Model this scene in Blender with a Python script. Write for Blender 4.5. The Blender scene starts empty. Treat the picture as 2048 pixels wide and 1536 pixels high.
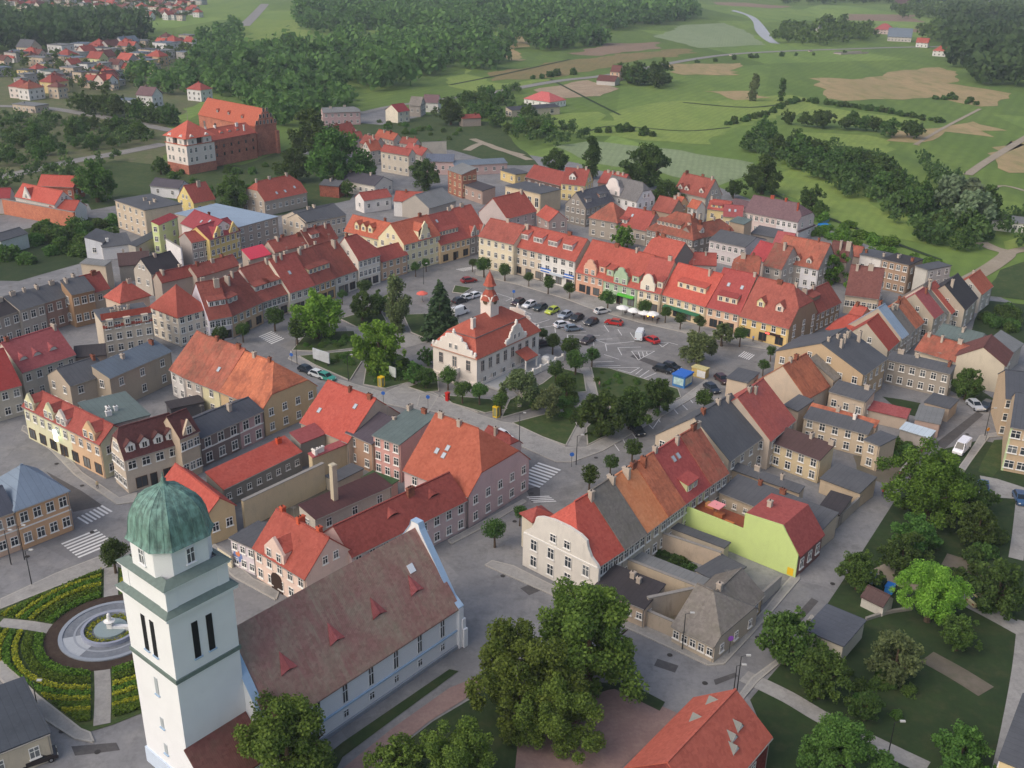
import bpy, bmesh, math, random
import numpy as np
from mathutils import Vector, Matrix
RND = random.Random(7)
R = math.radians
scene = bpy.context.scene
COL = scene.collection

# ------------------------------------------------------------------ camera
FOC, CAMH = 2060.0, 90.0                       # focal length for a 2048 px wide picture, flying height in metres
_d = Vector((-85, -4760, -FOC)).normalized(); _u = -_d
_f = Vector((0, 0, -1)); _f = (_f - _u * _f.dot(_u)).normalized(); _r = _f.cross(_u)
CM = Matrix((_r, _f, _u))
cam = bpy.data.cameras.new('camera'); camo = bpy.data.objects.new('camera', cam); COL.objects.link(camo)
cam.sensor_width = 36; cam.lens = FOC / 2048 * 36; cam.clip_start = 1; cam.clip_end = 30000
camo.matrix_world = Matrix.Translation((0, 0, CAMH)) @ CM.to_4x4()
scene.camera = camo
CAM = Vector((0, 0, CAMH))

# ------------------------------------------------------------------ sky and light: bright dusk, sun low behind the viewer's left shoulder
SUN_EL, SUN_AZ = 42.0, 236.0                   # elevation, compass angle from +Y clockwise
world = bpy.data.worlds.new('World'); scene.world = world; world.use_nodes = True
wn = world.node_tree; bg = wn.nodes['Background']
sky = wn.nodes.new('ShaderNodeTexSky'); sky.sky_type = 'NISHITA'; sky.sun_disc = False
sky.sun_elevation = R(SUN_EL); sky.sun_rotation = R(SUN_AZ); sky.air_density = 1.0; sky.dust_density = 5.0; sky.ozone_density = 1.0
wn.links.new(sky.outputs[0], bg.inputs[0]); bg.inputs[1].default_value = 0.15
sl = bpy.data.lights.new('sun', 'SUN'); sl.energy = 0.5; sl.angle = R(100); sl.color = (1, .97, .94)
so = bpy.data.objects.new('sun', sl); COL.objects.link(so)
_sd = Vector((math.sin(R(SUN_AZ)) * math.cos(R(SUN_EL)), math.cos(R(SUN_AZ)) * math.cos(R(SUN_EL)), math.sin(R(SUN_EL))))
so.rotation_euler = _sd.to_track_quat('Z', 'Y').to_euler(); so.location = (0, 0, 300)
scene.view_settings.view_transform = 'Standard'; scene.view_settings.look = 'None'
scene.view_settings.exposure = 0.17; scene.view_settings.gamma = 1; scene.view_settings.use_curve_mapping = False
scene.cycles.max_bounces = 5; scene.cycles.diffuse_bounces = 2; scene.cycles.volume_bounces = 0
scene.cycles.use_denoising = True

# ------------------------------------------------------------------ measuring: a point of the survey picture and a height give a place on the ground plan
def _zz(ox, oy, s): return lambda x, y: (ox + x / s, oy + y / s)
z1 = _zz(0, 0, 2.9985); z2 = _zz(683, 0, 2.9985); z3 = _zz(1366, 0, 3.0); z4 = _zz(0, 400, 3.657); z5 = _zz(500, 350, 3.657); z6 = _zz(950, 300, 3.657)
z7 = _zz(1450, 350, 3.413); z8 = _zz(0, 640, 3.657); z9 = _zz(500, 600, 3.657); za = _zz(850, 560, 3.657); zb = _zz(1380, 640, 3.066)
zc = _zz(0, 960, 2.666); zd = _zz(400, 960, 2.667); ze = _zz(900, 860, 2.844); zf = _zz(1400, 1000, 2.866); zg = _zz(300, 760, 2.56)
zn = _zz(940, 470, 6.827); zy = _zz(1480, 560, 9.309); zk = _zz(330, 200, 8.533); zt = _zz(380, 760, 6.827); zp = _zz(860, 880, 7.68)
zh = _zz(1150, 1330, 4.551); zu = _zz(600, 170, 4.267); zv = _zz(1080, 300, 3.657); zw = _zz(1620, 420, 4.785); zx = _zz(0, 0, 4.876)
zl = _zz(0, 840, 5.487); zm = _zz(430, 560, 4.357); zq = _zz(1380, 680, 4.876); zs = _zz(180, 1080, 3.368); zj = _zz(1900, 740, 5.905)
def ray(p): return CM @ Vector(((p[0] - 1024) / FOC, -(p[1] - 768) / FOC, -1))
def P(p, z=0.0):
    d = ray(p); t = (z - CAMH) / d.z
    return CAM + d * t
def lerp(a, b, t): return (a[0] + (b[0] - a[0]) * t, a[1] + (b[1] - a[1]) * t)

# ------------------------------------------------------------------ materials
def lin(c): return tuple(((v / 255) / 12.92 if v <= 10 else (((v / 255) + .055) / 1.055) ** 2.4) for v in c)
_M = {}
def sat(c, k): g_ = .3 * c[0] + .5 * c[1] + .2 * c[2]; return tuple(max(0, g_ + (v - g_) * k) for v in c)
def new_mat(key):
    m = bpy.data.materials.new(key); m.use_nodes = True
    b = m.node_tree.nodes['Principled BSDF']; return m, m.node_tree.nodes, m.node_tree.links, b
def node(N, t, **k):
    n = N.new(t)
    for a, v in k.items():
        if a in ('inp',):
            for i, x in v.items(): n.inputs[i].default_value = x
        else: setattr(n, a, v)
    return n
def mixc(N, L, fac, a, b, mode='MIX'):
    m = N.new('ShaderNodeMix'); m.data_type = 'RGBA'; m.blend_type = mode; m.clamp_factor = True
    for sock, v in ((m.inputs[0], fac), (m.inputs[6], a), (m.inputs[7], b)):
        if hasattr(v, 'links'): L.new(v, sock)
        elif isinstance(v, (int, float)): sock.default_value = v
        else: sock.default_value = (*v[:3], 1)
    return m.outputs[2]
def noise(N, L, scale, detail=4, vec=None, rough=.6, stretch=None):
    n = N.new('ShaderNodeTexNoise'); n.inputs['Scale'].default_value = scale; n.inputs['Detail'].default_value = detail; n.inputs['Roughness'].default_value = rough
    if vec is None:
        tc = N.new('ShaderNodeTexCoord'); vec = tc.outputs['Object']
    if stretch:
        mp = N.new('ShaderNodeMapping'); mp.inputs['Scale'].default_value = stretch; L.new(vec, mp.inputs[0]); vec = mp.outputs[0]
    L.new(vec, n.inputs['Vector']); return n.outputs['Fac']
def ramp(N, L, src, lo, hi, a=0.0, b=1.0):
    n = N.new('ShaderNodeMapRange'); n.inputs[1].default_value = lo; n.inputs[2].default_value = hi; n.inputs[3].default_value = a; n.inputs[4].default_value = b
    L.new(src, n.inputs[0]); return n.outputs[0]
def bw(N, L, c):
    n = N.new('ShaderNodeRGBToBW'); L.new(c, n.inputs[0]); return n.outputs[0]
def world_vec(N): return N.new('ShaderNodeNewGeometry').outputs['Position']
def finish(m, N, L, b, colour, rough=.85, bump=None, bs=.3, bd=.05):
    if hasattr(colour, 'links'): L.new(colour, b.inputs['Base Color'])
    else: b.inputs['Base Color'].default_value = (*colour, 1)
    b.inputs['Roughness'].default_value = rough; b.inputs['Specular IOR Level'].default_value = .3
    if bump is not None:
        bp = N.new('ShaderNodeBump'); bp.inputs['Strength'].default_value = bs; bp.inputs['Distance'].default_value = bd; L.new(bump, bp.inputs['Height']); L.new(bp.outputs[0], b.inputs['Normal'])
    return m
def plaster(c, dirt=.35):
    k = ('plaster', c, dirt)
    if k in _M: return _M[k]
    m, N, L, b = new_mat('plaster'); base = tuple(v * .95 for v in sat(lin(c), .7)); w = world_vec(N)
    dk = tuple(v * .55 for v in base); gy = tuple(v * .5 + .09 for v in base)
    n1 = noise(N, L, .35, 5, w); n2 = noise(N, L, 1.2, 4, w, stretch=(1, 1, .25)); n3 = noise(N, L, 6, 3, w)
    col = mixc(N, L, ramp(N, L, n1, .45, .75, 0, dirt), base, gy)
    col = mixc(N, L, ramp(N, L, n2, .55, .8, 0, dirt), col, dk)
    col = mixc(N, L, ramp(N, L, n3, .3, .7, 0, .12), col, dk)
    _M[k] = finish(m, N, L, b, col, .9, n3, .15); return _M[k]
def tile(c, c2=None, amt=.35, moss=0.0, key=''):
    k = ('tile', c, c2, amt, moss)
    if k in _M: return _M[k]
    m, N, L, b = new_mat('roof_tile'); base = tuple(v * .85 for v in sat(lin(c), .8)); w = world_vec(N)
    tc = N.new('ShaderNodeTexCoord').outputs['Object']; oi = N.new('ShaderNodeObjectInfo').outputs['Random']
    dk = lin(c2) if c2 else tuple(v * .5 for v in base); lt = tuple(min(1, v * 1.25 + .01) for v in base)
    n1 = noise(N, L, .22, 5, w, .65); n2 = noise(N, L, 1.3, 4, w, .7); n4 = noise(N, L, .9, 3, tc, .6, stretch=(1.6, .22, .22))
    vo = N.new('ShaderNodeTexVoronoi'); vo.inputs['Scale'].default_value = 2.6; L.new(w, vo.inputs['Vector'])
    col = mixc(N, L, ramp(N, L, n1, .42, .7, 0, amt), base, dk)
    col = mixc(N, L, ramp(N, L, n4, .5, .75, 0, amt * .9), col, dk)
    col = mixc(N, L, ramp(N, L, n2, .5, .8, 0, amt * .7), col, lt)
    col = mixc(N, L, .22, col, bw(N, L, vo.outputs['Color']), 'SOFT_LIGHT')
    if moss: col = mixc(N, L, ramp(N, L, noise(N, L, .5, 5, w, .7), .48, .66, 0, moss), col, lin((112, 110, 88)))
    hv = N.new('ShaderNodeHueSaturation'); L.new(col, hv.inputs['Color']); L.new(ramp(N, L, oi, 0, 1, .82, 1.14), hv.inputs['Value'])
    wv = N.new('ShaderNodeTexWave'); wv.bands_direction = 'X'; wv.inputs['Scale'].default_value = 1.3; L.new(tc, wv.inputs[0])
    wz = N.new('ShaderNodeTexWave'); wz.bands_direction = 'Z'; wz.inputs['Scale'].default_value = 1.6; wz.wave_profile = 'SAW'; L.new(tc, wz.inputs[0])
    ad = N.new('ShaderNodeMath'); L.new(wv.outputs['Fac'], ad.inputs[0]); L.new(wz.outputs['Fac'], ad.inputs[1])
    _M[k] = finish(m, N, L, b, hv.outputs[0], .8, ad.outputs[0], .3, .04); return _M[k]
def felt(c, amt=.45):
    k = ('felt', c, amt)
    if k in _M: return _M[k]
    m, N, L, b = new_mat('roof_felt'); base = lin(c); w = world_vec(N); tc = N.new('ShaderNodeTexCoord').outputs['Object']
    n1 = noise(N, L, .3, 5, w, .65); n2 = noise(N, L, 2.5, 4, w)
    col = mixc(N, L, ramp(N, L, n1, .4, .7, 0, amt), base, tuple(v * .55 for v in base))
    col = mixc(N, L, ramp(N, L, n2, .5, .8, 0, amt), col, tuple(v * 1.25 + .015 for v in base))
    wv = N.new('ShaderNodeTexWave'); wv.bands_direction = 'X'; wv.inputs['Scale'].default_value = .31; L.new(tc, wv.inputs[0])
    col = mixc(N, L, ramp(N, L, wv.outputs['Fac'], .97, 1, 0, .45), col, tuple(v * .45 for v in base))
    _M[k] = finish(m, N, L, b, col, .75, n2, .2); return _M[k]
def plain(c, rough=.6, metal=0.0, var=.15, scale=2.0, key='paint', emit=0.0):
    k = ('plain', c, rough, metal, var, scale, emit)
    if k in _M: return _M[k]
    m, N, L, b = new_mat(key); base = lin(c)
    col = mixc(N, L, ramp(N, L, noise(N, L, scale, 4, world_vec(N)), .35, .75, 0, var * 2), base, tuple(v * .6 for v in base)) if var else base
    finish(m, N, L, b, col, rough); b.inputs['Metallic'].default_value = metal
    if emit: b.inputs['Emission Color'].default_value = (*base, 1); b.inputs['Emission Strength'].default_value = emit
    _M[k] = m; return m
def brick(c=(158, 92, 74), c2=(120, 66, 54)):
    k = ('brick', c, c2)
    if k in _M: return _M[k]
    m, N, L, b = new_mat('brickwork'); w = world_vec(N)
    n1 = noise(N, L, .4, 6, w, .7); n2 = noise(N, L, 3, 4, w)
    vo = N.new('ShaderNodeTexVoronoi'); vo.inputs['Scale'].default_value = 3.2
    mp = N.new('ShaderNodeMapping'); mp.inputs['Scale'].default_value = (1, 1, 2.6); L.new(w, mp.inputs[0]); L.new(mp.outputs[0], vo.inputs['Vector'])
    col = mixc(N, L, ramp(N, L, n1, .4, .65), lin(c), lin(c2)); col = mixc(N, L, .35, col, bw(N, L, vo.outputs['Color']), 'SOFT_LIGHT')
    col = mixc(N, L, ramp(N, L, n2, .55, .8, 0, .4), col, lin((190, 160, 140)))
    _M[k] = finish(m, N, L, b, col, .9, n2, .4); return _M[k]
def ground_mat(name, cols, scale=.05, fine=.8, stretch=None, rough=.95, bump=.3, patch=False, rows=None, plots=None):
    m, N, L, b = new_mat(name); w = world_vec(N)
    n1 = noise(N, L, scale, 6, w, .62, stretch); n2 = noise(N, L, fine, 5, w, .65); n3 = noise(N, L, scale * 4.3, 5, w, .6, stretch)
    c0, c1, c2 = [lin(c) for c in cols]
    col = mixc(N, L, ramp(N, L, n1, .4, .62), c0, c1); col = mixc(N, L, ramp(N, L, n3, .48, .7, 0, .8), col, c2)
    col = mixc(N, L, ramp(N, L, n2, .4, .75, 0, .45), col, tuple(v * .6 for v in c0))
    if rows:
        mp = N.new('ShaderNodeMapping'); mp.inputs['Rotation'].default_value = (0, 0, rows[1]); L.new(w, mp.inputs[0]); wv = N.new('ShaderNodeTexWave'); wv.inputs['Scale'].default_value = rows[0]; wv.inputs['Distortion'].default_value = 2.5; wv.inputs['Detail'].default_value = 3; L.new(mp.outputs[0], wv.inputs[0]); col = mixc(N, L, ramp(N, L, wv.outputs['Fac'], .2, .9, 0, .3), col, tuple(v * .72 for v in c0))
    if plots:
        mp = N.new('ShaderNodeMapping'); mp.inputs['Rotation'].default_value = (0, 0, .5); mp.inputs['Scale'].default_value = (1, .45, 1); L.new(w, mp.inputs[0]); vo = N.new('ShaderNodeTexVoronoi'); vo.inputs['Scale'].default_value = plots; L.new(mp.outputs[0], vo.inputs['Vector']); col = mixc(N, L, .5, col, bw(N, L, vo.outputs['Color']), 'SOFT_LIGHT')
    if patch:
        n4 = noise(N, L, .35, 6, w, .7); n5 = noise(N, L, .9, 5, w, .75, (1, .18, 1)); vo = N.new('ShaderNodeTexVoronoi'); vo.inputs['Scale'].default_value = .11; L.new(w, vo.inputs['Vector'])
        col = mixc(N, L, .16, col, bw(N, L, vo.outputs['Color']), 'SOFT_LIGHT'); col = mixc(N, L, ramp(N, L, n4, .52, .66, 0, .55), col, tuple(v * .55 for v in c0)); col = mixc(N, L, ramp(N, L, n5, .56, .7, 0, .3), col, tuple(v * .6 for v in c1))
    return finish(m, N, L, b, col, rough, n2, bump, .2)
def leaf_mat(name, c, c2, hue=.02):
    m, N, L, b = new_mat(name); at = N.new('ShaderNodeAttribute'); at.attribute_name = 'tone'
    oi = N.new('ShaderNodeObjectInfo').outputs['Random']
    col = mixc(N, L, at.outputs['Fac'], tuple(v * 1.3 for v in lin(c)), tuple(v * 1.3 for v in lin(c2)))
    hv = N.new('ShaderNodeHueSaturation'); L.new(col, hv.inputs['Color']); L.new(ramp(N, L, oi, 0, 1, .8, 1.25), hv.inputs['Value']); L.new(ramp(N, L, oi, 0, 1, .5 - hue, .5 + hue), hv.inputs['Hue'])
    finish(m, N, L, b, hv.outputs[0], .7); b.inputs['Specular IOR Level'].default_value = .15
    tr = N.new('ShaderNodeBsdfTranslucent'); L.new(hv.outputs[0], tr.inputs[0]); mx = N.new('ShaderNodeMixShader'); mx.inputs[0].default_value = .35
    L.new(b.outputs[0], mx.inputs[1]); L.new(tr.outputs[0], mx.inputs[2]); L.new(mx.outputs[0], N['Material Output'].inputs[0]); return m
def glass_mat():
    if 'glass' in _M: return _M['glass']
    m, N, L, b = new_mat('window_glass'); oi = N.new('ShaderNodeObjectInfo').outputs['Random']
    cr = N.new('ShaderNodeValToRGB'); cr.color_ramp.elements[0].color = (*lin((38, 44, 50)), 1); cr.color_ramp.elements[1].color = (*lin((120, 124, 124)), 1); cr.color_ramp.elements[1].position = 1; e = cr.color_ramp.elements.new(.7); e.color = (*lin((62, 68, 74)), 1)
    L.new(oi, cr.inputs[0]); L.new(cr.outputs[0], b.inputs['Base Color']); b.inputs['Roughness'].default_value = .15
    _M['glass'] = m; return m

# ------------------------------------------------------------------ objects
def tag(o, label=None, cat=None, group=None, kind=None):
    if label: o['label'] = label
    if cat: o['category'] = cat
    if group: o['group'] = group
    if kind: o['kind'] = kind
    return o
def empty(name, loc=(0, 0, 0), rz=0.0):
    o = bpy.data.objects.new(name, None); COL.objects.link(o); o.location = loc; o.rotation_euler = (0, 0, rz); o.empty_display_size = .5; return o
def link(name, me, parent=None, loc=None, rot=None, scale=None):
    o = bpy.data.objects.new(name, me); COL.objects.link(o)
    if parent: o.parent = parent
    if loc is not None: o.location = loc
    if rot is not None: o.rotation_euler = rot
    if scale is not None: o.scale = scale
    return o
class MB:
    """collects faces, one material index each"""
    def __init__(s): s.v = []; s.f = []; s.m = []
    def poly(s, pts, mi=0):
        i = len(s.v); s.v += [tuple(p) for p in pts]; s.f.append(tuple(range(i, i + len(pts)))); s.m.append(mi); return s
    def prism(s, pts, dv, mi=0):
        """closed solid between a polygon and the same polygon moved by dv"""
        dv = Vector(dv); a = [Vector(p) for p in pts]; c = [p + dv for p in a]; i = len(s.v); n = len(a); s.v += [tuple(p) for p in a + c]
        nrm = Vector((0, 0, 0))
        for k in range(n): nrm += a[k].cross(a[(k + 1) % n])
        if nrm.dot(dv) > 0: top, bot = list(range(n, 2 * n)), list(range(n))[::-1]
        else: top, bot = list(range(n)), list(range(n, 2 * n))[::-1]
        fs = [tuple(top), tuple(bot)]
        for k in range(n):
            j = (k + 1) % n
            fs.append((k, j, n + j, n + k) if nrm.dot(dv) > 0 else (k, n + k, n + j, j))
        for f in fs: s.f.append(tuple(i + q for q in f)); s.m.append(mi)
        return s
    def box(s, x0, y0, z0, x1, y1, z1, mi=0):
        return s.prism([(x0, y0, z0), (x1, y0, z0), (x1, y1, z0), (x0, y1, z0)], (0, 0, z1 - z0), mi)
    def cone(s, p, q, r0, r1, n=8, mi=0, cap=True):
        p, q = Vector(p), Vector(q); d = (q - p).normalized(); a = d.orthogonal().normalized(); b = d.cross(a); i = len(s.v)
        for c, r in ((p, r0), (q, r1)):
            for k in range(n): s.v.append(tuple(c + (a * math.cos(2 * math.pi * k / n) + b * math.sin(2 * math.pi * k / n)) * r))
        for k in range(n):
            j = (k + 1) % n; s.f.append((i + k, i + j, i + n + j, i + n + k)); s.m.append(mi)
        if cap: s.f.append(tuple(i + n + k for k in range(n))); s.m.append(mi); s.f.append(tuple(i + n - 1 - k for k in range(n))); s.m.append(mi)
        return s
    def lathe(s, prof, n=12, mi=0, c=(0, 0)):
        i = len(s.v)
        for r, z in prof:
            for k in range(n): a = 2 * math.pi * (k + .5) / n; s.v.append((c[0] + r * math.cos(a), c[1] + r * math.sin(a), z))
        for q in range(len(prof) - 1):
            for k in range(n):
                j = (k + 1) % n; s.f.append((i + q * n + k, i + q * n + j, i + (q + 1) * n + j, i + (q + 1) * n + k)); s.m.append(mi)
        return s
    def mesh(s, name, mats, smooth=False):
        me = bpy.data.meshes.new(name); me.from_pydata(s.v, [], s.f)
        for m in (mats if isinstance(mats, (list, tuple)) else [mats]): me.materials.append(m)
        me.polygons.foreach_set('material_index', s.m)
        if smooth: me.polygons.foreach_set('use_smooth', [True] * len(s.f))
        me.update(); return me
    def build(s, name, mats, parent=None, loc=None, rot=None, smooth=False): return link(name, s.mesh(name, mats, smooth), parent, loc, rot)

# ------------------------------------------------------------------ windows, chimneys and houses
WHITE = plain((236, 234, 228), .6, var=.06); DARKF = plain((96, 74, 58), .7, var=.1)
GREYC = plain((150, 146, 140), .85, var=.2)
_WC = {}
def window_mesh(w, h, fr=None, cross=2, sill=True):
    k = (round(w, 2), round(h, 2), id(fr), cross, sill)
    if k in _WC: return _WC[k]
    b = MB(); f = .085; o = -.09
    b.poly([(-w / 2, -.03, 0), (w / 2, -.03, 0), (w / 2, -.03, h), (-w / 2, -.03, h)], 1)
    b.box(-w / 2 - f, o, -f, -w / 2, .02, h + f); b.box(w / 2, o, -f, w / 2 + f, .02, h + f); b.box(-w / 2, o, h, w / 2, .02, h + f); b.box(-w / 2, o, -f, w / 2, .02, 0)
    if cross >= 1: b.box(-.045, -.07, 0, .045, -.02, h)
    if cross >= 2: b.box(-w / 2, -.075, h * .62, w / 2, -.02, h * .62 + .08)
    if sill: b.box(-w / 2 - .2, -.2, -.2, w / 2 + .2, .02, -f - .003)
    _WC[k] = b.mesh('window', [fr or WHITE, glass_mat()]); return _WC[k]
_CC = {}
def chimney_mesh(w, d, h, mat):
    k = (w, d, h, id(mat))
    if k not in _CC:
        b = MB(); b.box(-w / 2, -d / 2, 0, w / 2, d / 2, h); b.box(-w / 2 - .08, -d / 2 - .08, h - .22, w / 2 + .08, d / 2 + .08, h - .06)
        for q in range(max(1, int(w / .45))): b.cone((-w / 2 + .25 + q * .42, 0, h), (-w / 2 + .25 + q * .42, 0, h + .22), .12, .1, 6, 1)
        _CC[k] = b.mesh('chimney', [mat, plain((60, 52, 48), .9, var=0)])
    return _CC[k]
CH_CREAM = plaster((196, 178, 156), .5); CH_BRICK = brick((150, 92, 70), (112, 70, 58))
def antenna_mesh():
    if 'ant' not in _CC:
        b = MB(); b.cone((0, 0, 0), (0, 0, 2.4), .03, .02, 4)
        for q in range(5): b.cone((-.5 + q * .05, -.3 + q * .15, 2.2), (.5 - q * .05, -.3 + q * .15, 2.2), .015, .015, 3)
        b.cone((0, -.4, 2.2), (0, .5, 2.2), .02, .02, 3); _CC['ant'] = b.mesh('antenna', GREYC)
    return _CC['ant']
class Frame: pass
def frame(A, B, Rr=None, he=6.0, pitch=None, hr=None, depth=None, full=False):
    """ground plan from two eave corners and one point of the ridge (or back edge when full)"""
    a, b = P(A, he), P(B, he); u = (b - a); u.z = 0; L = u.length; u.normalize(); n = Vector((-u.y, u.x, 0))
    if n.dot(a - CAM) < 0: n = -n
    if depth: half = depth
    elif hr is not None:
        r = P(Rr, hr); half = (r - a).dot(n)
        if half < 0: n = -n; half = -half
    else:
        d = ray(Rr); tp = math.tan(R(pitch)); c0 = (CAM - a).dot(n); c1 = d.dot(n)
        t = (he + tp * c0 - CAMH) / (d.z - tp * c1); half = c0 + t * c1
        if half < 0 or t < 0:
            n = -n; c0, c1 = -c0, -c1; t = (he + tp * c0 - CAMH) / (d.z - tp * c1); half = c0 + t * c1
        hr = he + tp * half
    if hr is None: hr = he + half * math.tan(R(pitch or 0))
    F = Frame(); F.sw = u.cross(n).z < 0
    if F.sw: a, b = b, a; u = -u
    F.a, F.u, F.n, F.L, F.half, F.D, F.he, F.hr = Vector((a.x, a.y, 0)), u, n, L, half, (half if full else 2 * half), he, hr
    F.t = (hr - he) / half; F.rz = math.atan2(u.y, u.x); return F
SIDES = {'f': 0, 'b': 1, 'k': 2, 'a': 3}
def side_geo(F, s):
    L, D = F.L, F.D
    return {'f': ((0, 0), (1, 0), L, 0.0), 'r': ((L, 0), (0, 1), D, math.pi / 2), 'k': ((L, D), (-1, 0), L, math.pi), 'l': ((0, D), (0, -1), D, -math.pi / 2)}[s]
def faces_cam(F, s):
    (x, y), (dx, dy), Ls, rz = side_geo(F, s); nl = Vector((dy, -dx, 0)); p = F.a + F.u * (x + dx * Ls / 2) + F.n * (y + dy * Ls / 2)
    return (F.u * nl.x + F.n * nl.y).dot(CAM - p) > 0
def put_windows(F, parent, s, cols, rows, w=1.05, h=1.5, z0=None, fh=None, fr=None, cross=2, x0=0.0, x1=None, skip=(), sill=True, name='window', off=.02):
    (ox, oy), (dx, dy), Ls, rz = side_geo(F, s); x1 = Ls if x1 is None else x1
    fh = fh or F.he / max(1, rows); z0 = (max(.7, (fh - h) * .55)) if z0 is None else z0
    me = window_mesh(w, h, fr, cross, sill)
    for r in range(rows):
        for c in range(cols):
            if (c, r) in skip: continue
            q = x0 + (x1 - x0) * (c + .5) / cols
            link(name, me, parent, (ox + dx * q + dy * off, oy + dy * q - dx * off, z0 + r * fh), (0, 0, rz))
def roof_z(F, y): return F.he + F.t * (y if y <= F.half else F.D - y)
def dormer(F, root, t, u, v, w, h, n=1, wall=None, roof=None, ww=.8, wh=1.0, fr=None, fl=False):
    """a dormer on the front slope (fl: on the back slope); u, v run 0..1 along the eave and up the slope"""
    x = u * F.L; y0 = v * F.half; z0 = F.he + y0 * F.t; W = w / 2
    mb = MB(); rb = MB()
    if t == 'shed':
        ts = math.tan(R(14)); ts = min(ts, F.t * .5); y1 = y0 + h / (F.t - ts); z1 = z0 + h; zb = z1 + (y1 - y0) * ts
        mb.poly([(x - W, y0, z0 - .1), (x + W, y0, z0 - .1), (x + W, y0, z1), (x - W, y0, z1)])
        mb.poly([(x + W, y0, z0 - .1), (x + W, y1, zb), (x + W, y0, z1)]); mb.poly([(x - W, y1, zb), (x - W, y0, z0 - .1), (x - W, y0, z1)])
        rb.prism([(x - W - .15, y0 - .25, z1 - .25 * ts), (x + W + .15, y0 - .25, z1 - .25 * ts), (x + W + .15, y1 + .1, zb + .1 * ts), (x - W - .15, y1 + .1, zb + .1 * ts)], (0, 0, .14))
        zw = z0 + (h - wh) * .5
    elif t == 'gable':
        z1 = z0 + h; za_ = z1 + W * 1.0; y1 = y0 + h / F.t; y2 = y0 + (za_ - z0) / F.t
        mb.poly([(x - W, y0, z0 - .1), (x + W, y0, z0 - .1), (x + W, y0, z1), (x, y0, za_), (x - W, y0, z1)])
        mb.poly([(x + W, y0, z0 - .1), (x + W, y1, z1), (x + W, y0, z1)]); mb.poly([(x - W, y1, z1), (x - W, y0, z0 - .1), (x - W, y0, z1)])
        for s in (-1, 1):
            rb.prism([(x, y0 - .2, za_), (x + s * (W + .2), y0 - .2, z1 - .2), (x + s * (W + .2), y1 + .05, z1 - .2), (x, y2 + .1, za_)], (0, 0, .14))
        zw = z0 + (h - wh) * .6
    elif t == 'tri':           # small triangular louvre
        za_ = z0 + h; y2 = y0 + h / F.t
        mb.poly([(x - W, y0, z0), (x + W, y0, z0), (x, y0, za_)])
        for s in (-1, 1): rb.prism([(x, y0 - .06, za_), (x + s * (W + .06), y0 - .06, z0), (x, y2 + .05, za_)], (0, 0, .06))
        n = 0; zw = z0
    elif t == 'eye':           # eyebrow / swept louvre: low opening, roof swept up over it
        za_ = z0 + h; y2 = y0 + h / F.t + .8
        mb.poly([(x - W, y0, z0), (x + W, y0, z0), (x + W * .5, y0, z0 + h * .8), (x, y0, za_), (x - W * .5, y0, z0 + h * .8)])
        pts = [(x - W * 1.05, z0), (x - W * .5, z0 + h * .8), (x, za_), (x + W * .5, z0 + h * .8), (x + W * 1.05, z0)]
        for i in range(4):
            (xa, q0), (xb, q1) = pts[i], pts[i + 1]; rb.prism([(xa, y0 - .12, q0), (xb, y0 - .12, q1), (x, y2, F.he + y2 * F.t)], (0, 0, .08))
        n = 0; zw = z0
    if fl:
        for q in (mb, rb): q.v = [(a_, F.D - b_, c_) for a_, b_, c_ in q.v]; q.f = [f_[::-1] for f_ in q.f]
    e2 = mb.build('dormer', wall or plaster((225, 215, 200)), root)
    rb.build('dormer_roof', roof or F.roof, e2)
    for i in range(n):
        link('window', window_mesh(ww, wh, fr, 1, False), e2, (x - W + w * (i + .5) / n, y0 - .02, zw))
    return e2
PROFILES = {
    'curved': [(-1, 0), (-1, .55), (-.86, .6), (-.8, .72), (-.5, .8), (-.42, .94), (-.2, 1), (.2, 1), (.42, .94), (.5, .8), (.8, .72), (.86, .6), (1, .55), (1, 0)],
    'round': [(-1, 0), (-.98, .5), (-.75, .6), (-.6, .84), (-.3, .97), (0, 1), (.3, .97), (.6, .84), (.75, .6), (.98, .5), (1, 0)],
    'sweep': [(-1, 0), (-.95, .08), (-.8, .2), (-.7, .4), (-.66, .56), (-.5, .64), (-.2, .7), (.2, .7), (.5, .64), (.66, .56), (.7, .4), (.8, .2), (.95, .08), (1, 0)],
    'tri': [(-1, 0), (0, 1), (1, 0)],
    'ped': [(-1, 0), (-1, .45), (0, 1), (1, .45), (1, 0)],
    'baroque': [(-1, 0), (-.98, .14), (-.8, .2), (-.66, .34), (-.6, .5), (-.42, .62), (-.4, .8), (-.2, .86), (0, 1), (.2, .86), (.4, .8), (.42, .62), (.6, .5), (.66, .34), (.8, .2), (.98, .14), (1, 0)]}
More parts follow.
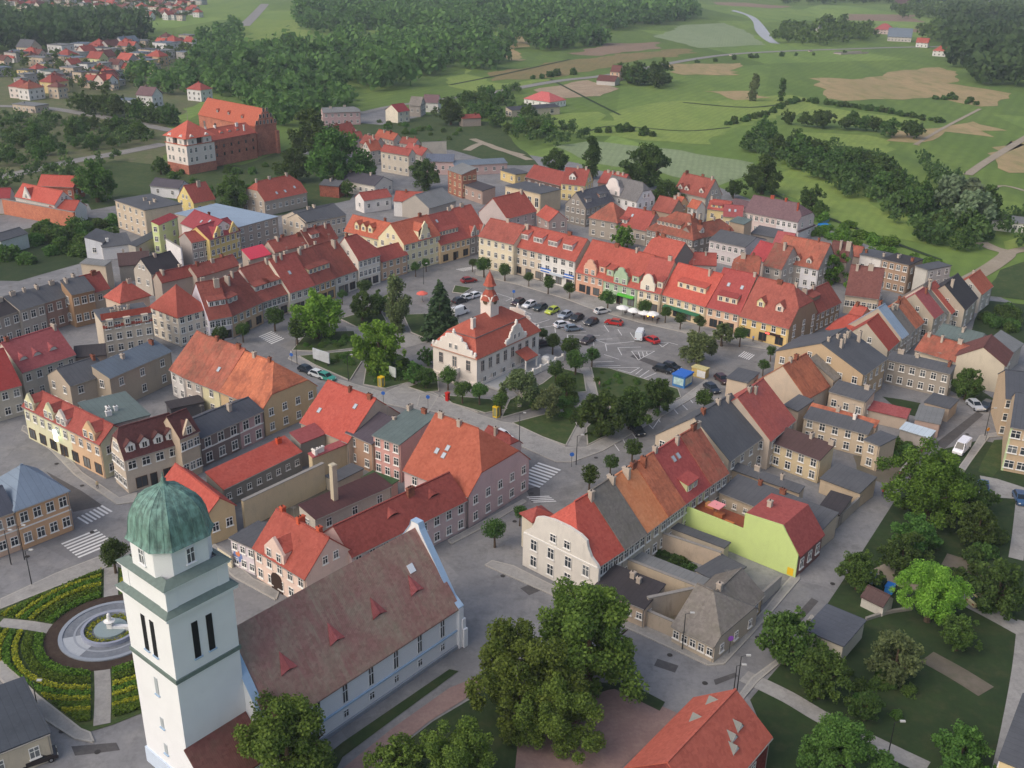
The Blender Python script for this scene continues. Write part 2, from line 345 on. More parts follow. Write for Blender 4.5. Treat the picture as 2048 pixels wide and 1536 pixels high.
def front_gable(F, root, u, w, h, prof='curved', wall=None, roof=None, n=2, rows=1, zb=None, ww=.9, wh=1.3, fr=None, proud=.12):
    """an upright gable rising from the facade, with its own little roof running back"""
    x = u * F.L; zb = F.he - .4 if zb is None else zb; pts = [(x + px * w / 2, -proud, zb + pz * h) for px, pz in PROFILES[prof]]
    mb = MB(); mb.prism(pts, (0, .5, 0)); g = mb.build('gable', wall, root)
    rb = MB(); pk = zb + h * .82; ev = zb + h * (.5 if prof not in ('tri',) else .05); W = w / 2 * .96
    y2 = max(.6, (pk - F.he) / F.t); y1 = max(.5, (ev - F.he) / F.t)
    for s in (-1, 1): rb.prism([(x, .3, pk), (x + s * W, .3, ev), (x + s * W, y1, ev), (x, y2, pk)], (0, 0, .12))
    mw = MB()
    for s in (-1, 1): mw.poly([(x + s * (W - .05), .3, F.he - .5), (x + s * (W - .05), y1, ev), (x + s * (W - .05), .3, ev)])
    rb.build('gable_roof', roof or F.roof, g); mw.build('gable_cheek', wall, g)
    for r in range(rows):
        for i in range(n): link('window', window_mesh(ww, wh, fr, 2, False), g, (x - w / 2 + w * (i + .5) / n, -proud - .02, zb + .5 + r * (wh + 1.0)))
    return g
ALLH = []
def house(label, A, B, Rr, he, pitch=45, roof=None, wall=(225, 205, 170), name='house', style='gable', ha=0, hb=0, hr=None, depth=None, fw=None, aw=None, bw=None, kw=None,
          shop=False, chim=1, dorm=(), sky=(), gables=(), fr=None, ww=1.0, wh=1.4, ov=.35, eov=.1, cat='house', group=None, front=None, band=None, wins=True, chm=None, thick=.14, autoside=True, bare=False):
    full = style in ('mono', 'flat')
    F = frame(A, B, Rr, he, pitch if style != 'flat' else None, (he if style == 'flat' else hr), depth, full)
    if style == 'flat' : F.t = 0
    F.roof = roof; wm = plaster(wall) if isinstance(wall, tuple) else wall; F.wall = wm
    root = empty(name, F.a, F.rz); tag(root, label, cat, group); F.root = root; F.label = label; ALLH.append(F)
    L, D, hf, t, hr = F.L, F.D, F.half, F.t, F.hr
    if F.sw: ha, hb = hb, ha; aw, bw = bw, aw
    W = MB(); T = MB()
    def S(pts): T.prism([(x, y, z - .04) for x, y, z in pts], (0, 0, thick + .04))
    if style in ('gable', 'hip'):
        if style == 'hip': ha = hb = 1
        ia, ib = ha * hf * .92, hb * hf * .92
        if ia + ib > L * .96: k = L * .96 / (ia + ib); ia *= k; ib *= k
        ya, yb = hf * (1 - ha), hf * (1 - hb); zA, zB = he + ya * t, he + yb * t
        W.poly([(0, 0, 0), (L, 0, 0), (L, 0, he), (0, 0, he)]); W.poly([(L, D, 0), (0, D, 0), (0, D, he), (L, D, he)])
        W.poly([(L, 0, 0), (L, D, 0), (L, D, he)] + ([] if hb == 1 else [(L, D - yb, zB)] + ([(L, yb, zB)] if hb else [])) + [(L, 0, he)])
        W.poly([(0, D, 0), (0, 0, 0), (0, 0, he)] + ([] if ha == 1 else [(0, ya, zA)] + ([(0, D - ya, zA)] if ha else [])) + [(0, D, he)])
        ea, eb = (ov if ha == 1 else eov), (ov if hb == 1 else eov); dz = ov * t
        fr_ = [(-ea, -ov, he - dz), (L + eb, -ov, he - dz)]
        bk_ = [(L + eb, D + ov, he - dz), (-ea, D + ov, he - dz)]
        if hb == 1: rB, kB = [(L - ib, hf, hr)], [(L - ib, hf, hr)]
        elif hb: rB, kB = [(L + eb, yb, zB), (L - ib, hf, hr)], [(L + eb, D - yb, zB), (L - ib, hf, hr)]
        else: rB = kB = [(L + eb, hf, hr)]
        if ha == 1: rA = kA = [(ia, hf, hr)]
        elif ha: rA, kA = [(ia, hf, hr), (-ea, ya, zA)], [(ia, hf, hr), (-ea, D - ya, zA)]
        else: rA = kA = [(-ea, hf, hr)]
        S(fr_ + rB + rA); S([bk_[1], bk_[0]][::-1] + kA[::-1] + kB[::-1] if False else [bk_[0], bk_[1]] + kA[::-1] + kB[::-1])
        if hb: S([(L + eb, yb - (ov if hb == 1 else 0), zB - (dz if hb == 1 else 0)), (L + eb, D - yb + (ov if hb == 1 else 0), zB - (dz if hb == 1 else 0)), (L - ib, hf, hr)])
        if ha: S([(-ea, D - ya + (ov if ha == 1 else 0), zA - (dz if ha == 1 else 0)), (-ea, ya - (ov if ha == 1 else 0), zA - (dz if ha == 1 else 0)), (ia, hf, hr)])
        # ridge capping
        if not bare: T.box(max(ia, 0) - .05, hf - .14, hr + thick - .08, L - max(ib, 0) + .05, hf + .14, hr + thick + .09)
    elif style == 'mono':
        W.poly([(0, 0, 0), (L, 0, 0), (L, 0, he), (0, 0, he)]); W.poly([(L, D, 0), (0, D, 0), (0, D, hr), (L, D, hr)])
        W.poly([(L, 0, 0), (L, D, 0), (L, D, hr), (L, 0, he)]); W.poly([(0, D, 0), (0, 0, 0), (0, 0, he), (0, D, hr)])
        S([(-eov, -ov, he - ov * t), (L + eov, -ov, he - ov * t), (L + eov, D + .1, hr + .1 * t), (-eov, D + .1, hr + .1 * t)])
    else:
        for q in ([(0, 0), (L, 0)], [(L, 0), (L, D)], [(L, D), (0, D)], [(0, D), (0, 0)]): W.poly([(*q[0], 0), (*q[1], 0), (*q[1], he), (*q[0], he)])
        S([(-.2, -.2, he), (L + .2, -.2, he), (L + .2, D + .2, he), (-.2, D + .2, he)])
    W.build('wall', wm, root); rf = T.build('roof', roof, root); F.rf = rf
    if front is not None:      # facade coat of another colour, (x0, x1) as shares of the front
        for (q0, q1, c) in front:
            if F.sw: q0, q1 = 1 - q1, 1 - q0
            MB().box(q0 * L, -.05, 0, q1 * L, .01, he - .05).build('facade_coat', plaster(c) if isinstance(c, tuple) else c, root)
    if band:
        for bz in band: MB().box(.02, -.09, bz, L - .02, 0, bz + .22).build('cornice', WHITE, root)
    if wins:
        rows = max(1, int((he - .4) / 2.75)); fo = .06 if front is not None else .02
        for s, spec, ln in (('f', fw, L), ('r', bw, D), ('k', kw, L), ('l', aw, D)):
            if spec is None:
                if not autoside or not faces_cam(F, s): continue
                spec = (max(1, int(ln / 2.9)), rows)
            if not spec or spec[0] == 0: continue
            c, r_ = spec[:2]; fh = he / r_ if r_ <= 4 else 3.0
            if s == 'f' and shop and r_ > 1:
                put_windows(F, root, s, c, r_ - 1, ww, wh, z0=fh + max(.7, (fh - wh) * .5), fh=fh, fr=fr, off=fo)
                put_windows(F, root, s, max(2, int(ln / 3.4)), 1, 1.9, 1.9, z0=.55, fh=fh, fr=DARKF, cross=1, sill=False, name='shop_window', off=fo)
                link('door', window_mesh(1.1, 2.3, DARKF, 0, False), root, (ln * .47, -.02, .12))
            else: put_windows(F, root, s, c, r_, ww, min(wh, fh * .6), fh=fh, fr=fr, off=fo)
            if s in 'lr' and style == 'gable' and (hb if s == 'r' else ha) <= .5 and (hr - he) > 3.2:
                F2 = Frame(); F2.L, F2.D, F2.he = L, D, he
                put_windows(F2, root, s, 2, 1, .8, 1.15, z0=he + .7, fh=3, fr=fr, x0=D * .28, x1=D * .72)
    for d in dorm: 
        d = dict(d)
        if F.sw: d['u'] = 1 - d['u']
        dormer(F, root, **d)
    for g in gables:
        g = dict(g)
        if F.sw: g['u'] = 1 - g['u']
        g.setdefault('wall', wm); front_gable(F, root, **g)
    for (u_, v_) in sky:
        if F.sw: u_ = 1 - u_
        y = v_ * hf; b = MB(); b.box(-.4, -.55, .1, .4, .55, .24); b.poly([(-.32, -.47, .245), (.32, -.47, .245), (.32, .47, .245), (-.32, .47, .245)], 1)
        b.build('skylight', [GREYC, plain((176, 186, 196), .2, var=0)], rf, (u_ * L, y, he + y * t), (math.atan(t), 0, 0))
    if not bare and wins and faces_cam(F, 'f'):
        g_ = MB(); g_.cone((0, -ov - .05, he - ov * t + .02), (L, -ov - .05, he - ov * t + .02), .075, .075, 6); g_.build('gutter', GREYC, rf)
        d_ = MB(); d_.cone((L - .2, -.08, 0), (L - .2, -.08, he - .2), .055, .055, 6); d_.build('downpipe', GREYC, root)
    rr = random.Random(int(L * 1000) % 9973)
    if chim and style != 'flat' and rr.random() < .45:
        link('antenna', antenna_mesh(), rf, (L * rr.uniform(.2, .8), hf * .98, hr - .1), (0, 0, rr.uniform(0, 3)))
    cl = chim if isinstance(chim, (list, tuple)) else [((i + rr.uniform(.2, .8)) / chim, rr.choice((.8, .92, 1.1)) if style != 'flat' else rr.uniform(.3, .8)) for i in range(chim)]
    for (u_, v_) in cl:
        if F.sw: u_ = 1 - u_
        y = v_ * hf; zc_ = (he + t * (y if y <= hf else 2 * hf - y)) - .35; hh = ((hr - zc_) + .9) if style != 'mono' else 1.5; hh = max(1.3, min(hh, 3.2))
        w_, d_ = rr.choice(((.62, .5), (1.0, .55), (1.3, .55), (.7, .7)))
        link('chimney', chimney_mesh(w_, d_, round(hh * 2) / 2, chm or rr.choice((CH_CREAM, CH_CREAM, CH_BRICK))), rf, (u_ * L, y, zc_), (0, 0, rr.choice((0, math.pi / 2))))
    return F
def flatroof(label, A, B, C, he, roof, wall, **k):
    return house(label, A, B, C, he, 0, roof, wall, style='flat', **k)
# roof coverings
T_RED = tile((196, 84, 62), (138, 70, 58), .5); T_ORANGE = tile((204, 98, 60), (150, 78, 58), .5); T_NEW = tile((202, 80, 58), (168, 68, 54), .4); T_BRICK = tile((178, 76, 62), (128, 64, 56), .5); T_DARK = tile((172, 82, 64), (112, 62, 54), .6)
T_OLD = tile((188, 96, 66), (104, 66, 56), .75, .25); T_PATCH = tile((216, 116, 64), (120, 70, 58), .75); T_BROWN = tile((126, 74, 66), (92, 58, 54), .5); T_PINK = tile((184, 84, 84), (150, 72, 74), .3)
T_GREY = tile((146, 138, 128), (110, 104, 98), .5, .3); T_CRIM = tile((180, 52, 58), amt=.2); T_MOSS = tile((160, 84, 66), (104, 74, 62), .5, .5); T_MAUVE = tile((128, 96, 100), (104, 80, 84), .4)
T_CHURCH = tile((166, 114, 102), (156, 144, 124), .75, .15)
F_DARK = felt((92, 94, 98)); F_BLUE = felt((112, 124, 136)); F_BLACK = felt((66, 62, 64)); F_GREY = felt((128, 130, 130)); F_GREEN = felt((102, 116, 114)); F_BROWN = felt((88, 68, 66))
M_METAL = felt((150, 168, 186), .3); M_LIGHT = felt((190, 204, 214), .2)

# ================================================================== buildings round the market square
CREAM, YEL, ORNG, GREEN, LILAC, PINKW, TAN, BEIGE, GRYW, WHT = (238, 222, 180), (240, 206, 110), (240, 172, 130), (170, 205, 158), (216, 206, 222), (226, 190, 180), (206, 176, 128), (214, 198, 172), (160, 150, 138), (236, 232, 224)
SQ = 'town houses round the market square'
def sh(u, v, w, h, n, **k): return dict(t='shed', u=u, v=v, w=w, h=h, n=n, **k)
def gb(u, v, w=1.5, h=1.3, n=1, **k): return dict(t='gable', u=u, v=v, w=w, h=h, n=n, **k)
# north-east side, left to right
house('pale yellow three storey corner house with dull red roof and ten plain windows', zn(120, 10), zn(600, 122), z6(240, 528), 9.4, 38, T_DARK, CREAM, name='town_house', cat='house', fw=(5, 3), bw=0, chim=[(.5, 1)], group=SQ)
house('long beige and white shop block with four white box dormers on a red roof', zn(604, 142), zn(1440, 352), z6(630, 610), 8.4, 44, T_RED, (222, 202, 172), name='town_house', fw=(8, 3), shop=True, bw=0, ww=1.3, wh=1.5, front=[(.45, 1, WHT)], group=SQ,
      dorm=[sh(q, .34, 3.3, 1.9, 3, wall=plaster((236, 222, 216))) for q in (.09, .33, .57, .81)], chim=[(.06, .75), (.72, 1)])
house('salmon orange gabled town house beside the white shop block', zn(1450, 492), zn(1830, 588), z6(960, 680), 5.9, 46, T_RED, ORNG, name='town_house', fw=(4, 2), shop=True, group=SQ, chim=[(.9, .95)],
      gables=[dict(u=.5, w=4.2, h=4.6, prof='curved', n=2, rows=1)], dorm=[sh(.86, .12, 2.0, 2.0, 1, wall=plaster(ORNG))])
house('pale green gabled town house above the pavement parasols', z6(942, 945), z6(1190, 1010), z6(1180, 740), 5.9, 46, T_RED, GREEN, name='town_house', fw=(4, 2), shop=True, group=SQ, chim=[(.5, 1)],
      gables=[dict(u=.5, w=4.4, h=4.8, prof='curved', n=2, rows=1)], dorm=[sh(.12, .12, 2.2, 2.0, 1, wall=plaster(GREEN)), sh(.87, .12, 2.2, 2.0, 1, wall=plaster(GREEN))])
house('cream town house crowned by a round white gable', z6(1192, 1011), z6(1358, 1047), z6(1390, 800), 5.9, 46, T_BRICK, (242, 222, 176), name='town_house', fw=(3, 2), shop=True, group=SQ, chim=[(.8, 1)],
      gables=[dict(u=.42, w=4.2, h=4.8, prof='round', n=1, rows=1, wall=plaster((244, 232, 204)))], dorm=[sh(.88, .12, 1.6, 2.0, 1, wall=plaster(CREAM))])
house('long cream town house with four window box dormer on bright red roof', z6(1362, 1047), z6(1690, 1140), z6(1600, 855), 5.6, 45, T_NEW, (242, 216, 160), name='town_house', fw=(6, 2), shop=True, group=SQ, chim=[(.75, .9)],
      dorm=[sh(.56, .3, 8.6, 1.7, 4, wall=plaster((242, 216, 160)))])
house('peach town house with three window box dormer next to the yellow corner house', z6(1694, 1141), z6(1938, 1198), z6(1900, 880), 5.5, 46, tile((190, 72, 66), amt=.15), (244, 196, 150), name='town_house', fw=(4, 2), shop=True, group=SQ, chim=[(.95, .95)],
      dorm=[sh(.52, .18, 5.4, 1.7, 3, wall=plaster((244, 216, 164)))], sky=[(.35, .62), (.75, .62)])
house('bright yellow corner house with brown roof and two peaked dormers', zy(5, 655), zy(920, 890), zy(760, 40), 5.4, 46, T_DARK, (170, 140, 98), front=[(0, 1, (242, 200, 88))], name='corner_house', hb=.52, fw=(5, 2), shop=True, bw=(3, 3), group=SQ, chim=[(.45, .95), (.75, 1.05)],
      dorm=[gb(.3, .3, 2.0, 1.5, wall=plaster((240, 220, 140))), gb(.68, .3, 2.0, 1.5, wall=plaster((240, 206, 180)))])
house('brown rendered wing behind the yellow corner house along the side street', zy(1410, 620), zy(1870, 400), zy(1690, 25), 5.2, 46, T_DARK, (176, 142, 96), name='house_wing', fw=(5, 2), chim=[(.05, 1), (.4, 1.0)], dorm=[sh(.25, .5, 4, 1.2, 0, wall=plaster((150, 130, 100)))])
# north-west side
house('cream and yellow town hall style house with ornate stepped gable by the archway', z5(1125, 505), z5(1390, 435), z5(1215, 312), 8.7, 42, T_ORANGE, (240, 228, 170), name='gabled_house', ha=0, hb=0, fw=(6, 3), group=SQ, chim=[(.8, 1.0)],
      gables=[dict(u=.58, w=5.0, h=5.6, prof='baroque', n=2, rows=1, wall=plaster((240, 228, 176)))])
house('long orange roofed wing with three round headed dormers and yellow gable end', z5(690, 405), z5(1105, 503), z5(800, 303), 7.6, 46, T_ORANGE, (240, 226, 170), name='house_wing', fw=(8, 2), aw=(2, 3), bw=0, chim=[(.5, 1.5)],
      dorm=[gb(q, .18, 1.8, 1.9, wall=plaster((240, 220, 150))) for q in (.2, .32, .44)] + [sh(.82, .1, 5, 1.2, 4)])
house('narrow orange and cream house with wine red roof and long box dormer', z5(1392, 508), z5(1612, 450), z5(1450, 262), 6.0, 44, T_BRICK, (242, 200, 130), name='town_house', fw=(6, 2), shop=True, group=SQ, chim=[(.85, 1)], dorm=[sh(.42, .26, 8, 1.4, 6, wall=plaster((240, 214, 150)))], sky=[(.3, .75)])
house('grey stone fronted house with paired gables in the street mouth', z5(1608, 452), z5(1740, 418), z5(1640, 212), 6.0, 44, T_RED, GRYW, name='town_house', fw=(3, 2), chim=[(.1, 1.1), (.5, 1)], gables=[dict(u=.28, w=4.2, h=3.6, prof='tri', n=2, wall=plaster(GRYW)), dict(u=.8, w=4, h=3.4, prof='tri', n=1, wall=plaster(GRYW))])
house('orange roofed house with lilac side wall behind the pale yellow corner house', z6(232, 500), z6(448, 442), z6(180, 343), 7.0, 42, T_RED, (206, 186, 180), name='house', aw=(0, 0), fw=(4, 2), chim=[(.9, .9)])
house('dark and orange roofed outhouse behind the street mouth', z6(452, 470), z6(545, 520), z6(400, 345), 6.0, 40, T_RED, (190, 160, 150), chim=0, fw=(2, 2))
house('red roofed gateway house bridging the archway into the square', z5(958, 632), z5(1150, 576), z5(1020, 515), 5.8, 44, T_BRICK, (226, 180, 130), name='gateway_house', fw=(4, 2), group=SQ, chim=0)
house('white corner house with pyramid hip roof at the end of the long red roofed row', z5(792, 622), z5(950, 577), z5(800, 430), 8.4, 46, T_BRICK, (236, 226, 206), name='corner_house', ha=0, hb=.75, fw=(5, 3), shop=True, group=SQ, chim=[(.1, 1.0)])
# south-west row, right to left; the eave and the ridge each run in one line
def wrow(t): return lerp(z5(782, 692), z4(1530, 868), t)
_pe = [z5(784, 690), z5(622, 746), z5(470, 800), z5(288, 856), z5(90, 922), z4(1692, 842), z4(1526, 872)]
_pr = [z5(700, 445), z5(560, 495), z5(420, 540), z5(220, 600), z5(40, 650), z4(1680, 560), z4(1530, 600)]
_wr = [('white bay windowed house with brown frames over an ochre base', (230, 222, 204), T_DARK, (3, 2), 1), ('ochre yellow terrace house with white arched windows', (226, 178, 96), T_DARK, (4, 2), 2),
       ('cream white terrace house between the ochre and the pinkish fronts', (232, 222, 196), T_BRICK, (4, 2), 2), ('pinkish grey terrace house with white box dormers', (208, 186, 176), T_DARK, (6, 2), 2),
       ('apricot terrace house with shadowed shop arcade', (226, 184, 128), T_DARK, (5, 2), 2), ('lavender white end house with white sided roof dormer', (222, 216, 230), T_DARK, (4, 2), 1)]
for i, (lb, wc, rm, fwn, nc) in enumerate(_wr):
    a_, b_ = _pe[i], lerp(_pe[i], _pe[i + 1], .995); dm = []
    if i == 1: dm = [sh(.45, .3, 8, 1.4, 5, wall=plaster((240, 214, 150)))]
    if i == 3: dm = [sh(.3, .28, 5.2, 1.4, 3), sh(.75, .28, 5.2, 1.4, 3)]
    if i == 4: dm = [sh(.72, .3, 3.6, 1.4, 2)]
    if i == 5: dm = [sh(.45, .3, 4.2, 1.5, 3, wall=plaster((232, 228, 226)))]
    house(lb + ' in the long row', a_, b_, lerp(_pr[i], _pr[i + 1], .5), 5.6 + .22 * ((i * 7) % 3), 43 + (i % 3), rm, wc, name='terrace_house', fw=fwn, shop=True, group=SQ, chim=nc + 1, dorm=dm, sky=[(.6, .5)] if i in (2, 4) else [], chm=CH_CREAM)
house('cream corner house with red pyramid roof by the zebra crossing', z4(1300, 852), z4(1515, 790), z4(1255, 632), 7.6, 44, T_RED, (236, 222, 196), name='corner_house', style='hip', fw=(4, 3), aw=(4, 3), group=SQ, chim=0)
house('orange hipped house wedged behind the flat topped tenement', z4(880, 745), z4(1090, 690), z4(960, 590), 8.6, 44, T_RED, (220, 190, 160), style='hip', chim=[(.6, .9)], wins=False)
house('small red roofed house at the back of the orange hip roof', z4(650, 680), z4(800, 640), z4(690, 535), 7.4, 45, T_BRICK, (200, 180, 150), chim=1)
house('second row red roof behind the long terrace beside the pyramid roof', z4(1180, 600), z4(1440, 540), z4(1300, 500), 6.5, 42, T_BRICK, (190, 170, 150), chim=2, wins=False)
house('second row red roof with tall cream chimneys behind the terrace', z4(1440, 560), z4(1750, 470), z4(1560, 440), 6.5, 42, T_DARK, (190, 170, 150), chim=3, wins=False)
house('red rear roof beside the pink tarpaulin behind the terrace', z5(180, 560), z5(420, 500), z5(280, 450), 6.5, 42, T_DARK, (190, 170, 150), chim=3, wins=False)
house('red rear roof with dormers behind the terrace and below the yellow wing', z5(430, 505), z5(640, 455), z5(470, 385), 6.5, 44, T_DARK, (190, 170, 150), chim=3, dorm=[sh(.3, .3, 3, 1.3, 2)], wins=False)
house('pink tarpaulin roofed lean-to behind the terrace', z5(0, 615), z5(150, 575), z5(50, 520), 6.0, 30, plain((222, 76, 96), .6, var=.15), (190, 170, 150), name='outbuilding', style='mono', chim=0, wins=False)
_F = flatroof('flat topped tenement with orange mansard front and round dormers', z4(745, 890), z4(1110, 832), z4(500, 835), 10.6, F_DARK, (214, 196, 168), name='tenement', fw=(5, 4), aw=0, bw=0, autoside=False, chim=[(.3, .45), (.45, .55), (.55, .4), (.4, .7), (.65, .65), (.5, .25)], chm=CH_CREAM)

# ================================================================== behind the north-east side
SLATE = tile((96, 98, 106), (72, 74, 80), .4)
flatroof('cream flat roofed hall with lettered fascia beyond the street mouth', z6(480, 322), z6(222, 262), z6(608, 284), 7.2, F_DARK, (222, 196, 150), name='hall', fw=(5, 1), bw=0, aw=0, autoside=False, ww=1.5, wh=3.2, chim=[(.5, .85)])
house('yellow house with red roof and white peaked dormer by the tall trees', zv(155, 240), zv(330, 258), zv(290, 138), 6.4, 45, T_BRICK, (244, 216, 120), fw=(4, 2), chim=[(.5, 1), (.85, 1)], dorm=[gb(.42, .25, 2.6, 1.4, 2, wall=WHITE)])
house('long low red roofed barn left of the yellow house', z6(372, 192), z6(632, 258), z6(520, 130), 4.2, 42, T_BRICK, (120, 90, 80), name='barn', fw=(5, 1), chim=0)
house('second red roofed barn right of the yellow house with white skylight caps', zv(425, 232), zv(600, 262), zv(520, 160), 5.0, 40, T_BRICK, (170, 130, 110), name='barn', chim=[(.2, .9), (.4, .9), (.6, .9), (.8, .9)], wins=False, chm=CH_CREAM)
house('white villa with grey roof and curved front gable', zv(455, 305), zv(712, 372), zv(700, 228), 7.6, 50, tile((122, 120, 120), (96, 94, 94), .4), (236, 234, 232), name='villa', hb=.45, fw=(5, 2), bw=(3, 2), chim=0, gables=[dict(u=.3, w=7.0, h=6.2, prof='round', n=2, rows=1, wall=plaster((240, 226, 220)))])
house('grey stone gabled house with dark slate roof and notice board', zv(335, 425), zv(545, 368), zv(420, 272), 6.6, 46, SLATE, (158, 148, 134), name='stone_house', fw=(6, 2), aw=(4, 2), chim=[(.2, 1)], dorm=[sh(.2, .3, 3, 1.2, 3, wall=plaster((150, 130, 120))), sh(.7, .35, 4, 1.3, 3, wall=plaster((170, 120, 100)))])
house('square grey house with red pyramid roof behind the white shop block', zv(362, 490), zv(565, 528), zv(520, 385), 6.4, 42, T_OLD, (172, 160, 142), style='hip', fw=(3, 2), chim=0)
house('red roofed house with white dormer right of the red pyramid roof', zv(575, 545), zv(780, 588), zv(680, 425), 5.2, 44, T_BRICK, (196, 180, 160), fw=(5, 1), chim=[(.6, 1), (.95, .9)], dorm=[sh(.12, .12, 3, 1.3, 2)], sky=[(.3, .6)])
house('large grey inn with broad hipped red roof behind the green house', zv(780, 575), zv(1120, 655), zv(1010, 455), 6.2, 40, T_OLD, (150, 140, 126), name='inn', style='hip', fw=(9, 2), chim=[(.75, .95), (.85, 1.05)], dorm=[sh(.4, .3, 9, 1.3, 6, wall=plaster((190, 170, 130)))])
house('red roofed side wing of the grey inn with one white dormer', zv(1125, 652), zv(1412, 585), zv(1290, 512), 6.0, 42, T_OLD, (150, 140, 126), name='inn_wing', hb=.8, fw=(7, 2), chim=[(.1, 1.1), (.35, 1.0), (.7, 1.0)], dorm=[gb(.25, .25, 2, 1.3)])
house('lilac white two storey house with low dark roof', zv(1240, 655), zv(1505, 712), zv(1385, 598), 6.6, 16, F_DARK, (218, 206, 206), fw=(6, 2), bw=(0, 0), chim=1)
house('crimson sheet roof beside the lilac house', zv(1530, 780), zv(1640, 812), zv(1640, 672), 4.8, 42, T_CRIM, (196, 176, 166), name='outbuilding', chim=0)
house('red hipped roof rising behind the green gabled house', zv(760, 740), zv(985, 800), zv(830, 622), 8.5, 42, T_RED, (150, 140, 130), ha=.3, chim=[(.1, 1.0), (.3, 1)], wins=False)
house('low red roofed house behind the round white gable', zv(1090, 830), zv(1290, 840), zv(1180, 752), 6.0, 40, T_BRICK, (196, 180, 170), chim=[(.1, 1), (.6, .8)], wins=False)
house('orange hipped roof between the peach house and the crimson roof', zv(1400, 880), zv(1600, 900), zv(1560, 775), 6.0, 44, T_OLD, (190, 160, 140), ha=.6, hb=.2, chim=2, wins=False)
house('tall brown roofed house with pale gable at the meadow edge', zv(985, 290), zv(1215, 345), zv(1150, 190), 6.0, 52, T_DARK, (190, 180, 162), fw=(6, 1), bw=(2, 2), chim=[(.1, 1), (.6, 1.02), (.9, 1)], dorm=[gb(.15, .1, 2, 1.0), gb(.35, .1, 2, 1.0), gb(.8, .15, 2, 1.0)])
house('low red roof between the white villa and the orange gabled house', zv(820, 430), zv(960, 460), zv(900, 340), 4.2, 44, T_DARK, (180, 150, 120), chim=[(.8, 1)], wins=False)
house('ochre peaked house with orange roof below the tall brown roof', zv(965, 375), zv(1025, 392), zv(1045, 345), 6.4, 44, T_ORANGE, (226, 180, 110), fw=(2, 2), hr=None, chim=[(.3, 1)])
house('small white peaked house with orange roof below the tall brown roof', zv(1080, 410), zv(1150, 428), zv(1140, 368), 5.4, 44, T_ORANGE, (226, 222, 214), fw=(2, 2), chim=0)
house('red roof with yellow dormers left of the mauve roofed house', zv(1225, 425), zv(1380, 445), zv(1300, 365), 5.0, 42, T_BRICK, (226, 200, 120), chim=[(.05, 1)], dorm=[sh(.4, .15, 4, 1, 2, wall=plaster((230, 200, 110)))])
house('pinkish red roof with yellow gable beside the mauve roofed house', zv(1340, 480), zv(1480, 490), zv(1420, 405), 5.4, 40, T_PINK, (236, 214, 140), chim=0, sky=[(.3, .5), (.6, .5)])
house('long mauve roofed house with pink and white walls at the meadow edge', zv(1492, 447), zv(1890, 525), zv(1730, 362), 6.8, 38, T_MAUVE, (230, 204, 196), name='long_house', fw=(10, 2), bw=(2, 2), hb=.7, chim=[(.35, 1), (.6, 1), (.88, .6)], chm=brick((176, 84, 60), (150, 70, 54)), front=[(.62, 1, (236, 228, 230))])
house('white lean-to with dark roof at the end of the mauve roofed house', zv(1890, 600), zv(2010, 548), zv(1990, 530), 3.4, 14, F_BROWN, (230, 220, 214), name='lean_to', style='mono', chim=0, wins=False)
house('grey roofed shed in front of the mauve roofed house', zv(1545, 605), zv(1720, 640), zv(1690, 570), 3.2, 14, F_DARK, (150, 140, 130), name='shed', style='mono', chim=0, wins=False)
house('blue grey flat roof with tan firewall right of the grey inn', zv(1390, 520), zv(1495, 545), zv(1440, 485), 7.0, 12, F_GREEN, (196, 166, 130), name='outbuilding', style='mono', chim=0, wins=False)
house('mauve tin roof shed left of the mauve roofed house', zv(1385, 390), zv(1500, 420), zv(1480, 368), 4.4, 25, T_MAUVE, (180, 160, 160), name='shed', chim=0, wins=False)
# right-hand back street
house('weathered red roofed terrace house with grey wall and white shopfront', z7(330, 575), z7(640, 640), z7(560, 440), 6.4, 45, T_OLD, (172, 162, 150), name='terrace_house', fw=(6, 2), front=[(.62, 1, (226, 226, 232))], chim=[(.75, 1)], dorm=[gb(.5, .12, 1.6, 1), gb(.75, .12, 1.6, 1)])
house('mauve roofed house with oval window beside the weathered terrace', z7(265, 610), z7(390, 640), z7(370, 470), 6.2, 46, T_MOSS, (190, 180, 168), fw=(2, 2), chim=1)
house('small wine red roof in front of the grey shed', z7(330, 460), z7(450, 480), z7(400, 390), 4.6, 42, T_PINK, (190, 180, 168), chim=0, wins=False)
house('dark red old roof behind the two street trees', z7(700, 570), z7(830, 590), z7(760, 452), 6.6, 46, T_BROWN, (180, 160, 140), chim=[(.5, .6), (.9, .6)], wins=False)
house('orange strip roof above the white flat roofed house', z7(785, 530), z7(920, 555), z7(870, 480), 5.0, 40, T_OLD, (180, 160, 140), chim=0, wins=False)
flatroof('white flat roofed house with dark roof by the meadow bushes', zw(480, 425), zw(692, 470), zw(530, 365), 7.2, F_DARK, (236, 232, 226), fw=(3, 1), chim=2, cat='house', name='house')
flatroof('tan three storey house with dark roof and red gutter line', zw(696, 470), zw(950, 528), zw(780, 405), 8.6, F_BLACK, (190, 150, 112), fw=(4, 3), chim=2, name='house')
house('big maroon roofed house with pale gable behind the street trees', zw(340, 800), zw(660, 842), zw(560, 545), 5.4, 48, T_BROWN, (206, 190, 160), fw=(6, 1), bw=(3, 2), chim=[(.2, .85), (.6, .9)])
flatroof('square pale grey block with dark roof beside the path', zw(1132, 575), zw(1010, 535), zw(1245, 500), 8.6, F_DARK, (206, 202, 190), name='block', fw=0, bw=(3, 3), aw=(3, 3), autoside=True, chim=0)
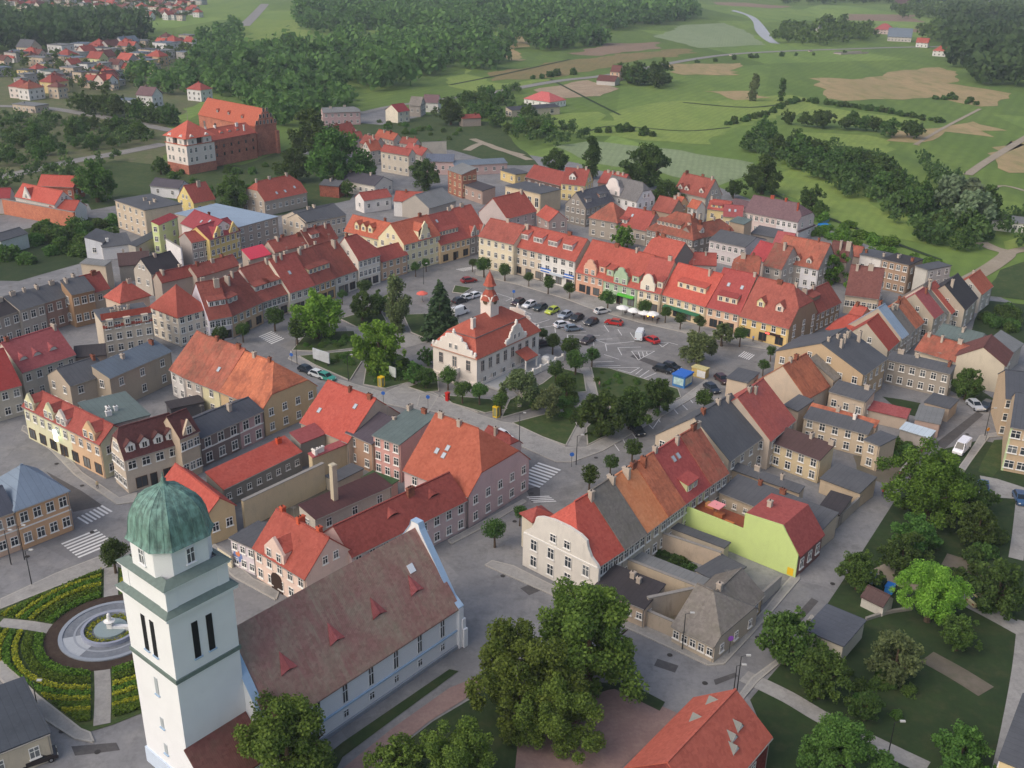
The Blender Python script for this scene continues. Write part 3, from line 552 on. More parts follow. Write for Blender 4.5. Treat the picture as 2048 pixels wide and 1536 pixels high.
# the terrace running away to the right corner, near end first; eaves face the viewer's right
_te = [zw(725, 1345), zw(875, 1200), zw(1000, 1110), zw(1085, 1085), zw(1290, 960), zw(1390, 1000), zw(1475, 960), zw(1590, 830), zw(1640, 800), zw(1760, 765)]
_tr = [zw(290, 985), zw(640, 930), zw(790, 900), zw(850, 840), zw(960, 790), zw(1130, 730), zw(1210, 700), zw(1310, 690), zw(1420, 660), zw(1580, 590)]
_tl = [('bright orange red hipped roof', T_NEW, 0), ('silver sheet metal strip roof', M_METAL, 1), ('grey tin strip roof', T_GREY, 2), ('patched orange strip roof with yellow gutter', T_PATCH, 2), ('pink strip roof', T_PINK, 1), ('grey green strip roof', T_GREY, 1), ('bright red strip roof', T_RED, 1), ('dark grey strip roof', F_BLACK, 1), ('last orange roof', T_ORANGE, 1)]
def trow(x0, x1, rx, ry, i):
    lb, rm, nc = _tl[i]
    house(lb + ' of the crooked terrace beyond the big grey roof', x0, x1, (rx, ry), 5.2 + .35 * ((i * 5) % 3), 42, rm, [(200, 186, 160), (190, 176, 150), (206, 196, 180)][i % 3], name='terrace_house', chim=nc, fw=(2, 2))
trow(zw(745, 1335), zw(870, 1225), *zw(545, 1080), 0); trow(zw(872, 1224), zw(935, 1180), *zw(650, 940), 1); trow(zw(938, 1178), zw(1000, 1130), *zw(790, 930), 2); trow(zw(1003, 1128), zw(1085, 1062), *zw(855, 870), 3)
trow(zw(1185, 1030), zw(1290, 955), *zw(960, 830), 4); trow(zw(1292, 985), zw(1345, 940), *zw(1030, 760), 5); trow(zw(1350, 985), zw(1405, 935), *zw(1130, 735), 6); trow(zw(1480, 950), zw(1600, 832), *zw(1310, 700), 7); trow(zw(1640, 800), zw(1745, 720), *zw(1590, 600), 8)
house('hipped orange roof in front of the silver strip roof', zw(165, 1130), zw(545, 1210), zw(420, 1010), 4.6, 40, T_NEW, (190, 170, 150), style='hip', wins=False, chim=0)
house('small orange roof corner behind the hipped orange roof', zw(385, 975), zw(500, 1010), zw(430, 905), 5.2, 40, T_RED, (200, 170, 140), wins=False, chim=1)
# buildings lower right of the crooked terrace
house('long low orange red roof with pale gable end toward the gate', zw(1010, 1330), zw(1450, 1465), zw(1250, 1225), 4.6, 38, T_OLD, (216, 200, 168), name='long_house', bw=0, fw=(0, 0), chim=[(.1, .9), (.4, .8), (.75, 1)])
house('pale gabled house with maroon roof facing the side street', z7(1910, 1300), z7(1960, 1210), z7(1800, 1120), 6.6, 32, T_BROWN, (220, 204, 172), fw=(3, 2), aw=0, chim=0)
house('grey two storey tenement with white framed windows and dark roof', zb(1210, 240), zb(1600, 330), zb(1430, 235), 5.7, 16, F_DARK, (170, 158, 140), name='tenement', style='mono', fw=(6, 2), chim=3)
house('blue grey long roof behind the orange red long house', zw(1200, 1190), zw(1600, 1290), zw(1430, 1130), 5.0, 22, F_GREEN, (190, 176, 160), name='long_house', chim=1, wins=False)
house('grey lean-to behind the pale gabled house', z7(1960, 1210), z7(2030, 1150), z7(1850, 1090), 5.0, 20, F_GREY, (190, 176, 160), name='outbuilding', style='mono', chim=0, wins=False)

# ================================================================== south-east block, the side of the square nearest the church
def erow(i): return [ze(840, 766), ze(988, 668), ze(1110, 577), ze(1238, 480), ze(1332, 412), ze(1480, 302), ze(1580, 236)][i]
_er = [ze(640, 450), ze(820, 335), ze(975, 240), ze(1085, 172), ze(1170, 122), ze(1300, 38)]
_el = [('white baroque gabled house with fresh red roof opposite the church', T_NEW, (226, 218, 200), [(.9, .9)]), ('grey tiled middle house beside the red baroque house', T_GREY, (190, 180, 160), [(.95, .95)]), ('faded orange tiled house in the row opposite the church', tile((236, 144, 78), (204, 116, 68), .5), (206, 190, 160), [(.9, .95), (.5, .9)]),
       ('streaked brown and red tiled house in the row opposite the church', T_PATCH, (200, 180, 150), [(.3, .9)]), ('smooth brick red roofed house with lime dormer', tile((186, 72, 64), amt=.15), (206, 216, 140), [(.1, 1), (.8, .9)]), ('rusty orange end house of the row opposite the church', T_OLD, (200, 186, 160), [(.9, .97), (.7, .97)])]
for i, (lb, rm, wc, ch) in enumerate(_el):
    house(lb, erow(i), lerp(erow(i), erow(i + 1), .995), _er[i], 6.2 + (.12 * (i % 2)), 45, rm, wc, name='row_house', ha=.42 if i == 0 else 0, fw=(max(2, 5 - i % 3), 2), chim=ch, aw=0, bw=0, autoside=False if i else False,
          dorm=[sh(.42, .1, 3.4, 1.5, 2, wall=plaster((206, 216, 140)))] if i == 4 else [], sky=[(.45, .72), (.62, .72)] if i == 4 else [])
E1 = [F for F in ALLH if F.label.startswith('white baroque')][0]
# the curved west gable of the baroque house
def end_gable(F, s, prof, h, wall, cols, rows, th=.5, ext=.6, ww=1.05, wh=1.6):
    (ox, oy), (dx, dy), Ls, rz = side_geo(F, s); g = MB(); c = Ls / 2
    pts = [((c + px * (c + ext)), 0, F.he - .3 + pz * h) for px, pz in PROFILES[prof]]
    g.prism([(-ext + 0, 0, 0)] + pts[:1] + pts[1:] + [(Ls + ext, 0, 0)], (0, th, 0))
    o = g.build('end_gable', wall, F.root, (ox + dy * th, oy - dx * th, 0), (0, 0, rz)); return o
for s_ in ('l', 'r'):
    if faces_cam(E1, s_):
        (ox, oy), (dx, dy), Ls, rz = side_geo(E1, s_); wm = plaster((232, 224, 208))
        end_gable(E1, s_, 'sweep', (E1.hr - E1.he) * 1.0, wm, 4, 2); F2 = Frame(); F2.L, F2.D, F2.he = E1.L, E1.D, E1.he
        put_windows(F2, E1.root, s_, 4, 2, 1.1, 1.7, off=.54, fh=2.9, z0=.9); put_windows(F2, E1.root, s_, 2, 1, 1.0, 1.2, z0=6.9, off=.54, x0=Ls * .3, x1=Ls * .7)
        MB().box(-.4, -.62, 5.95, Ls + .4, -.5, 6.15).build('cornice', WHITE, E1.root, (ox, oy, 0), (0, 0, rz))
house('small red hipped porch roof on the corner of the baroque house', ze(410, 470), ze(470, 515), ze(480, 430), 6.2, 30, T_BRICK, (222, 210, 180), name='porch', style='hip', wins=False, chim=0, cat='porch')
house('dark grey roofed house after the rusty end house', zb(238, 858), zb(458, 700), zb(110, 545), 6.3, 38, F_DARK, (206, 186, 156), name='row_house', fw=(4, 2), chim=[(.2, .97), (.6, .97), (.8, .9)])
house('smooth red and mottled mauve roofed house before the long dark annexes', zb(490, 735), zb(640, 607), zb(340, 440), 6.2, 42, tile((206, 92, 74), (150, 84, 84), .55), (200, 180, 156), name='row_house', fw=(3, 2), chim=[(.5, .85), (.4, .95)])
flatroof('cream firewall house with grey felt roof beside the red and mauve roof', zq(360, 372), zq(560, 420), zq(515, 285), 6.6, F_DARK, (216, 190, 156), name='house', chim=0, wins=False)
house('grey blue felt roofed annex between two red roofs', zq(920, 632), zq(1060, 690), zq(800, 430), 5.6, 12, F_DARK, (196, 170, 140), name='annex', style='mono', chim=0, wins=False, hr=None)
house('ragged orange tiled roof with lichen below the big grey roof', zq(1130, 570), zq(1355, 440), zq(1010, 200), 5.4, 42, T_PATCH, (214, 188, 156), name='row_house', chim=[(.3, 1.0), (.55, 1.0)], wins=False)
house('big blue grey felt roof with white vents and yellow end wall', zb(1062, 335), zb(1205, 232), zb(830, 128), 7.2, 24, F_DARK, (206, 172, 122), name='big_house', fw=(4, 2), chim=[(.2, .95), (.5, .9), (.5, .75), (.75, .8), (.3, .7), (.85, .6)], chm=CH_CREAM)
house('pale grey tin roof against the big grey felt roof', zb(880, 370), zb(975, 300), zb(780, 210), 5.6, 30, T_GREY, (200, 176, 146), name='annex', style='mono', chim=0, wins=False)
house('grey roofed two window annex below the ragged orange roof', zb(855, 435), zb(1080, 500), zb(960, 385), 5.0, 14, F_DARK, (214, 190, 158), name='annex', style='mono', fw=(3, 1), chim=[(.8, .9)], chm=CH_CREAM)
house('pink roofed garden shed with red chimney', zb(1090, 545), zb(1330, 600), zb(1220, 520), 2.8, 16, T_PINK, (200, 176, 150), name='shed', style='mono', wins=False, chim=0)
house('long dark roofed tan house with three upper windows', zb(700, 597), zb(1095, 700), zb(920, 580), 4.9, 16, F_DARK, (214, 190, 152), name='long_house', style='mono', fw=(5, 2), chim=[(.7, .95)], chm=plain((238, 232, 222), .8))
house('narrow rust tiled strip roof behind the long dark roofed house', zb(730, 545), zb(1140, 655), zb(940, 565), 5.6, 20, T_PATCH, (200, 176, 150), name='strip_roof', style='mono', depth=1.6, wins=False, chim=[(.4, .8)])
flatroof('tan end tower of the long dark roofed house', zb(1070, 735), zb(1165, 772), zb(1120, 665), 5.3, F_DARK, (216, 190, 150), name='annex', fw=(1, 2), chim=0, autoside=False)
house('brown roofed yellow rear house with white framed windows', zb(505, 748), zb(800, 858), zb(680, 695), 4.8, 16, F_BROWN, (222, 196, 140), name='rear_house', style='mono', fw=(4, 2), bw=0, chim=[(.55, .95), (.95, .95)], chm=CH_CREAM)
house('grey felt roofed yard garage with pillars', zb(802, 968), zb(1045, 1060), zb(960, 900), 3.0, 8, F_DARK, (206, 180, 140), name='garage', style='mono', wins=False, chim=0)
house('dark low shed beside the yard garage', zb(790, 1150), zb(920, 1192), zb(900, 1060), 2.6, 8, F_BLACK, (150, 140, 126), name='shed', style='mono', wins=False, chim=0)
house('long grey felt roofed stable with brick chimneys', zb(182, 1052), zb(800, 1300), zb(530, 1040), 3.6, 10, F_DARK, (206, 184, 150), name='stable', style='mono', fw=(9, 1), ww=.6, wh=.8, bw=0, chim=[(.25, .9), (.48, .9)], chm=CH_BRICK)
house('narrow tan shed with blue grey roof behind the stable', zb(238, 905), zb(672, 1058), zb(480, 945), 3.8, 14, F_DARK, (210, 184, 148), name='shed', style='mono', wins=False, chim=[(.35, .9), (.7, .9)], chm=CH_CREAM)
flatroof('corrugated grey garage near the side street wall', zb(1380, 610), zb(1530, 640), zb(1500, 540), 3.0, F_GREY, (196, 160, 140), name='garage', wins=False, chim=0, fw=0)
flatroof('dark ridged garage roof behind the corrugated garage', zb(1440, 505), zb(1590, 545), zb(1530, 460), 3.0, F_DARK, (196, 170, 140), name='garage', wins=False, chim=0)
house('pale translucent lean-to roof by the garage', zb(1290, 665), zb(1470, 720), zb(1400, 650), 2.6, 8, M_LIGHT, (180, 170, 160), name='lean_to', style='mono', wins=False, chim=0)
# ruined yard block by the corner
house('black felt roofed low workshop below the baroque house', ze(816, 896), ze(1110, 1015), ze(1120, 840), 3.4, 7, F_BLACK, (206, 180, 148), name='workshop', style='mono', fw=(5, 1), ww=.8, wh=.9, chim=[(.45, .8), (.6, .7)], chm=CH_CREAM)
house('grey tiled derelict corner house with sagging roof', ze(1268, 1105), ze(1508, 1225), ze(1545, 940), 3.0, 34, T_GREY, (206, 186, 156), name='derelict_house', hb=.8, fw=(5, 1), bw=(3, 1), ww=.8, wh=1.1, chim=0)
house('grey tiled stable with ochre end wall on the side street', ze(1642, 1068), ze(1778, 930), ze(1600, 842), 3.2, 36, T_GREY, (220, 184, 116), name='stable', fw=(2, 1), chim=[(.1, 1)])
flatroof('low dark double garage in the walled yard', ze(1400, 800), ze(1530, 870), ze(1560, 720), 2.6, F_DARK, (200, 190, 176), name='garage', fw=0, wins=False, chim=0)
flatroof('long concrete roofed yard walkway below the lime wall', ze(1010, 730), ze(1420, 895), ze(1090, 700), 2.8, F_GREY, (206, 184, 152), name='walkway', wins=False, chim=0)
flatroof('narrow blue grey roofed passage along the lime wall', ze(1225, 545), ze(1560, 670), ze(1270, 525), 3.0, F_DARK, (200, 186, 160), name='passage', wins=False, chim=0)

# lime house: flat back, tiled slope to the street, lime firewall
def lime_house():
    F = frame(zf(568, 312), zf(705, 188), zf(515, 118), 4.2, hr=8.0, full=True); L, D = F.L, F.half; x0 = 9.5
    root = empty('lime_house', F.a, F.rz); tag(root, 'house with lime green firewall and smooth red roof on the side street', 'house')
    lime = plaster((204, 232, 104), .2); T = tile((176, 74, 66), amt=.15)
    W = MB(); prof = [(0, 0), (0, 4.2), (D, 8.0), (x0, 7.6), (x0, 0)]
    for x in (0, L): W.poly([(x, y, z) for y, z in (prof if x == 0 else prof[::-1])])
    W.poly([(0, 0, 0), (L, 0, 0), (L, 0, 4.2), (0, 0, 4.2)]); W.poly([(L, x0, 0), (0, x0, 0), (0, x0, 7.6), (L, x0, 7.6)]); W.build('wall', plaster((150, 96, 84)), root)
    T1 = MB(); t = (8 - 4.2) / D
    T1.prism([(-.1, -.35, 4.2 - .35 * t), (L + .1, -.35, 4.2 - .35 * t), (L + .1, D, 8.0), (-.1, D, 8.0)], (0, 0, .16)); T1.prism([(-.1, D, 8.0), (L + .1, D, 8.0), (L + .1, x0, 7.6), (-.1, x0, 7.6)], (0, 0, .16)); r = T1.build('roof', T, root)
    link('chimney', chimney_mesh(.7, .7, 1.5, CH_CREAM), r, (L * .5, x0 * .8, 7.5))
    MB().prism([(-.02, 0, 0), (-.02, 0, 4.15), (-.02, D, 8.2), (-.02, x0, 7.8), (-.02, x0, 0)], (-.25, 0, 0)).build('firewall', lime, root)
    MB().prism([(-.02, x0, 0), (-.02, x0, 5.0), (-.02, x0 + 12, 5.0), (-.02, x0 + 12, 0)], (-.25, 0, 0)).build('terrace_wall', lime, root)
    MB().box(0, x0 + .1, 0, 5.5, x0 + 12, 3.6).build('terrace_deck', plain((150, 84, 56), .8, var=.3), root)
    for s in range(3): MB().box(.5 + s * 1.7, x0 + 2.5 + s * 2.6, 3.6, 1.6 + s * 1.7, x0 + 4.1 + s * 2.6, 4.3).build('planter_table', plain([(206, 130, 70), (180, 110, 70), (200, 140, 90)][s], .8, var=.2), root)
    put_windows(F, root, 'f', 3, 1, 1.1, 1.6, z0=1.2, fh=4); MB().box(-.31, .4, .2, -.26, 1.4, 1.5).build('sign', plain((232, 190, 40), .6, var=0), root)
    u = empty('parasol', F.a + F.u * 2.6 + F.n * (x0 + 6.5) + Vector((0, 0, 3.6)), F.rz); tag(u, 'small pink parasol on the wooden roof terrace', 'parasol')
    MB().cone((0, 0, 0), (0, 0, 2.2), .04, .04, 6).build('pole', GREYC, u); MB().prism([(-1.1, -1.1, 1.9), (1.1, -1.1, 1.9), (1.1, 1.1, 1.9), (-1.1, 1.1, 1.9)], (0, 0, .12)).build('canopy', plain((240, 158, 160), .8, var=.05), u)
lime_house()

# ================================================================== block between the square and the church
house('tan gable fronted house with patched orange roof and white string course', lerp(z4(1350, 1290), z9(100, 787), .45), z9(100, 787), z9(300, 500), 6.2, 42, T_PATCH, (222, 184, 118), name='gable_house', hb=.68, bw=(4, 2), fw=(2, 2), aw=0, chim=[(.25, .97), (.6, .97)])
house('yellow backed house with streaked orange roof beside the tan gable house', lerp(z4(1350, 1290), z9(100, 787), .22), lerp(z4(1350, 1290), z9(100, 787), .447), z4(1700, 1060), 6.2, 43, T_OLD, (232, 222, 160), name='row_house', fw=(1, 2), aw=0, bw=0, chim=[(.7, .97)], sky=[(.4, .4)])
house('beige backed house with brown stained orange roof', z4(1350, 1290), lerp(z4(1350, 1290), z9(100, 787), .217), z4(1590, 1020), 6.2, 43, T_OLD, (206, 192, 176), name='row_house', fw=(2, 2), aw=0, bw=0, chim=[(.5, .97)])
house('white backed house with rusty orange roof at the end of the patched row', z4(1245, 1232), z4(1345, 1287), z4(1470, 975), 6.1, 43, T_OLD, (226, 222, 216), name='row_house', fw=(2, 2), aw=0, chim=0)
house('brown rendered house with dark slate roof and white framed windows', zt(140, 787), lerp(zt(140, 787), zt(990, 415), .62), zt(400, 388), 6.0, 24, felt((78, 82, 90)), (140, 118, 108), name='row_house', fw=(3, 2), chim=[(.05, 1)], ww=1.25, wh=1.7, band=(3.3,))
house('pink house with dark slate roof next to the tan gable house', lerp(zt(140, 787), zt(990, 415), .624), zt(990, 415), zt(760, 255), 6.0, 24, felt((78, 82, 90)), (206, 160, 156), name='row_house', fw=(2, 2), chim=[(.02, .7)], ww=1.25, wh=1.7, band=(3.3,), chm=CH_CREAM)
# corner block with brown mansard
BM = tile((104, 58, 56), (86, 48, 48), .4)
house('modern corner house with chocolate brown steep roof and four box dormers', z8(905, 1008), z8(1308, 885), z8(1130, 715), 7.0, 58, BM, (216, 196, 168), name='corner_house', fw=(4, 2), shop=True, aw=(3, 2), ha=.35, chim=0, ww=1.3, dorm=[gb(.15, .12, 1.7, 1.3, wall=WHITE), gb(.4, .12, 1.7, 1.3, wall=WHITE), gb(.65, .12, 1.7, 1.3, wall=WHITE), gb(.88, .12, 1.7, 1.3, wall=WHITE)])
house('narrow beige bay beside the chocolate brown roof with red verge', z8(1312, 860), z8(1452, 800), z8(1340, 660), 8.6, 48, BM, (212, 186, 150), name='bay_house', fw=(3, 2), bw=0, chim=0, gables=[dict(u=.5, w=3.2, h=3.2, prof='tri', n=1, wall=plaster((212, 186, 150)))])
_F = house('pale yellow green shop row with red roof and pointed gables', z8(168, 622), z8(735, 905), z8(480, 605), 7.0, 40, T_BRICK, (226, 222, 172), name='shop_row', style='gable', ha=.9, fw=(10, 2), shop=True, chim=0, front=[(.62, 1, (228, 182, 128))],
      gables=[dict(u=.1, w=3.2, h=3.6, prof='ped', n=2, wall=plaster((226, 222, 160))), dict(u=.36, w=3.2, h=3.6, prof='ped', n=2, wall=plaster((226, 222, 160))), dict(u=.52, w=3.2, h=3.4, prof='ped', n=2, wall=plaster((224, 214, 196))), dict(u=.87, w=3.8, h=3.8, prof='ped', n=2, wall=plaster((236, 188, 120)))])
MB().box(_F.L * .44, -.9, 3.4, _F.L * .44 + .9, -.6, 5.6).build('lit_sign', plain((240, 255, 236), .5, var=0, emit=2.2), _F.root)
flatroof('grey green flat roof with white vents behind the shop row', z8(745, 785), z8(1095, 695), z8(495, 628), 8.2, F_GREEN, (200, 190, 176), name='flat_block', chim=[(.3, .3), (.36, .45), (.5, .4)], wins=False, chm=plain((236, 236, 232), .7))
house('blue grey metal roofed tenement with scarred tan wall', z8(800, 425), z8(1250, 228), z8(960, 215), 7.2, 20, felt((100, 112, 124)), (188, 168, 138), name='tenement', style='mono', fw=(3, 2), chim=[(.4, .7), (.9, .8)], ww=1.0, wh=1.5)
house('grey gabled tenement with slate roof beside the blue grey roof', z8(510, 478), z8(795, 385), z8(600, 300), 6.6, 30, F_DARK, (194, 174, 146), name='tenement', fw=(2, 2), chim=[(.9, .9)])
flatroof('dark flat roofed garage in the back court', z8(1250, 650), z8(1490, 600), z8(1270, 590), 3.0, F_BLACK, (90, 90, 96), name='garage', wins=False, chim=0)
house('rose pink roofed house with swept dormers on the left', z8(158, 378), z8(548, 245), z8(230, 102), 7.0, 42, T_PINK, (212, 200, 178), name='house', fw=(5, 2), aw=0, chim=[(.1, 1.02), (.95, .95)], dorm=[dict(t='eye', u=q, v=.3, w=2.2, h=.9) for q in (.15, .4, .7)])
house('deep red roofed house cut by the left picture edge', z8(-190, 560), z8(152, 468), z8(-60, 230), 6.6, 44, tile((190, 56, 50), amt=.2), (206, 196, 172), name='house', fw=(4, 2), chim=0)
house('black felt lean-to between the rose roof and the tenement', z8(540, 270), z8(770, 250), z8(600, 190), 6.0, 20, F_BLACK, (150, 130, 116), name='lean_to', style='mono', chim=0, wins=False)
# grey tenement row on the far left
_gl = [('weathered grey', (170, 160, 146)), ('pale grey', (176, 166, 152)), ('red brown rendered', (170, 130, 112)), ('ochre brown', (176, 132, 82))]
_gx = [z4(-60, 872), z4(142, 805), z4(325, 748), z4(522, 690), z4(690, 652)]
_gr = [z4(20, 715), z4(180, 665), z4(370, 615), z4(560, 565)]
for i, (c_, w_) in enumerate(_gl):
    house('%s tenement with dark felt roof in the row at the left edge' % c_, _gx[i], lerp(_gx[i], _gx[i + 1], .995), _gr[i], 7.4 + .3 * (i % 2) + (.9 if i == 3 else 0), 24, [F_BLACK, F_DARK, F_DARK, F_DARK][i], w_, name='tenement', style='mono', fw=(3, 2), chim=2, chm=CH_CREAM, ww=1.15, wh=1.7)
house('small tan block with light roof behind the grey tenement row', z4(590, 460), z4(770, 480), z4(660, 430), 7, 10, F_GREY, (200, 180, 150), name='block', style='mono', chim=0, wins=False)
# along the church square
house('orange red roofed house with wide smooth roof beside the square', z9(372, 887), z9(722, 1036), z9(785, 672), 5.2, 40, T_NEW, (206, 180, 150), name='row_house', fw=(0, 0), aw=0, bw=0, autoside=False, chim=[(.9, .95), (.5, .95)], chm=CH_BRICK, sky=[(.2, .35), (.75, .7)])
house('dark plum roofed house with crumbling brick wall', z9(708, 964), z9(900, 1050), z9(960, 828), 6.2, 18, felt((84, 76, 84)), (186, 142, 106), name='rear_house', style='mono', fw=(2, 2), chim=[(.9, .9)])
house('tall pink rear house with green grey sheet roof', z9(902, 987), z9(1100, 1056), z9(1290, 830), 7.7, 9, F_GREEN, (230, 160, 146), name='rear_house', style='mono', fw=(3, 3), bw=0, chim=[(.1, .95), (.6, .97)])
house('large pink corner house with orange roof and double skylight', z9(1128, 1237), zp(598, 850), z9(1520, 890), 6.2, 42, T_ORANGE, (222, 186, 182), name='corner_house', hb=.62, fw=(3, 2), bw=(5, 2), aw=0, chim=[(.1, .97), (.4, .95)], sky=[(.3, .45), (.42, .42), (.42, .55)])
house('small red roofed annex behind the pink corner house', z9(1690, 1000), z9(1880, 1090), z9(1750, 925), 6.0, 40, T_BRICK, (226, 196, 186), name='annex', hb=.6, wins=False, chim=[(.4, .6)], chm=CH_CREAM)
house('long pink street wing with smooth red roof and two eyebrow windows', zg(1030, 900), zp(556, 905), zg(1300, 582), 5.7, 40, T_BRICK, (224, 190, 184), name='street_wing', fw=(9, 2), aw=0, bw=0, chim=[(.62, .85)], chm=CH_BRICK, dorm=[dict(t='eye', u=.42, v=.5, w=2.6, h=.5, wall=plain((70, 50, 44), .9)), dict(t='eye', u=.78, v=.5, w=2.6, h=.5, wall=plain((70, 50, 44), .9))])
house('peach pink gatehouse with central gable and arched carriage gate', zg(532, 852), zg(798, 1012), zg(780, 735), 5.6, 44, T_RED, (240, 204, 182), name='gatehouse', fw=(5, 2), bw=(1, 1), aw=0, chim=[(.1, 1.05), (.45, 1.05), (.8, 1.05)], chm=brick((206, 96, 64), (180, 84, 60)), gables=[dict(u=.42, w=4.6, h=4.2, prof='ped', n=2, rows=1, wall=plaster((240, 204, 182)))])
_F = ALLH[-1]
b = MB(); b.prism([(-1.3, 0, 0), (1.3, 0, 0), (1.3, 0, 2.2), (.9, 0, 2.9), (0, 0, 3.2), (-.9, 0, 2.9), (-1.3, 0, 2.2)], (0, .1, 0)); b.build('gate', plain((60, 44, 38), .8, var=.1), _F.root, ((_F.L * (.42 if not _F.sw else .58)), -.12, 0))
flatroof('small lilac house with mural and grey roof left of the gatehouse', zg(412, 808), zg(535, 862), zg(575, 735), 5.0, F_DARK, (222, 208, 216), name='mural_house', fw=(3, 2), ww=.9, wh=1.1, chim=0)
_F = ALLH[-1]
MB().cone((0, -.06, 0), (0, .01, 0), 1.0, 1.0, 14).build('mural', plain((120, 140, 190), .8, var=.5, scale=1.2), _F.root, (_F.L * .25, 0, 2.2)); MB().cone((0, -.09, 0), (0, 0, 0), .5, .5, 12).build('mural_disc', plain((226, 140, 100), .8, var=.3), _F.root, (_F.L * .27, 0, 2.7))
house('orange roofed house with yellow gable behind the church tower', zg(68, 512), zg(292, 692), zg(240, 515), 5.6, 42, T_NEW, (226, 190, 120), name='yellow_house', bw=(2, 1), fw=0, chim=0)
house('long red roofed outbuilding with grey wall in the court', zg(372, 557), zg(772, 364), zg(480, 385), 4.0, 22, T_NEW, (150, 146, 136), name='outbuilding', style='mono', fw=(8, 1), ww=.8, wh=1.0, chim=[(.88, .8)], chm=brick((206, 84, 50), (186, 76, 50)))
house('pinkish sheet roof joining the outbuilding to the orange red house', zg(770, 322), zg(895, 272), zg(800, 240), 5.0, 18, T_PINK, (150, 146, 136), name='link_roof', style='mono', wins=False, chim=0)
house('yellow rear house with pink sheet roof and two white stacks', zg(830, 395), zg(1020, 318), zg(930, 330), 4.6, 16, T_PINK, (222, 196, 140), name='rear_house', style='mono', wins=False, chim=[(.1, .3), (.25, .3)], chm=plain((238, 234, 226), .8))
def yard_wall(label, A, B, h, th, m, name='yard_wall', z=0.0):
    a, b = P(A, h), P(B, h); u = b - a; u.z = 0; F_ = MB(); F_.box(0, 0, 0, u.length, th, h - z); F_.box(-.04, -.06, h - z, u.length + .04, th + .06, h - z + .12, 1)
    o = F_.build(name, [m, GREYC], None, (a.x, a.y, z), (0, 0, math.atan2(u.y, u.x))); tag(o, label, 'wall'); return o
yard_wall('long yellow rendered court wall with a dark window and chimney tower', zg(478, 622), zg(892, 428), 5.2, .6, plaster((224, 198, 142)))
yard_wall('low cream garden wall left of the lilac mural house', zg(345, 855), zg(412, 900), 2.4, .3, plaster((222, 208, 170)))
_c = P(zg(935, 430), 10.5); b = MB(); b.box(-.45, -.45, 0, .45, .45, 10.5); b.box(-.55, -.55, 10.2, .55, .55, 10.4); tag(b.build('chimney_stack', [plaster((206, 192, 156), .5)], None, (_c.x, _c.y, 0), (0, 0, .8)), 'tall slim cream chimney stack standing in the court', 'chimney')
house('dark brown sheet roof over the restaurant court', zg(845, 712), zg(1235, 540), zg(920, 575), 3.4, 10, felt((86, 58, 58)), (206, 196, 176), name='court_shed', style='mono', fw=(3, 1), chim=0)
flatroof('small roof garden with green hedges behind the pink rear house', zg(1215, 548), zg(1268, 515), zg(1105, 490), 3.2, plain((70, 96, 60), .95, var=.4), (226, 170, 150), name='roof_garden', wins=False, chim=0)
flatroof('dark grey flat sheds at the foot of the tall chimney stack', zg(960, 520), zg(1090, 455), zg(930, 480), 2.6, F_DARK, (190, 176, 150), name='shed', wins=False, chim=0)
yard_wall('crumbling tan boundary wall along the church side street', ze(1108, 1025), ze(1270, 1095), 2.6, .4, plaster((196, 176, 148), .7))
yard_wall('ruined inner wall standing in the black felt workshop yard', ze(1130, 960), ze(1390, 905), 4.0, .5, plaster((190, 174, 150), .8))
yard_wall('pale yard wall between the stable and the lime house', ze(1785, 925), ze(1890, 830), 2.2, .3, plaster((190, 180, 164), .6))
yard_wall('tan wall behind the walled green court', ze(1210, 590), ze(1540, 700), 3.2, .4, plaster((200, 176, 146), .7))
yard_wall('long cream wall running up from the black felt workshop', ze(1000, 735), ze(1400, 890), 3.4, .4, plaster((210, 188, 152), .6))
yard_wall('reddish fence wall of the overgrown garden by the street', zb(1290, 930), zb(1470, 725), 1.6, .2, brick((150, 96, 86), (120, 76, 70)))
yard_wall('grey block wall beside the dark shed along the street', zb(870, 1250), zb(1090, 1045), 2.0, .25, plaster((186, 172, 148), .6))

# ================================================================== left edge near the church
house('ochre two storey house with blue grey metal hipped roof', z8(112, 1385), z8(492, 1243), z8(150, 1065), 7.4, 38, felt((124, 140, 158), .3), (228, 172, 108), name='ochre_house', style='hip', fw=(4, 2), shop=False, bw=(4, 2), chim=0, ww=1.1, wh=1.6, band=(3.7,))
house('peach house with dark slate roof at the left edge', z8(-160, 1480), z8(105, 1388), z8(-60, 1240), 7.2, 38, felt((84, 88, 100)), (232, 186, 146), name='house', fw=(3, 2), chim=0, band=(3.6,))
flatroof('low house with dark flat roof in the bottom left corner', zc(262, 1348), zc(-120, 1500), zc(60, 1080), 4.0, felt((70, 76, 84)), (206, 190, 158), name='house', chim=0, fw=(2, 1))
# lower right corner
house('red tiled presbytery with white triangular louvres at the bottom edge', zh(1180, 1346), zh(1775, 640), zh(1110, 600), 5.0, 38, tile((196, 88, 62), amt=.2), brick((140, 62, 56), (116, 52, 48)), name='presbytery', fw=(2, 1), bw=(0, 0), chim=0, dorm=[dict(t='tri', u=q, v=w_, w=1.5, h=1.0, wall=plain((238,238,236),.6,var=0), roof=plain((130,134,130),.8)) for q, w_ in ((.78, .45), (.66, .4), (.6, .25))] + [dict(t='tri', u=q, v=.55, w=1.5, h=1.0, fl=True, wall=plain((238,238,236),.6,var=0), roof=plain((130,134,130),.8)) for q in (.87, .62)])
_F = ALLH[-1]
house('apartment block with tan walls and lime edge at the right border', (2022, 852), (2100, 866), (2062, 790), 9.2, 28, felt((80, 84, 92)), (214, 180, 132), name='apartment_block', fw=(3, 3), aw=0, ww=1.5, wh=1.4, chim=0, front=[(0, .06, (200, 226, 150))])
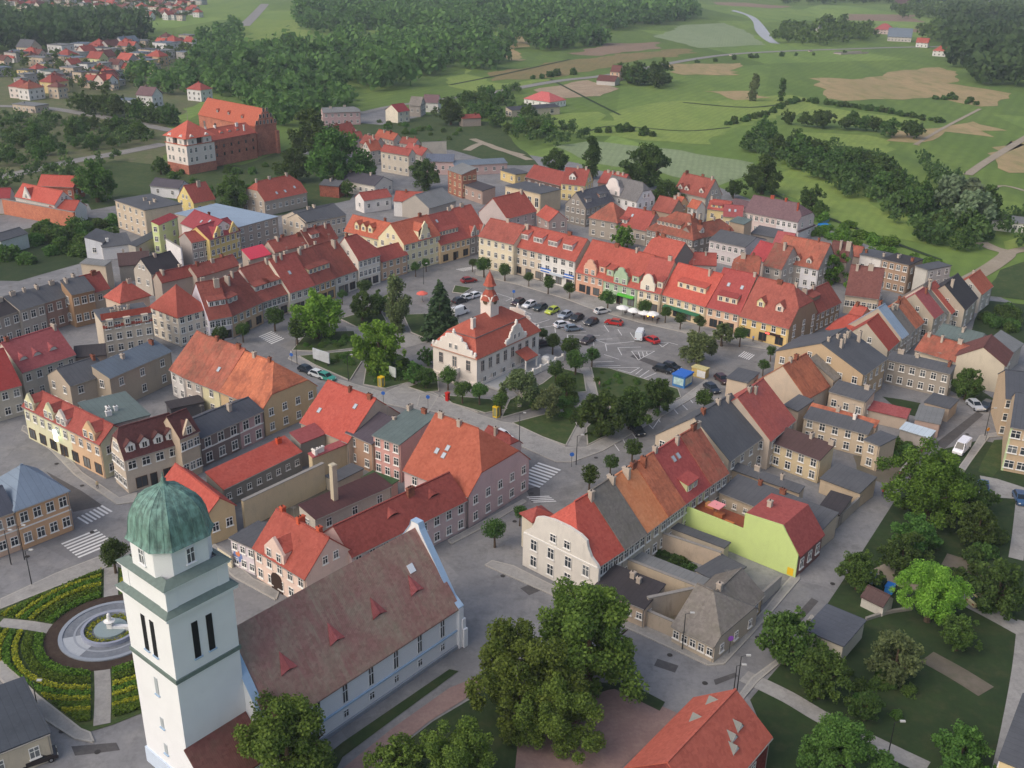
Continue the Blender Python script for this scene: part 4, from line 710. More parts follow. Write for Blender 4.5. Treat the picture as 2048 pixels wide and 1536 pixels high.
house('farther tan apartment block with dark roof at the right border', (2012, 795), (2100, 806), (2050, 745), 8.4, 28, felt((80, 84, 92)), (214, 180, 132), name='apartment_block', fw=(4, 3), aw=0, ww=1.5, wh=1.4, chim=0)
flatroof('yellow apartment block at the bottom right border', (2000, 1520), (2048, 1390), (2075, 1530), 9.0, F_DARK, (236, 206, 140), name='apartment_block', fw=(3, 3), chim=0)
flatroof('small garage with slate grey roof among the park trees', zf(820, 838), zf(945, 692), zf(650, 690), 3.0, felt((88, 92, 100)), (214, 204, 180), name='garage', wins=False, chim=0)
house('tiny brown roofed shed with white gable beside the blue containers', zf(1055, 605), zf(930, 545), zf(1010, 515), 2.0, 35, F_BROWN, (206, 200, 186), name='shed', wins=False, chim=0)

# ================================================================== church with tower
def make_church():
    a0 = P((336, 1242), 24.3); ang = R(50.2)
    C0 = Vector((a0.x, a0.y, 0)); root = empty('church', C0, ang); tag(root, 'white church with long weathered roof and copper domed tower', 'church')
    whitew = plain((236, 238, 240), .85, var=.07, scale=.5, key='limewash'); coping = plain((170, 196, 222), .5, var=.1, key='zinc'); TW, TN = 8.05, 8.85
    cop = cop_green()
    ledge = plain((112, 128, 122), .7, var=.3, key='copper_ledge')
    X0, X1, Y0, Y1, HE, HR = TW + .05, 40.3, -3.92, 11.38, 6.8, 15.9; yc = (Y0 + Y1) / 2
    # nave
    W = MB(); W.poly([(X0, Y0, 0), (X1, Y0, 0), (X1, Y0, HE), (X0, Y0, HE)]); W.poly([(X1, Y1, 0), (X0, Y1, 0), (X0, Y1, HE), (X1, Y1, HE)]); W.build('nave_wall', whitew, root)
    T = MB(); t = (HR - HE) / (yc - Y0)
    for s in (-1, 1):
        e = Y0 - .4 if s < 0 else Y1 + .4
        T.prism([(X0 + .3, e, HE - .4 * t), (X1 - .3, e, HE - .4 * t), (X1 - .3, yc, HR), (X0 + .3, yc, HR)], (0, 0, .2))
    rf = T.build('roof', T_CHURCH, root)
    lou = tile((196, 92, 88), amt=.15)
    for q in (.17, .4, .62, .83):
        x = X0 + (X1 - X0) * q; y = Y0 + (yc - Y0) * .36; z = HE + (y - Y0) * t; b = MB(); h = .5; y2 = y + h / t + 1.2; zz = HE + (y2 - Y0) * t + .2
        b.poly([(x - 1.0, y, z + .15), (x + 1.0, y, z + .15), (x, y, z + h)], 1)
        for s in (-1, 1): b.prism([(x, y - .15, z + h), (x + s * 1.2, y - .15, z + .15), (x, y2, zz)], (0, 0, .1), 0)
        b.build('louvre', [lou, plain((52, 30, 28), .9, var=0)], rf)
    b = MB(); b.box(-.5, -.6, 0, .5, .6, .12); b.build('roof_hatch', plain((232, 236, 240), .6, var=0), rf, (X1 - 4.5, Y0 + (yc - Y0) * .62, HE + (yc - Y0) * .62 * t + .2), (math.atan(t), 0, 0))
    # gables with zinc covered shoulders
    for nm, xa, xb in (('west_gable', X0 - .05, X0 + .75), ('east_gable', X1 - .75, X1 + .05)):
        g = MB(); pts = [(xa, Y0 - .5, 0), (xa, Y0 - .5, HE - .2), (xa, Y0 + 1.0, HE + .9), (xa, yc - 1.0, HR + .1), (xa, yc - .7, HR + 1.0), (xa, yc + .7, HR + 1.0), (xa, yc + 1.0, HR + .1), (xa, Y1 - 1.0, HE + .9), (xa, Y1 + .5, HE - .2), (xa, Y1 + .5, 0)]
        g.prism(pts, (xb - xa, 0, 0)); go = g.build(nm, whitew, root); c = MB()
        for i in range(1, len(pts) - 2):
            p, q = Vector(pts[i]), Vector(pts[i + 1]); c.prism([(xa - .12, p.y, p.z + .02), (xb + .12, p.y, p.z + .02), (xb + .12, q.y, q.z + .02), (xa - .12, q.y, q.z + .02)], (0, 0, .14))
        c.build('coping', coping, go)
    for i in range(3): MB().box(X1 - .2 + i * .0, Y0 - .9 + i * .25, 0, X1 + .55 - i * .15, Y0 + .8, 3.0 + i * 1.6).build('buttress', whitew, root)
    MB().box(X0 + .8, Y0 - .22, 2.75, X1 - .8, Y0 - .02, 3.0).build('string_course', coping, root)
    MB().box(X0 + .8, Y0 - .3, 0, X1 - .8, Y0 - .02, .5).build('plinth', plain((150, 156, 166), .9, var=.15), root)
    tall = window_mesh(.75, 2.7, plain((226, 228, 230), .7, var=0), 2, False); low = window_mesh(.7, 1.0, plain((226, 228, 230), .7, var=0), 2, False)
    for q in range(7):
        x = X0 + 2.8 + q * 4.3
        link('window', tall, root, (x, Y0 - .02, 3.4)); link('window', low, root, (x, Y0 - .02, 1.2))
    # lean-to beside the tower
    A = MB(); A.poly([(0, Y0, 0), (TW, Y0, 0), (TW, Y0, 3.4), (0, Y0, 3.4)]); A.poly([(0, 0, 0), (0, Y0, 0), (0, Y0, 3.4), (0, 0, 6.8)]); A.build('chapel_wall', whitew, root)
    A = MB(); A.prism([(-.3, Y0 - .35, 3.1), (TW - .1, Y0 - .35, 3.1), (TW - .1, -.02, 7.1), (-.3, -.02, 7.1)], (0, 0, .18)); A.build('chapel_roof', tile((138, 76, 70), (120, 90, 82), .6, .2), root)
    # tower
    t_ = link('tower', None, root); bpy.data.objects.remove(t_)
    S = MB(); S.box(0, 0, 0, TW, TN, 24.3); tw = S.build('tower', whitew, root)
    def ring(z0, z1, o, m, nm): MB().box(-o, -o, z0, TW + o, TN + o, z1).build(nm, m, tw)
    ring(16.1, 16.6, .16, ledge, 'belt_course'); ring(24.302, 24.75, .42, whitew, 'cornice')
    def hip(z0, z1, o, i, nm):
        b = MB(); p = [(-o, -o), (TW + o, -o), (TW + o, TN + o), (-o, TN + o)]; q = [(i, i), (TW - i, i), (TW - i, TN - i), (i, TN - i)]
        for k in range(4): j = (k + 1) % 4; b.poly([(*p[k], z0), (*p[j], z0), (*q[j], z1), (*q[k], z1)])
        b.build(nm, ledge, tw)
    hip(24.76, 25.25, .55, .3, 'lower_ledge')
    MB().box(.25, .25, 24.75, TW - .25, TN - .25, 27.6).build('upper_stage', whitew, tw)
    for (x, y) in ((.2, .2), (TW - 1.5, .2), (.2, TN - 1.5), (TW - 1.5, TN - 1.5)): MB().box(x, y, 24.75, x + 1.3, y + 1.3, 27.602).build('corner_pier', whitew, tw)
    MB().box(-.05, -.05, 27.6, TW + .05, TN + .05, 27.9).build('upper_cornice', whitew, tw); hip(27.91, 28.5, .2, .9, 'upper_ledge')
    cx, cy = TW / 2, TN / 2; h, c = 3.5, 1.35
    def octo(h, c): return [(cx - h + c, cy - h), (cx + h - c, cy - h), (cx + h, cy - h + c), (cx + h, cy + h - c), (cx + h - c, cy + h), (cx - h + c, cy + h), (cx - h, cy + h - c), (cx - h, cy - h + c)]
    lan = MB().prism([(x, y, 27.95) for x, y in octo(h, c)], (0, 0, 3.45)).build('lantern', whitew, tw); MB().prism([(x, y, 31.35) for x, y in octo(h + .25, c + .1)], (0, 0, .18)).build('lantern_cornice', whitew, lan)
    for (x, y, rz) in ((cx, cy - h - .02, 0), (cx - h - .02, cy, -math.pi / 2)): link('lantern_window', window_mesh(.85, 1.7, whitew, 2, True), lan, (x, y, 29.2), (0, 0, rz))
    prof = [(h + .45, 31.5), (h + .22, 31.9), (h + .08, 32.5), (h + .0, 33.2), (h - .12, 34.0), (h - .42, 34.9), (h - .9, 35.7), (h - 1.65, 36.4), (h - 2.5, 36.9), (.45, 37.2)]
    # eight copper dome panels, each with two standing ribs
    for k in range(8):
        b = MB(); rings = []
        for (hh, z) in prof:
            o = octo(hh, hh * .42); rings.append([(o[k][0], o[k][1], z), (o[(k + 1) % 8][0], o[(k + 1) % 8][1], z)])
        for i in range(len(rings) - 1):
            (p0, p1), (q0, q1) = rings[i], rings[i + 1]; b.poly([p0, p1, q1, q0])
        pn = b.build('dome_panel', cop, tw); rb = MB()
        for f in (0, .34, .67):
            for i in range(len(rings) - 1):
                p = Vector(rings[i][0]).lerp(Vector(rings[i][1]), f); q = Vector(rings[i + 1][0]).lerp(Vector(rings[i + 1][1]), f); rb.cone(p, q, .04, .04, 5, 0, False)
        rb.build('rib', cop, pn)
    f = MB(); f.lathe([(.5, 37.1), (.5, 37.35), (.2, 37.5), (.34, 37.8), (.1, 38.0), (.05, 38.6), (0, 38.7)], 10, 0, (cx, cy)); f.build('finial', cop, tw, smooth=True)
    dark = plain((26, 28, 30), .9, var=0)
    def slot(s, q, z0, z1, w, m=dark, nm='belfry_opening'):
        b = MB()
        if s == 'S': b.box(q - w / 2, -.06, z0, q + w / 2, .01, z1); b.box(q - w / 2 - .15, -.18, z0 - .15, q + w / 2 + .15, 0, z0, 1)
        else: b.box(-.06, q - w / 2, z0, .01, q + w / 2, z1); b.box(-.18, q - w / 2 - .15, z0 - .15, 0, q + w / 2 + .15, z0, 1)
        b.build(nm, [m, coping], tw)
    for q in (2.9, 4.7): slot('S', q, 18.0, 22.6, .75)
    for q in (3.5, 5.2): slot('W', q, 18.0, 22.6, .75)
    gl = plain((176, 184, 188), .5, var=.1)
    for z0, z1 in ((12.3, 14.6), (7.6, 9.0), (3.8, 5.2)): slot('W', 4.4, z0, z1, .6, gl, 'stair_window')
    MB().box(-.2, -.2, 0, TW, TN + .2, 2.2).build('tower_plinth', plain((206, 220, 236), .8, var=.1), tw)
    return root
def cop_green():
    m, N, L, b = new_mat('verdigris_copper'); tc = N.new('ShaderNodeTexCoord').outputs['Object']
    n1 = noise(N, L, .8, 5, tc, .7, (2.2, 2.2, .35)); n2 = noise(N, L, 1.6, 4, tc)
    col = mixc(N, L, ramp(N, L, n1, .38, .62), lin((86, 112, 106)), lin((126, 164, 152))); col = mixc(N, L, ramp(N, L, n2, .5, .75, 0, .7), col, lin((86, 104, 96)))
    return finish(m, N, L, b, col, .6)
make_church()

# ================================================================== town hall
def make_townhall():
    F = frame((953.8, 717.3), (1078, 661.1), None, 7.0, depth=12.6, full=True, pitch=1); L, D, he = F.L, F.half, 7.0
    root = empty('town_hall', F.a, F.rz); tag(root, 'white baroque town hall with red mansard roof and clock turret in the park', 'town hall')
    wm = plaster((240, 228, 212), .18); T = tile((200, 92, 64), (170, 76, 56), .25); trim = plain((240, 236, 228), .7, var=.08)
    W = MB()
    for q in ([(0, 0), (L, 0)], [(L, 0), (L, D)], [(L, D), (0, D)], [(0, D), (0, 0)]): W.poly([(*q[0], 0), (*q[1], 0), (*q[1], he), (*q[0], he)])
    for q in ((-.35, -.35, L + .35, D + .35),): W.box(q[0], q[1], 0, q[2], q[3], 1.1)
    W.build('wall', wm, root); MB().box(-.35, -.35, he - .25, L + .35, D + .35, he + .0).build('cornice', plain((190, 150, 130), .8, var=.1), root)
    i1, z1, z2 = 2.3, 10.4, 13.3
    def rect(i, z): return [(i, i, z), (L - i, i, z), (L - i, D - i, z), (i, D - i, z)]
    T1 = MB(); e = rect(-.4, he + .01); m = rect(i1, z1)
    for k in range(4): j = (k + 1) % 4; T1.poly([e[k], e[j], m[j], m[k]])
    lo = T1.build('lower_roof', T, root)
    for a_, b_ in ((m[0], m[1]), (m[1], m[2]), (m[2], m[3]), (m[3], m[0])): pass
    MB().prism([(i1 - .12, i1 - .12, z1 - .02), (L - i1 + .12, i1 - .12, z1 - .02), (L - i1 + .12, D - i1 + .12, z1 - .02), (i1 - .12, D - i1 + .12, z1 - .02)], (0, 0, .16)).build('gutter_band', plain((120, 112, 112), .7, var=.1), root)
    m = rect(i1 - .02, z1 + .15); ra, rb = (D / 2, D / 2, z2), (L - D / 2, D / 2, z2); U = MB()
    U.poly([m[0], m[1], rb, ra]); U.poly([m[1], m[2], rb]); U.poly([m[2], m[3], ra, rb]); U.poly([m[3], m[0], ra]); up = U.build('upper_roof', T, root)
    link('chimney', chimney_mesh(1.0, .7, 2.5, plaster((236, 220, 204))), up, (4.2, D * .36, 11.6))
    def scroll(o, axis, c, w, h, z0):
        """ornate gable with pinnacles; axis 0 on the west front, 1 on the long side"""
        prof = [(-1, 0), (-1, .12), (-.86, .14), (-.8, .3), (-.62, .36), (-.56, .62), (-.36, .66), (-.33, .86), (-.12, .9), (0, 1), (.12, .9), (.33, .86), (.36, .66), (.56, .62), (.62, .36), (.8, .3), (.86, .14), (1, .12), (1, 0)]
        def pt(u, z, d): return (o + d, c - u, z) if axis == 0 else (c + u, o + d, z)
        b = MB(); b.prism([pt(p * w / 2, z0 + q * h, 0) for p, q in prof], Vector(pt(0, 0, .45)) - Vector(pt(0, 0, 0))); g = b.build('gable', wm, root)
        for u, q in ((-1, .12), (1, .12), (-.84, .16), (.84, .16), (-.6, .38), (.6, .38), (-.35, .68), (.35, .68), (0, 1)):
            pn = MB(); x, y, z = pt(u * w / 2 * .97, z0 + q * h, .2); pn.box(x - .28, y - .28, z - .05, x + .28, y + .28, z + .3); pn.lathe([(.2, z + .3), (.3, z + .5), (.22, z + .75), (0, z + .85)], 8, 0, (x, y)); pn.build('pinnacle', trim, g)
        for u in (-.8, .8):
            link('window', window_mesh(.7, 1.0, trim, 1, False), g, pt(u, z0 + .9, -.03), (0, 0, -math.pi / 2 if axis == 0 else 0))
        return g
    scroll(-.38, 0, D / 2, D * .98, 4.6, he); scroll(-.38, 1, L * .6, 7.4, 4.4, he + .1); g = scroll(L - .1, 0, D / 2, D * .98, 4.4, he)
    # clock turret
    dr = ray((979, 641)); tq = (D / 2 - (CAM - F.a).dot(F.n)) / dr.dot(F.n); tx, ty, s = (CAM + dr * tq - F.a).dot(F.u), D / 2, 1.45
    t = MB().box(tx - s, ty - s, 11.5, tx + s, ty + s, 15.9).build('turret', wm, root); r2 = MB(); gm = MB()
    for k in range(4):       # four round-headed clock gables over a red helm
        rz = k * math.pi / 2; b = MB(); b.prism([(-s, -s - .12, 15.30), (s, -s - .12, 15.30), (s, -s - .12, 16.10), (s * .7, -s - .12, 16.90), (0, -s - .12, 17.30), (-s * .7, -s - .12, 16.90), (-s, -s - .12, 16.10)], (0, .3, 0)); go = b.build('clock_gable', wm, t, (tx, ty, 0), (0, 0, rz))
        MB().cone((0, -s - .2, 15.70), (0, -s - .1, 15.70), .62, .62, 16).build('clock_face', plain((96, 80, 58), .6, var=.1), t, (tx, ty, 0), (0, 0, rz))
    r2.lathe([(s * 1.5, 16.00), (s * 1.32, 16.60), (s * 1.0, 17.50), (s * .75, 18.03), (s * .6, 18.46)], 8, 0, (tx, ty)); r2.build('helm', T, t)
    MB().lathe([(.95, 18.39), (.95, 19.40)], 8, 0, (tx, ty)).build('lantern', plain((150, 150, 146), .7, var=.3), t)
    MB().lathe([(1.55, 19.26), (1.25, 19.69), (1.05, 20.34), (.8, 21.13), (.35, 21.92), (.12, 22.35), (0, 23.07)], 8, 0, (tx, ty)).build('spire', T, t)
    # windows, balcony, entrance roof, terrace
    wt = window_mesh(1.05, 2.3, plain((196, 186, 178), .7, var=0), 2, True)
    for q in range(8): link('window', wt, root, (1.9 + q * (L - 3.4) / 7.2, -.02, 3.6))
    for q in range(3): link('window', wt, root, (-.02, D - 2.4 - q * 3.9, 3.6), (0, 0, -math.pi / 2))
    for q in range(6): link('basement_window', window_mesh(1.0, 1.0, None, 1, False), root, (2.2 + q * 3.4, -.37, 1.2))
    b = MB(); b.box(-1.7, D / 2 - 1.5, 2.6, .0, D / 2 + 1.5, 2.85); b.box(-1.7, D / 2 - 1.5, 2.85, -1.55, D / 2 + 1.5, 3.7); b.box(-1.6, D / 2 - 1.5, 2.85, 0, D / 2 - 1.35, 3.7); b.box(-1.6, D / 2 + 1.35, 2.85, 0, D / 2 + 1.5, 3.7); b.build('balcony', trim, root)
    MB().box(-1.2, D / 2 - 1.2, 0, 0, D / 2 + 1.2, 2.6).build('porch', wm, root)
    MB().prism([(L * .6, -3.2, 3.0), (L * .8, -3.2, 3.0), (L * .8, 0, 4.4), (L * .6, 0, 4.4)], (0, 0, .15)).build('entrance_roof', T, root)
    for q in (.61, .79): MB().box(L * q - .15, -3.1, 0, L * q + .15, -2.8, 3.1).build('post', trim, root)
    b = MB(); b.box(2, -5.2, 0, L + 3, -4.9, 1.3); 
    for q in range(9): b.box(2 + q * (L + .5) / 8, -5.3, 0, 2.5 + q * (L + .5) / 8, -4.8, 1.7)
    b.build('balustrade', trim, root); MB().box(2, -4.9, 0, L + 3, -.4, .5).build('terrace', plain((170, 172, 172), .9, var=.2), root)
    for q in (.42, .92): MB().lathe([(.9, .5), (1.0, 1.4), (.8, 1.9), (0, 2.0)], 12, 0, (L * q, -3.4)).build('garden_drum', trim, root)
make_townhall()

# ================================================================== castle
def make_castle():
    bk = brick((190, 124, 102), (160, 100, 84)); cw = plaster((240, 226, 214), .2); T = tile((206, 90, 62), (176, 76, 58), .3); TO = tile((204, 96, 58), (180, 84, 56), .25)
    F = frame(zk(365, 790), zk(840, 710), None, 11.4, depth=13.4, full=True, pitch=1); L, D = F.L, F.half
    root = empty('castle_tower', F.a, F.rz); tag(root, 'square white castle tower on a brick base with red pyramid roof', 'tower')
    MB().box(-.05, -.05, 0, L + .05, D + .05, 3.7).build('brick_base', bk, root); MB().box(0, 0, 3.7, L, D, 11.4).build('wall', cw, root)
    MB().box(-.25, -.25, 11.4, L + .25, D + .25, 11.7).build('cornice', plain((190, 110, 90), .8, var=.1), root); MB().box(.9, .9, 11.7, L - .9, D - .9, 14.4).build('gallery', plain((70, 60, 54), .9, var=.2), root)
    R2 = MB(); e = [(-.7, -.7, 14.2), (L + .7, -.7, 14.2), (L + .7, D + .7, 14.2), (-.7, D + .7, 14.2)]; ap = (L / 2, D / 2, 20.2)
    for k in range(4): R2.poly([e[k], e[(k + 1) % 4], ap])
    rf = R2.build('roof', T, root)
    for s, ln in (('f', L), ('l', D)):
        F.D = D; (ox, oy), (dx, dy), Ls, rz = side_geo(F, s)
        for q in (.22, .75):
            b = MB(); b.prism([(-2.1, -.1, 11.7), (2.1, -.1, 11.7), (2.1, -.1, 14.0), (0, -.1, 15.6), (-2.1, -.1, 14.0)], (0, 1.4, 0)); go = b.build('bay_gable', cw, root, (ox + dx * q * Ls, oy + dy * q * Ls, 0), (0, 0, rz))
            link('window', window_mesh(.9, 1.2, None, 1, False), go, (0, -.12, 12.1))
        for r in range(2):
            for q in (.14, .32, .64, .84): link('window', window_mesh(1.0, 1.7, None, 2, True), root, (ox + dx * q * Ls + dy * .02, oy + dy * q * Ls - dx * .02, 4.9 + r * 3.6), (0, 0, rz))
    MB().cone((L / 2, D / 2, 20), (L / 2, D / 2, 25.5), .1, .05, 6).build('flag_pole', GREYC, rf)
    F = house('red brick castle range between the white tower and the great hall', zk(800, 690), zk(1550, 552), zk(1130, 430), 11.0, 30, T, bk, name='castle_range', wins=False, chim=[(.1, 1), (.3, 1), (.75, .8), (.8, .3)], chm=plain((236, 234, 230), .7), cat='castle', dorm=[dict(t='eye', u=q, v=.45, w=2.4, h=.8) for q in (.32, .5, .68)])
    put_windows(F, F.root, 'f', 6, 2, .7, 1.0, z0=4.2, fh=3.4, fr=DARKF, cross=1)
    F = house('great brick castle hall with steep orange roof and stepped gable', zk(570, 236), zk(1535, 442), zk(1150, 48), 13.0, 50, TO, bk, name='castle_hall', wins=False, chim=0, cat='castle', dorm=[gb(.3, .3, 1.4, 1.0, wall=plain((90, 70, 60), .9)), gb(.5, .3, 1.4, 1.0, wall=plain((90, 70, 60), .9)), gb(.74, .25, 1.4, 1.0, wall=plain((90, 70, 60), .9))])
    for s in ('l', 'r'):
        if faces_cam(F, s):
            (ox, oy), (dx, dy), Ls, rz = side_geo(F, s); hh = F.hr - F.he; pts = [(0, 0, F.he - .5)]; N_ = 6
            for k in range(N_): x = Ls / 2 * k / N_; z = F.he + hh * (k + .9) / N_; pts += [(x, 0, z), (x + Ls / 2 / N_, 0, z)]
            pts += [(Ls - p[0], 0, p[2]) for p in pts[::-1]]; b = MB(); b.prism(pts, (0, .6, 0)); go = b.build('stepped_gable', bk, F.root, (ox + dy * .3, oy - dx * .3, 0), (0, 0, rz))
            for r, n_ in ((0, 6), (1, 4), (2, 2)):
                for k in range(n_): link('niche', window_mesh(.8, 1.6, plain((206, 190, 176), .9, var=0), 0, False), go, (Ls / 2 + (k - (n_ - 1) / 2) * 1.9, -.02, F.he + .4 + r * 2.6))
            MB().box(-.3, -1.2, 0, 1.2, .0, 10).build('buttress', bk, go); MB().box(Ls - 1.2, -1.2, 0, Ls + .3, .0, 10).build('buttress', bk, go)
    put_windows(F, F.root, 'f', 5, 1, 1.6, 3.4, z0=7.0, fr=bk, cross=2)
make_castle()
# upper left town
house('orange roofed brick walled restaurant complex with white gable left of the castle', z1(90, 1175), z1(330, 1225), z1(210, 1115), 6.2, 44, T_NEW, (226, 220, 210), name='restaurant', fw=(3, 1), chim=0, gables=[dict(u=.3, w=5, h=4.4, prof='tri', n=1, wall=plaster((232, 226, 214)))])
house('orange roofed brick house behind the restaurant complex', z1(225, 1110), z1(440, 1120), z1(330, 1052), 5.0, 40, T_NEW, brick((170, 100, 78), (140, 80, 66)), name='house', chim=0)
house('white stepped annex with orange roof patches by the restaurant complex', z1(290, 1250), z1(450, 1260), z1(400, 1200), 4.6, 35, T_NEW, (230, 228, 224), name='annex', chim=0, wins=False)
yard_wall('long salmon brick wall below the restaurant complex', z1(10, 1195), z1(440, 1275), 5.2, .6, brick((196, 124, 96), (176, 108, 86)))
house('crimson roof cut by the left edge above the salmon wall', z1(-90, 1190), z1(60, 1185), z1(0, 1130), 5.5, 36, T_CRIM, (220, 200, 190), chim=0)
flatroof('boxy tan tenement with dark flat roof and chimneys', z1(870, 1262), z1(690, 1200), z1(1005, 1195), 9.2, F_DARK, (218, 194, 160), name='tenement', fw=(5, 3), chim=[(.3, .4), (.4, .6), (.6, .5)], autoside=False, aw=0, bw=0, chm=CH_CREAM)
house('white house with dark low roof below the castle wall', z1(900, 1110), z1(1075, 1130), z1(960, 1070), 4.0, 32, felt((84, 80, 88)), (232, 232, 236), chim=0, fw=(2, 1))
house('small yellow house with brown red roof below the castle', z1(1160, 1215), z1(1290, 1190), z1(1180, 1100), 5.0, 46, T_BRICK, (240, 214, 96), aw=(2, 2), chim=1)
house('long barn like house with orange half hipped roof right of the castle', z1(1585, 1205), z1(1840, 1150), z1(1640, 1070), 5.4, 42, T_RED, (190, 172, 150), name='long_house', ha=.45, hb=.45, fw=(7, 1), aw=(3, 2), chim=[(.1, 1), (.4, 1), (.8, 1)], sky=[(.35, .25), (.55, .25), (.8, .35)], chm=CH_CREAM)
flatroof('grey three storey school with pale blue flat roof', z1(1425, 1365), z1(1665, 1300), z1(1200, 1245), 8.2, M_METAL, (184, 166, 148), name='school', fw=(5, 3), aw=0, chim=0)
house('beige hall with dark low roof and small gable windows', z1(1835, 1330), z1(2040, 1275), z1(1880, 1255), 7.0, 26, F_DARK, (220, 198, 166), name='hall', aw=(3, 2), fw=(6, 2), chim=0)
house('beige hall extension with slate roof and cream vents', z5(400, 352), z5(700, 290), z5(480, 235), 6.6, 22, F_DARK, (214, 196, 170), name='hall', chim=[(.35, .9), (.5, .95)], fw=(8, 2), chm=CH_CREAM)
house('tall lime green fronted block left of the wine red roof', z4(1157, 182), z4(1296, 122), z4(1262, 92), 9.0, 20, T_CRIM, (228, 244, 140), name='apartment_house', style='mono', fw=(2, 3), chim=0)
house('wine red roofed block with pale pink gable behind the grey fronted house', z4(1325, 168), z4(1530, 250), z4(1480, 95), 9.0, 34, tile((166, 56, 66), amt=.2), (230, 216, 212), name='apartment_house', aw=(2, 3), fw=0, chim=1, sky=[(.5, .5), (.7, .7)])
house('bright yellow house with paired gables and wine red roof', z4(1530, 290), z4(1755, 220), z4(1560, 160), 8.4, 34, tile((166, 56, 66), amt=.2), (240, 208, 84), name='yellow_house', fw=(6, 3), aw=0, chim=0, gables=[dict(u=.3, w=5, h=3.6, prof='tri', n=2, wall=plaster((240, 208, 84))), dict(u=.8, w=4.6, h=3.6, prof='tri', n=1, wall=plaster((240, 208, 84)))])
house('grey fronted house with red roof and tall white firewall', z4(1400, 310), z4(1525, 285), z4(1330, 245), 8.2, 30, T_BRICK, (176, 164, 156), name='row_house', fw=(3, 3), aw=0, chim=0)
yard_wall('tall white firewall of the grey fronted house', z4(1330, 350), z4(1220, 285), 7.4, .4, plaster((236, 232, 230)))
house('white cottage with grey lean-to roofs left of the lime block', z4(745, 310), z4(830, 245), z4(650, 250), 5.2, 16, F_DARK, (228, 230, 236), style='mono', fw=(1, 1), chim=0)
house('long low white outbuilding with dark roof left of the lime block', z4(745, 345), z4(960, 320), z4(1000, 230), 4.0, 16, F_DARK, (226, 224, 222), name='outbuilding', style='mono', chim=[(.25, .4)], chm=WHITE, wins=False)
house('grey long shed roof beside the lime block', z4(990, 340), z4(1160, 250), z4(1060, 260), 4.0, 14, F_DARK, (196, 186, 166), name='shed', style='mono', wins=False, chim=0)
house('black roofed house with grey gable behind the long terrace', z4(1105, 540), z4(1320, 480), z4(1210, 385), 6.2, 42, F_BLACK, (196, 184, 166), aw=(2, 1), chim=1)
house('patched grey roofed shed beside the black roofed house', z4(870, 480), z4(1100, 460), z4(960, 385), 4.6, 25, F_BROWN, (170, 160, 146), name='shed', style='mono', wins=False, chim=2)
house('small white house with dark roof near the left gardens', z4(0, 300), z4(200, 240), z4(60, 225), 4.6, 25, F_DARK, (216, 222, 212), chim=0, wins=False)
house('red roofed low white house among the market back yards', zu(545, 985), zu(780, 950), zu(690, 895), 4.6, 34, T_BRICK, (236, 230, 224), chim=0, aw=(1, 1))
house('orange roof with white wall beside the low white house', zu(800, 985), zu(1100, 1000), zu(1020, 915), 5.6, 36, T_RED, (232, 228, 222), chim=[(.3, .9)], wins=False)
house('grey sheet roofed barn beside the red brick factory house', zu(1100, 1050), zu(1330, 985), zu(1150, 895), 5.0, 30, F_GREY, (180, 170, 156), name='barn', wins=False, chim=0)
house('dark roofed white cottage with scalloped wall above the yards', zu(300, 800), zu(640, 860), zu(480, 745), 4.6, 26, felt((78, 76, 84)), (226, 216, 200), fw=(7, 1), bw=(3, 1), chim=[(.2, .95), (.7, .95)], chm=CH_CREAM)
house('small brick shed with dark roof by the garden trees', zu(165, 850), zu(330, 865), zu(260, 810), 4.4, 14, F_DARK, brick(), name='shed', style='mono', wins=False, chim=[(.4, .8)])
house('red brick factory house with arched windows and dark roof', zu(1262, 720), zu(1385, 765), zu(1450, 690), 9.0, 16, F_GREY, brick((166, 112, 92), (140, 92, 78)), name='factory_house', style='mono', fw=(3, 3), bw=(3, 3), fr=plain((226, 206, 170), .8, var=0), chim=0)
house('low brick annex with dark roof and white side wall', zu(1395, 850), zu(1560, 905), zu(1600, 850), 5.0, 8, felt((76, 72, 76)), (186, 150, 132), name='annex', style='mono', fw=(3, 1), bw=0, chim=0, front=None)
house('pink workshop row with blue grey roof', zu(1320, 690), zu(1770, 665), zu(1540, 635), 4.2, 12, F_BLUE, (222, 178, 168), name='workshop', style='mono', fw=(6, 1), chim=0)
house('pinkish house with slate roof behind the round yard tree', zu(1070, 650), zu(1310, 655), zu(1200, 590), 5.4, 18, felt((104, 112, 128)), (216, 176, 168), name='house', style='mono', fw=(4, 1), chim=0)
flatroof('little yellow pavilion with dark flat roof', zu(1840, 765), zu(1712, 725), zu(1910, 735), 4.0, F_DARK, (240, 206, 110), name='pavilion', fw=(2, 1), chim=0)
_zu_row = [(zu(690, 560), zu(930, 600), zu(830, 528), 'cream three storey gable house with brown red roof in the old street', T_BRICK, (218, 204, 180)), (zu(600, 560), zu(700, 545), zu(660, 470), 'orange roofed house behind the cream gable house', T_ORANGE, (206, 196, 180)),
           (zu(890, 545), zu(1045, 600), zu(985, 510), 'red roof adjoining the cream gable house', T_BRICK, (206, 196, 180)), (zu(510, 490), zu(640, 520), zu(560, 425), 'old red roof in the receding street', T_DARK, (190, 170, 150)), (zu(640, 430), zu(800, 470), zu(720, 390), 'orange roof deeper in the receding street', T_ORANGE, (200, 180, 160)),
           (zu(430, 460), zu(540, 450), zu(470, 400), 'dark red narrow roof in the receding street', T_DARK, (200, 170, 160)), (zu(330, 420), zu(480, 390), zu(370, 330), 'far orange roof at the end of the receding street', T_RED, (216, 186, 176)), (zu(850, 490), zu(980, 510), zu(920, 450), 'dull red shed roof above the cream gable house', T_DARK, (196, 180, 170))]
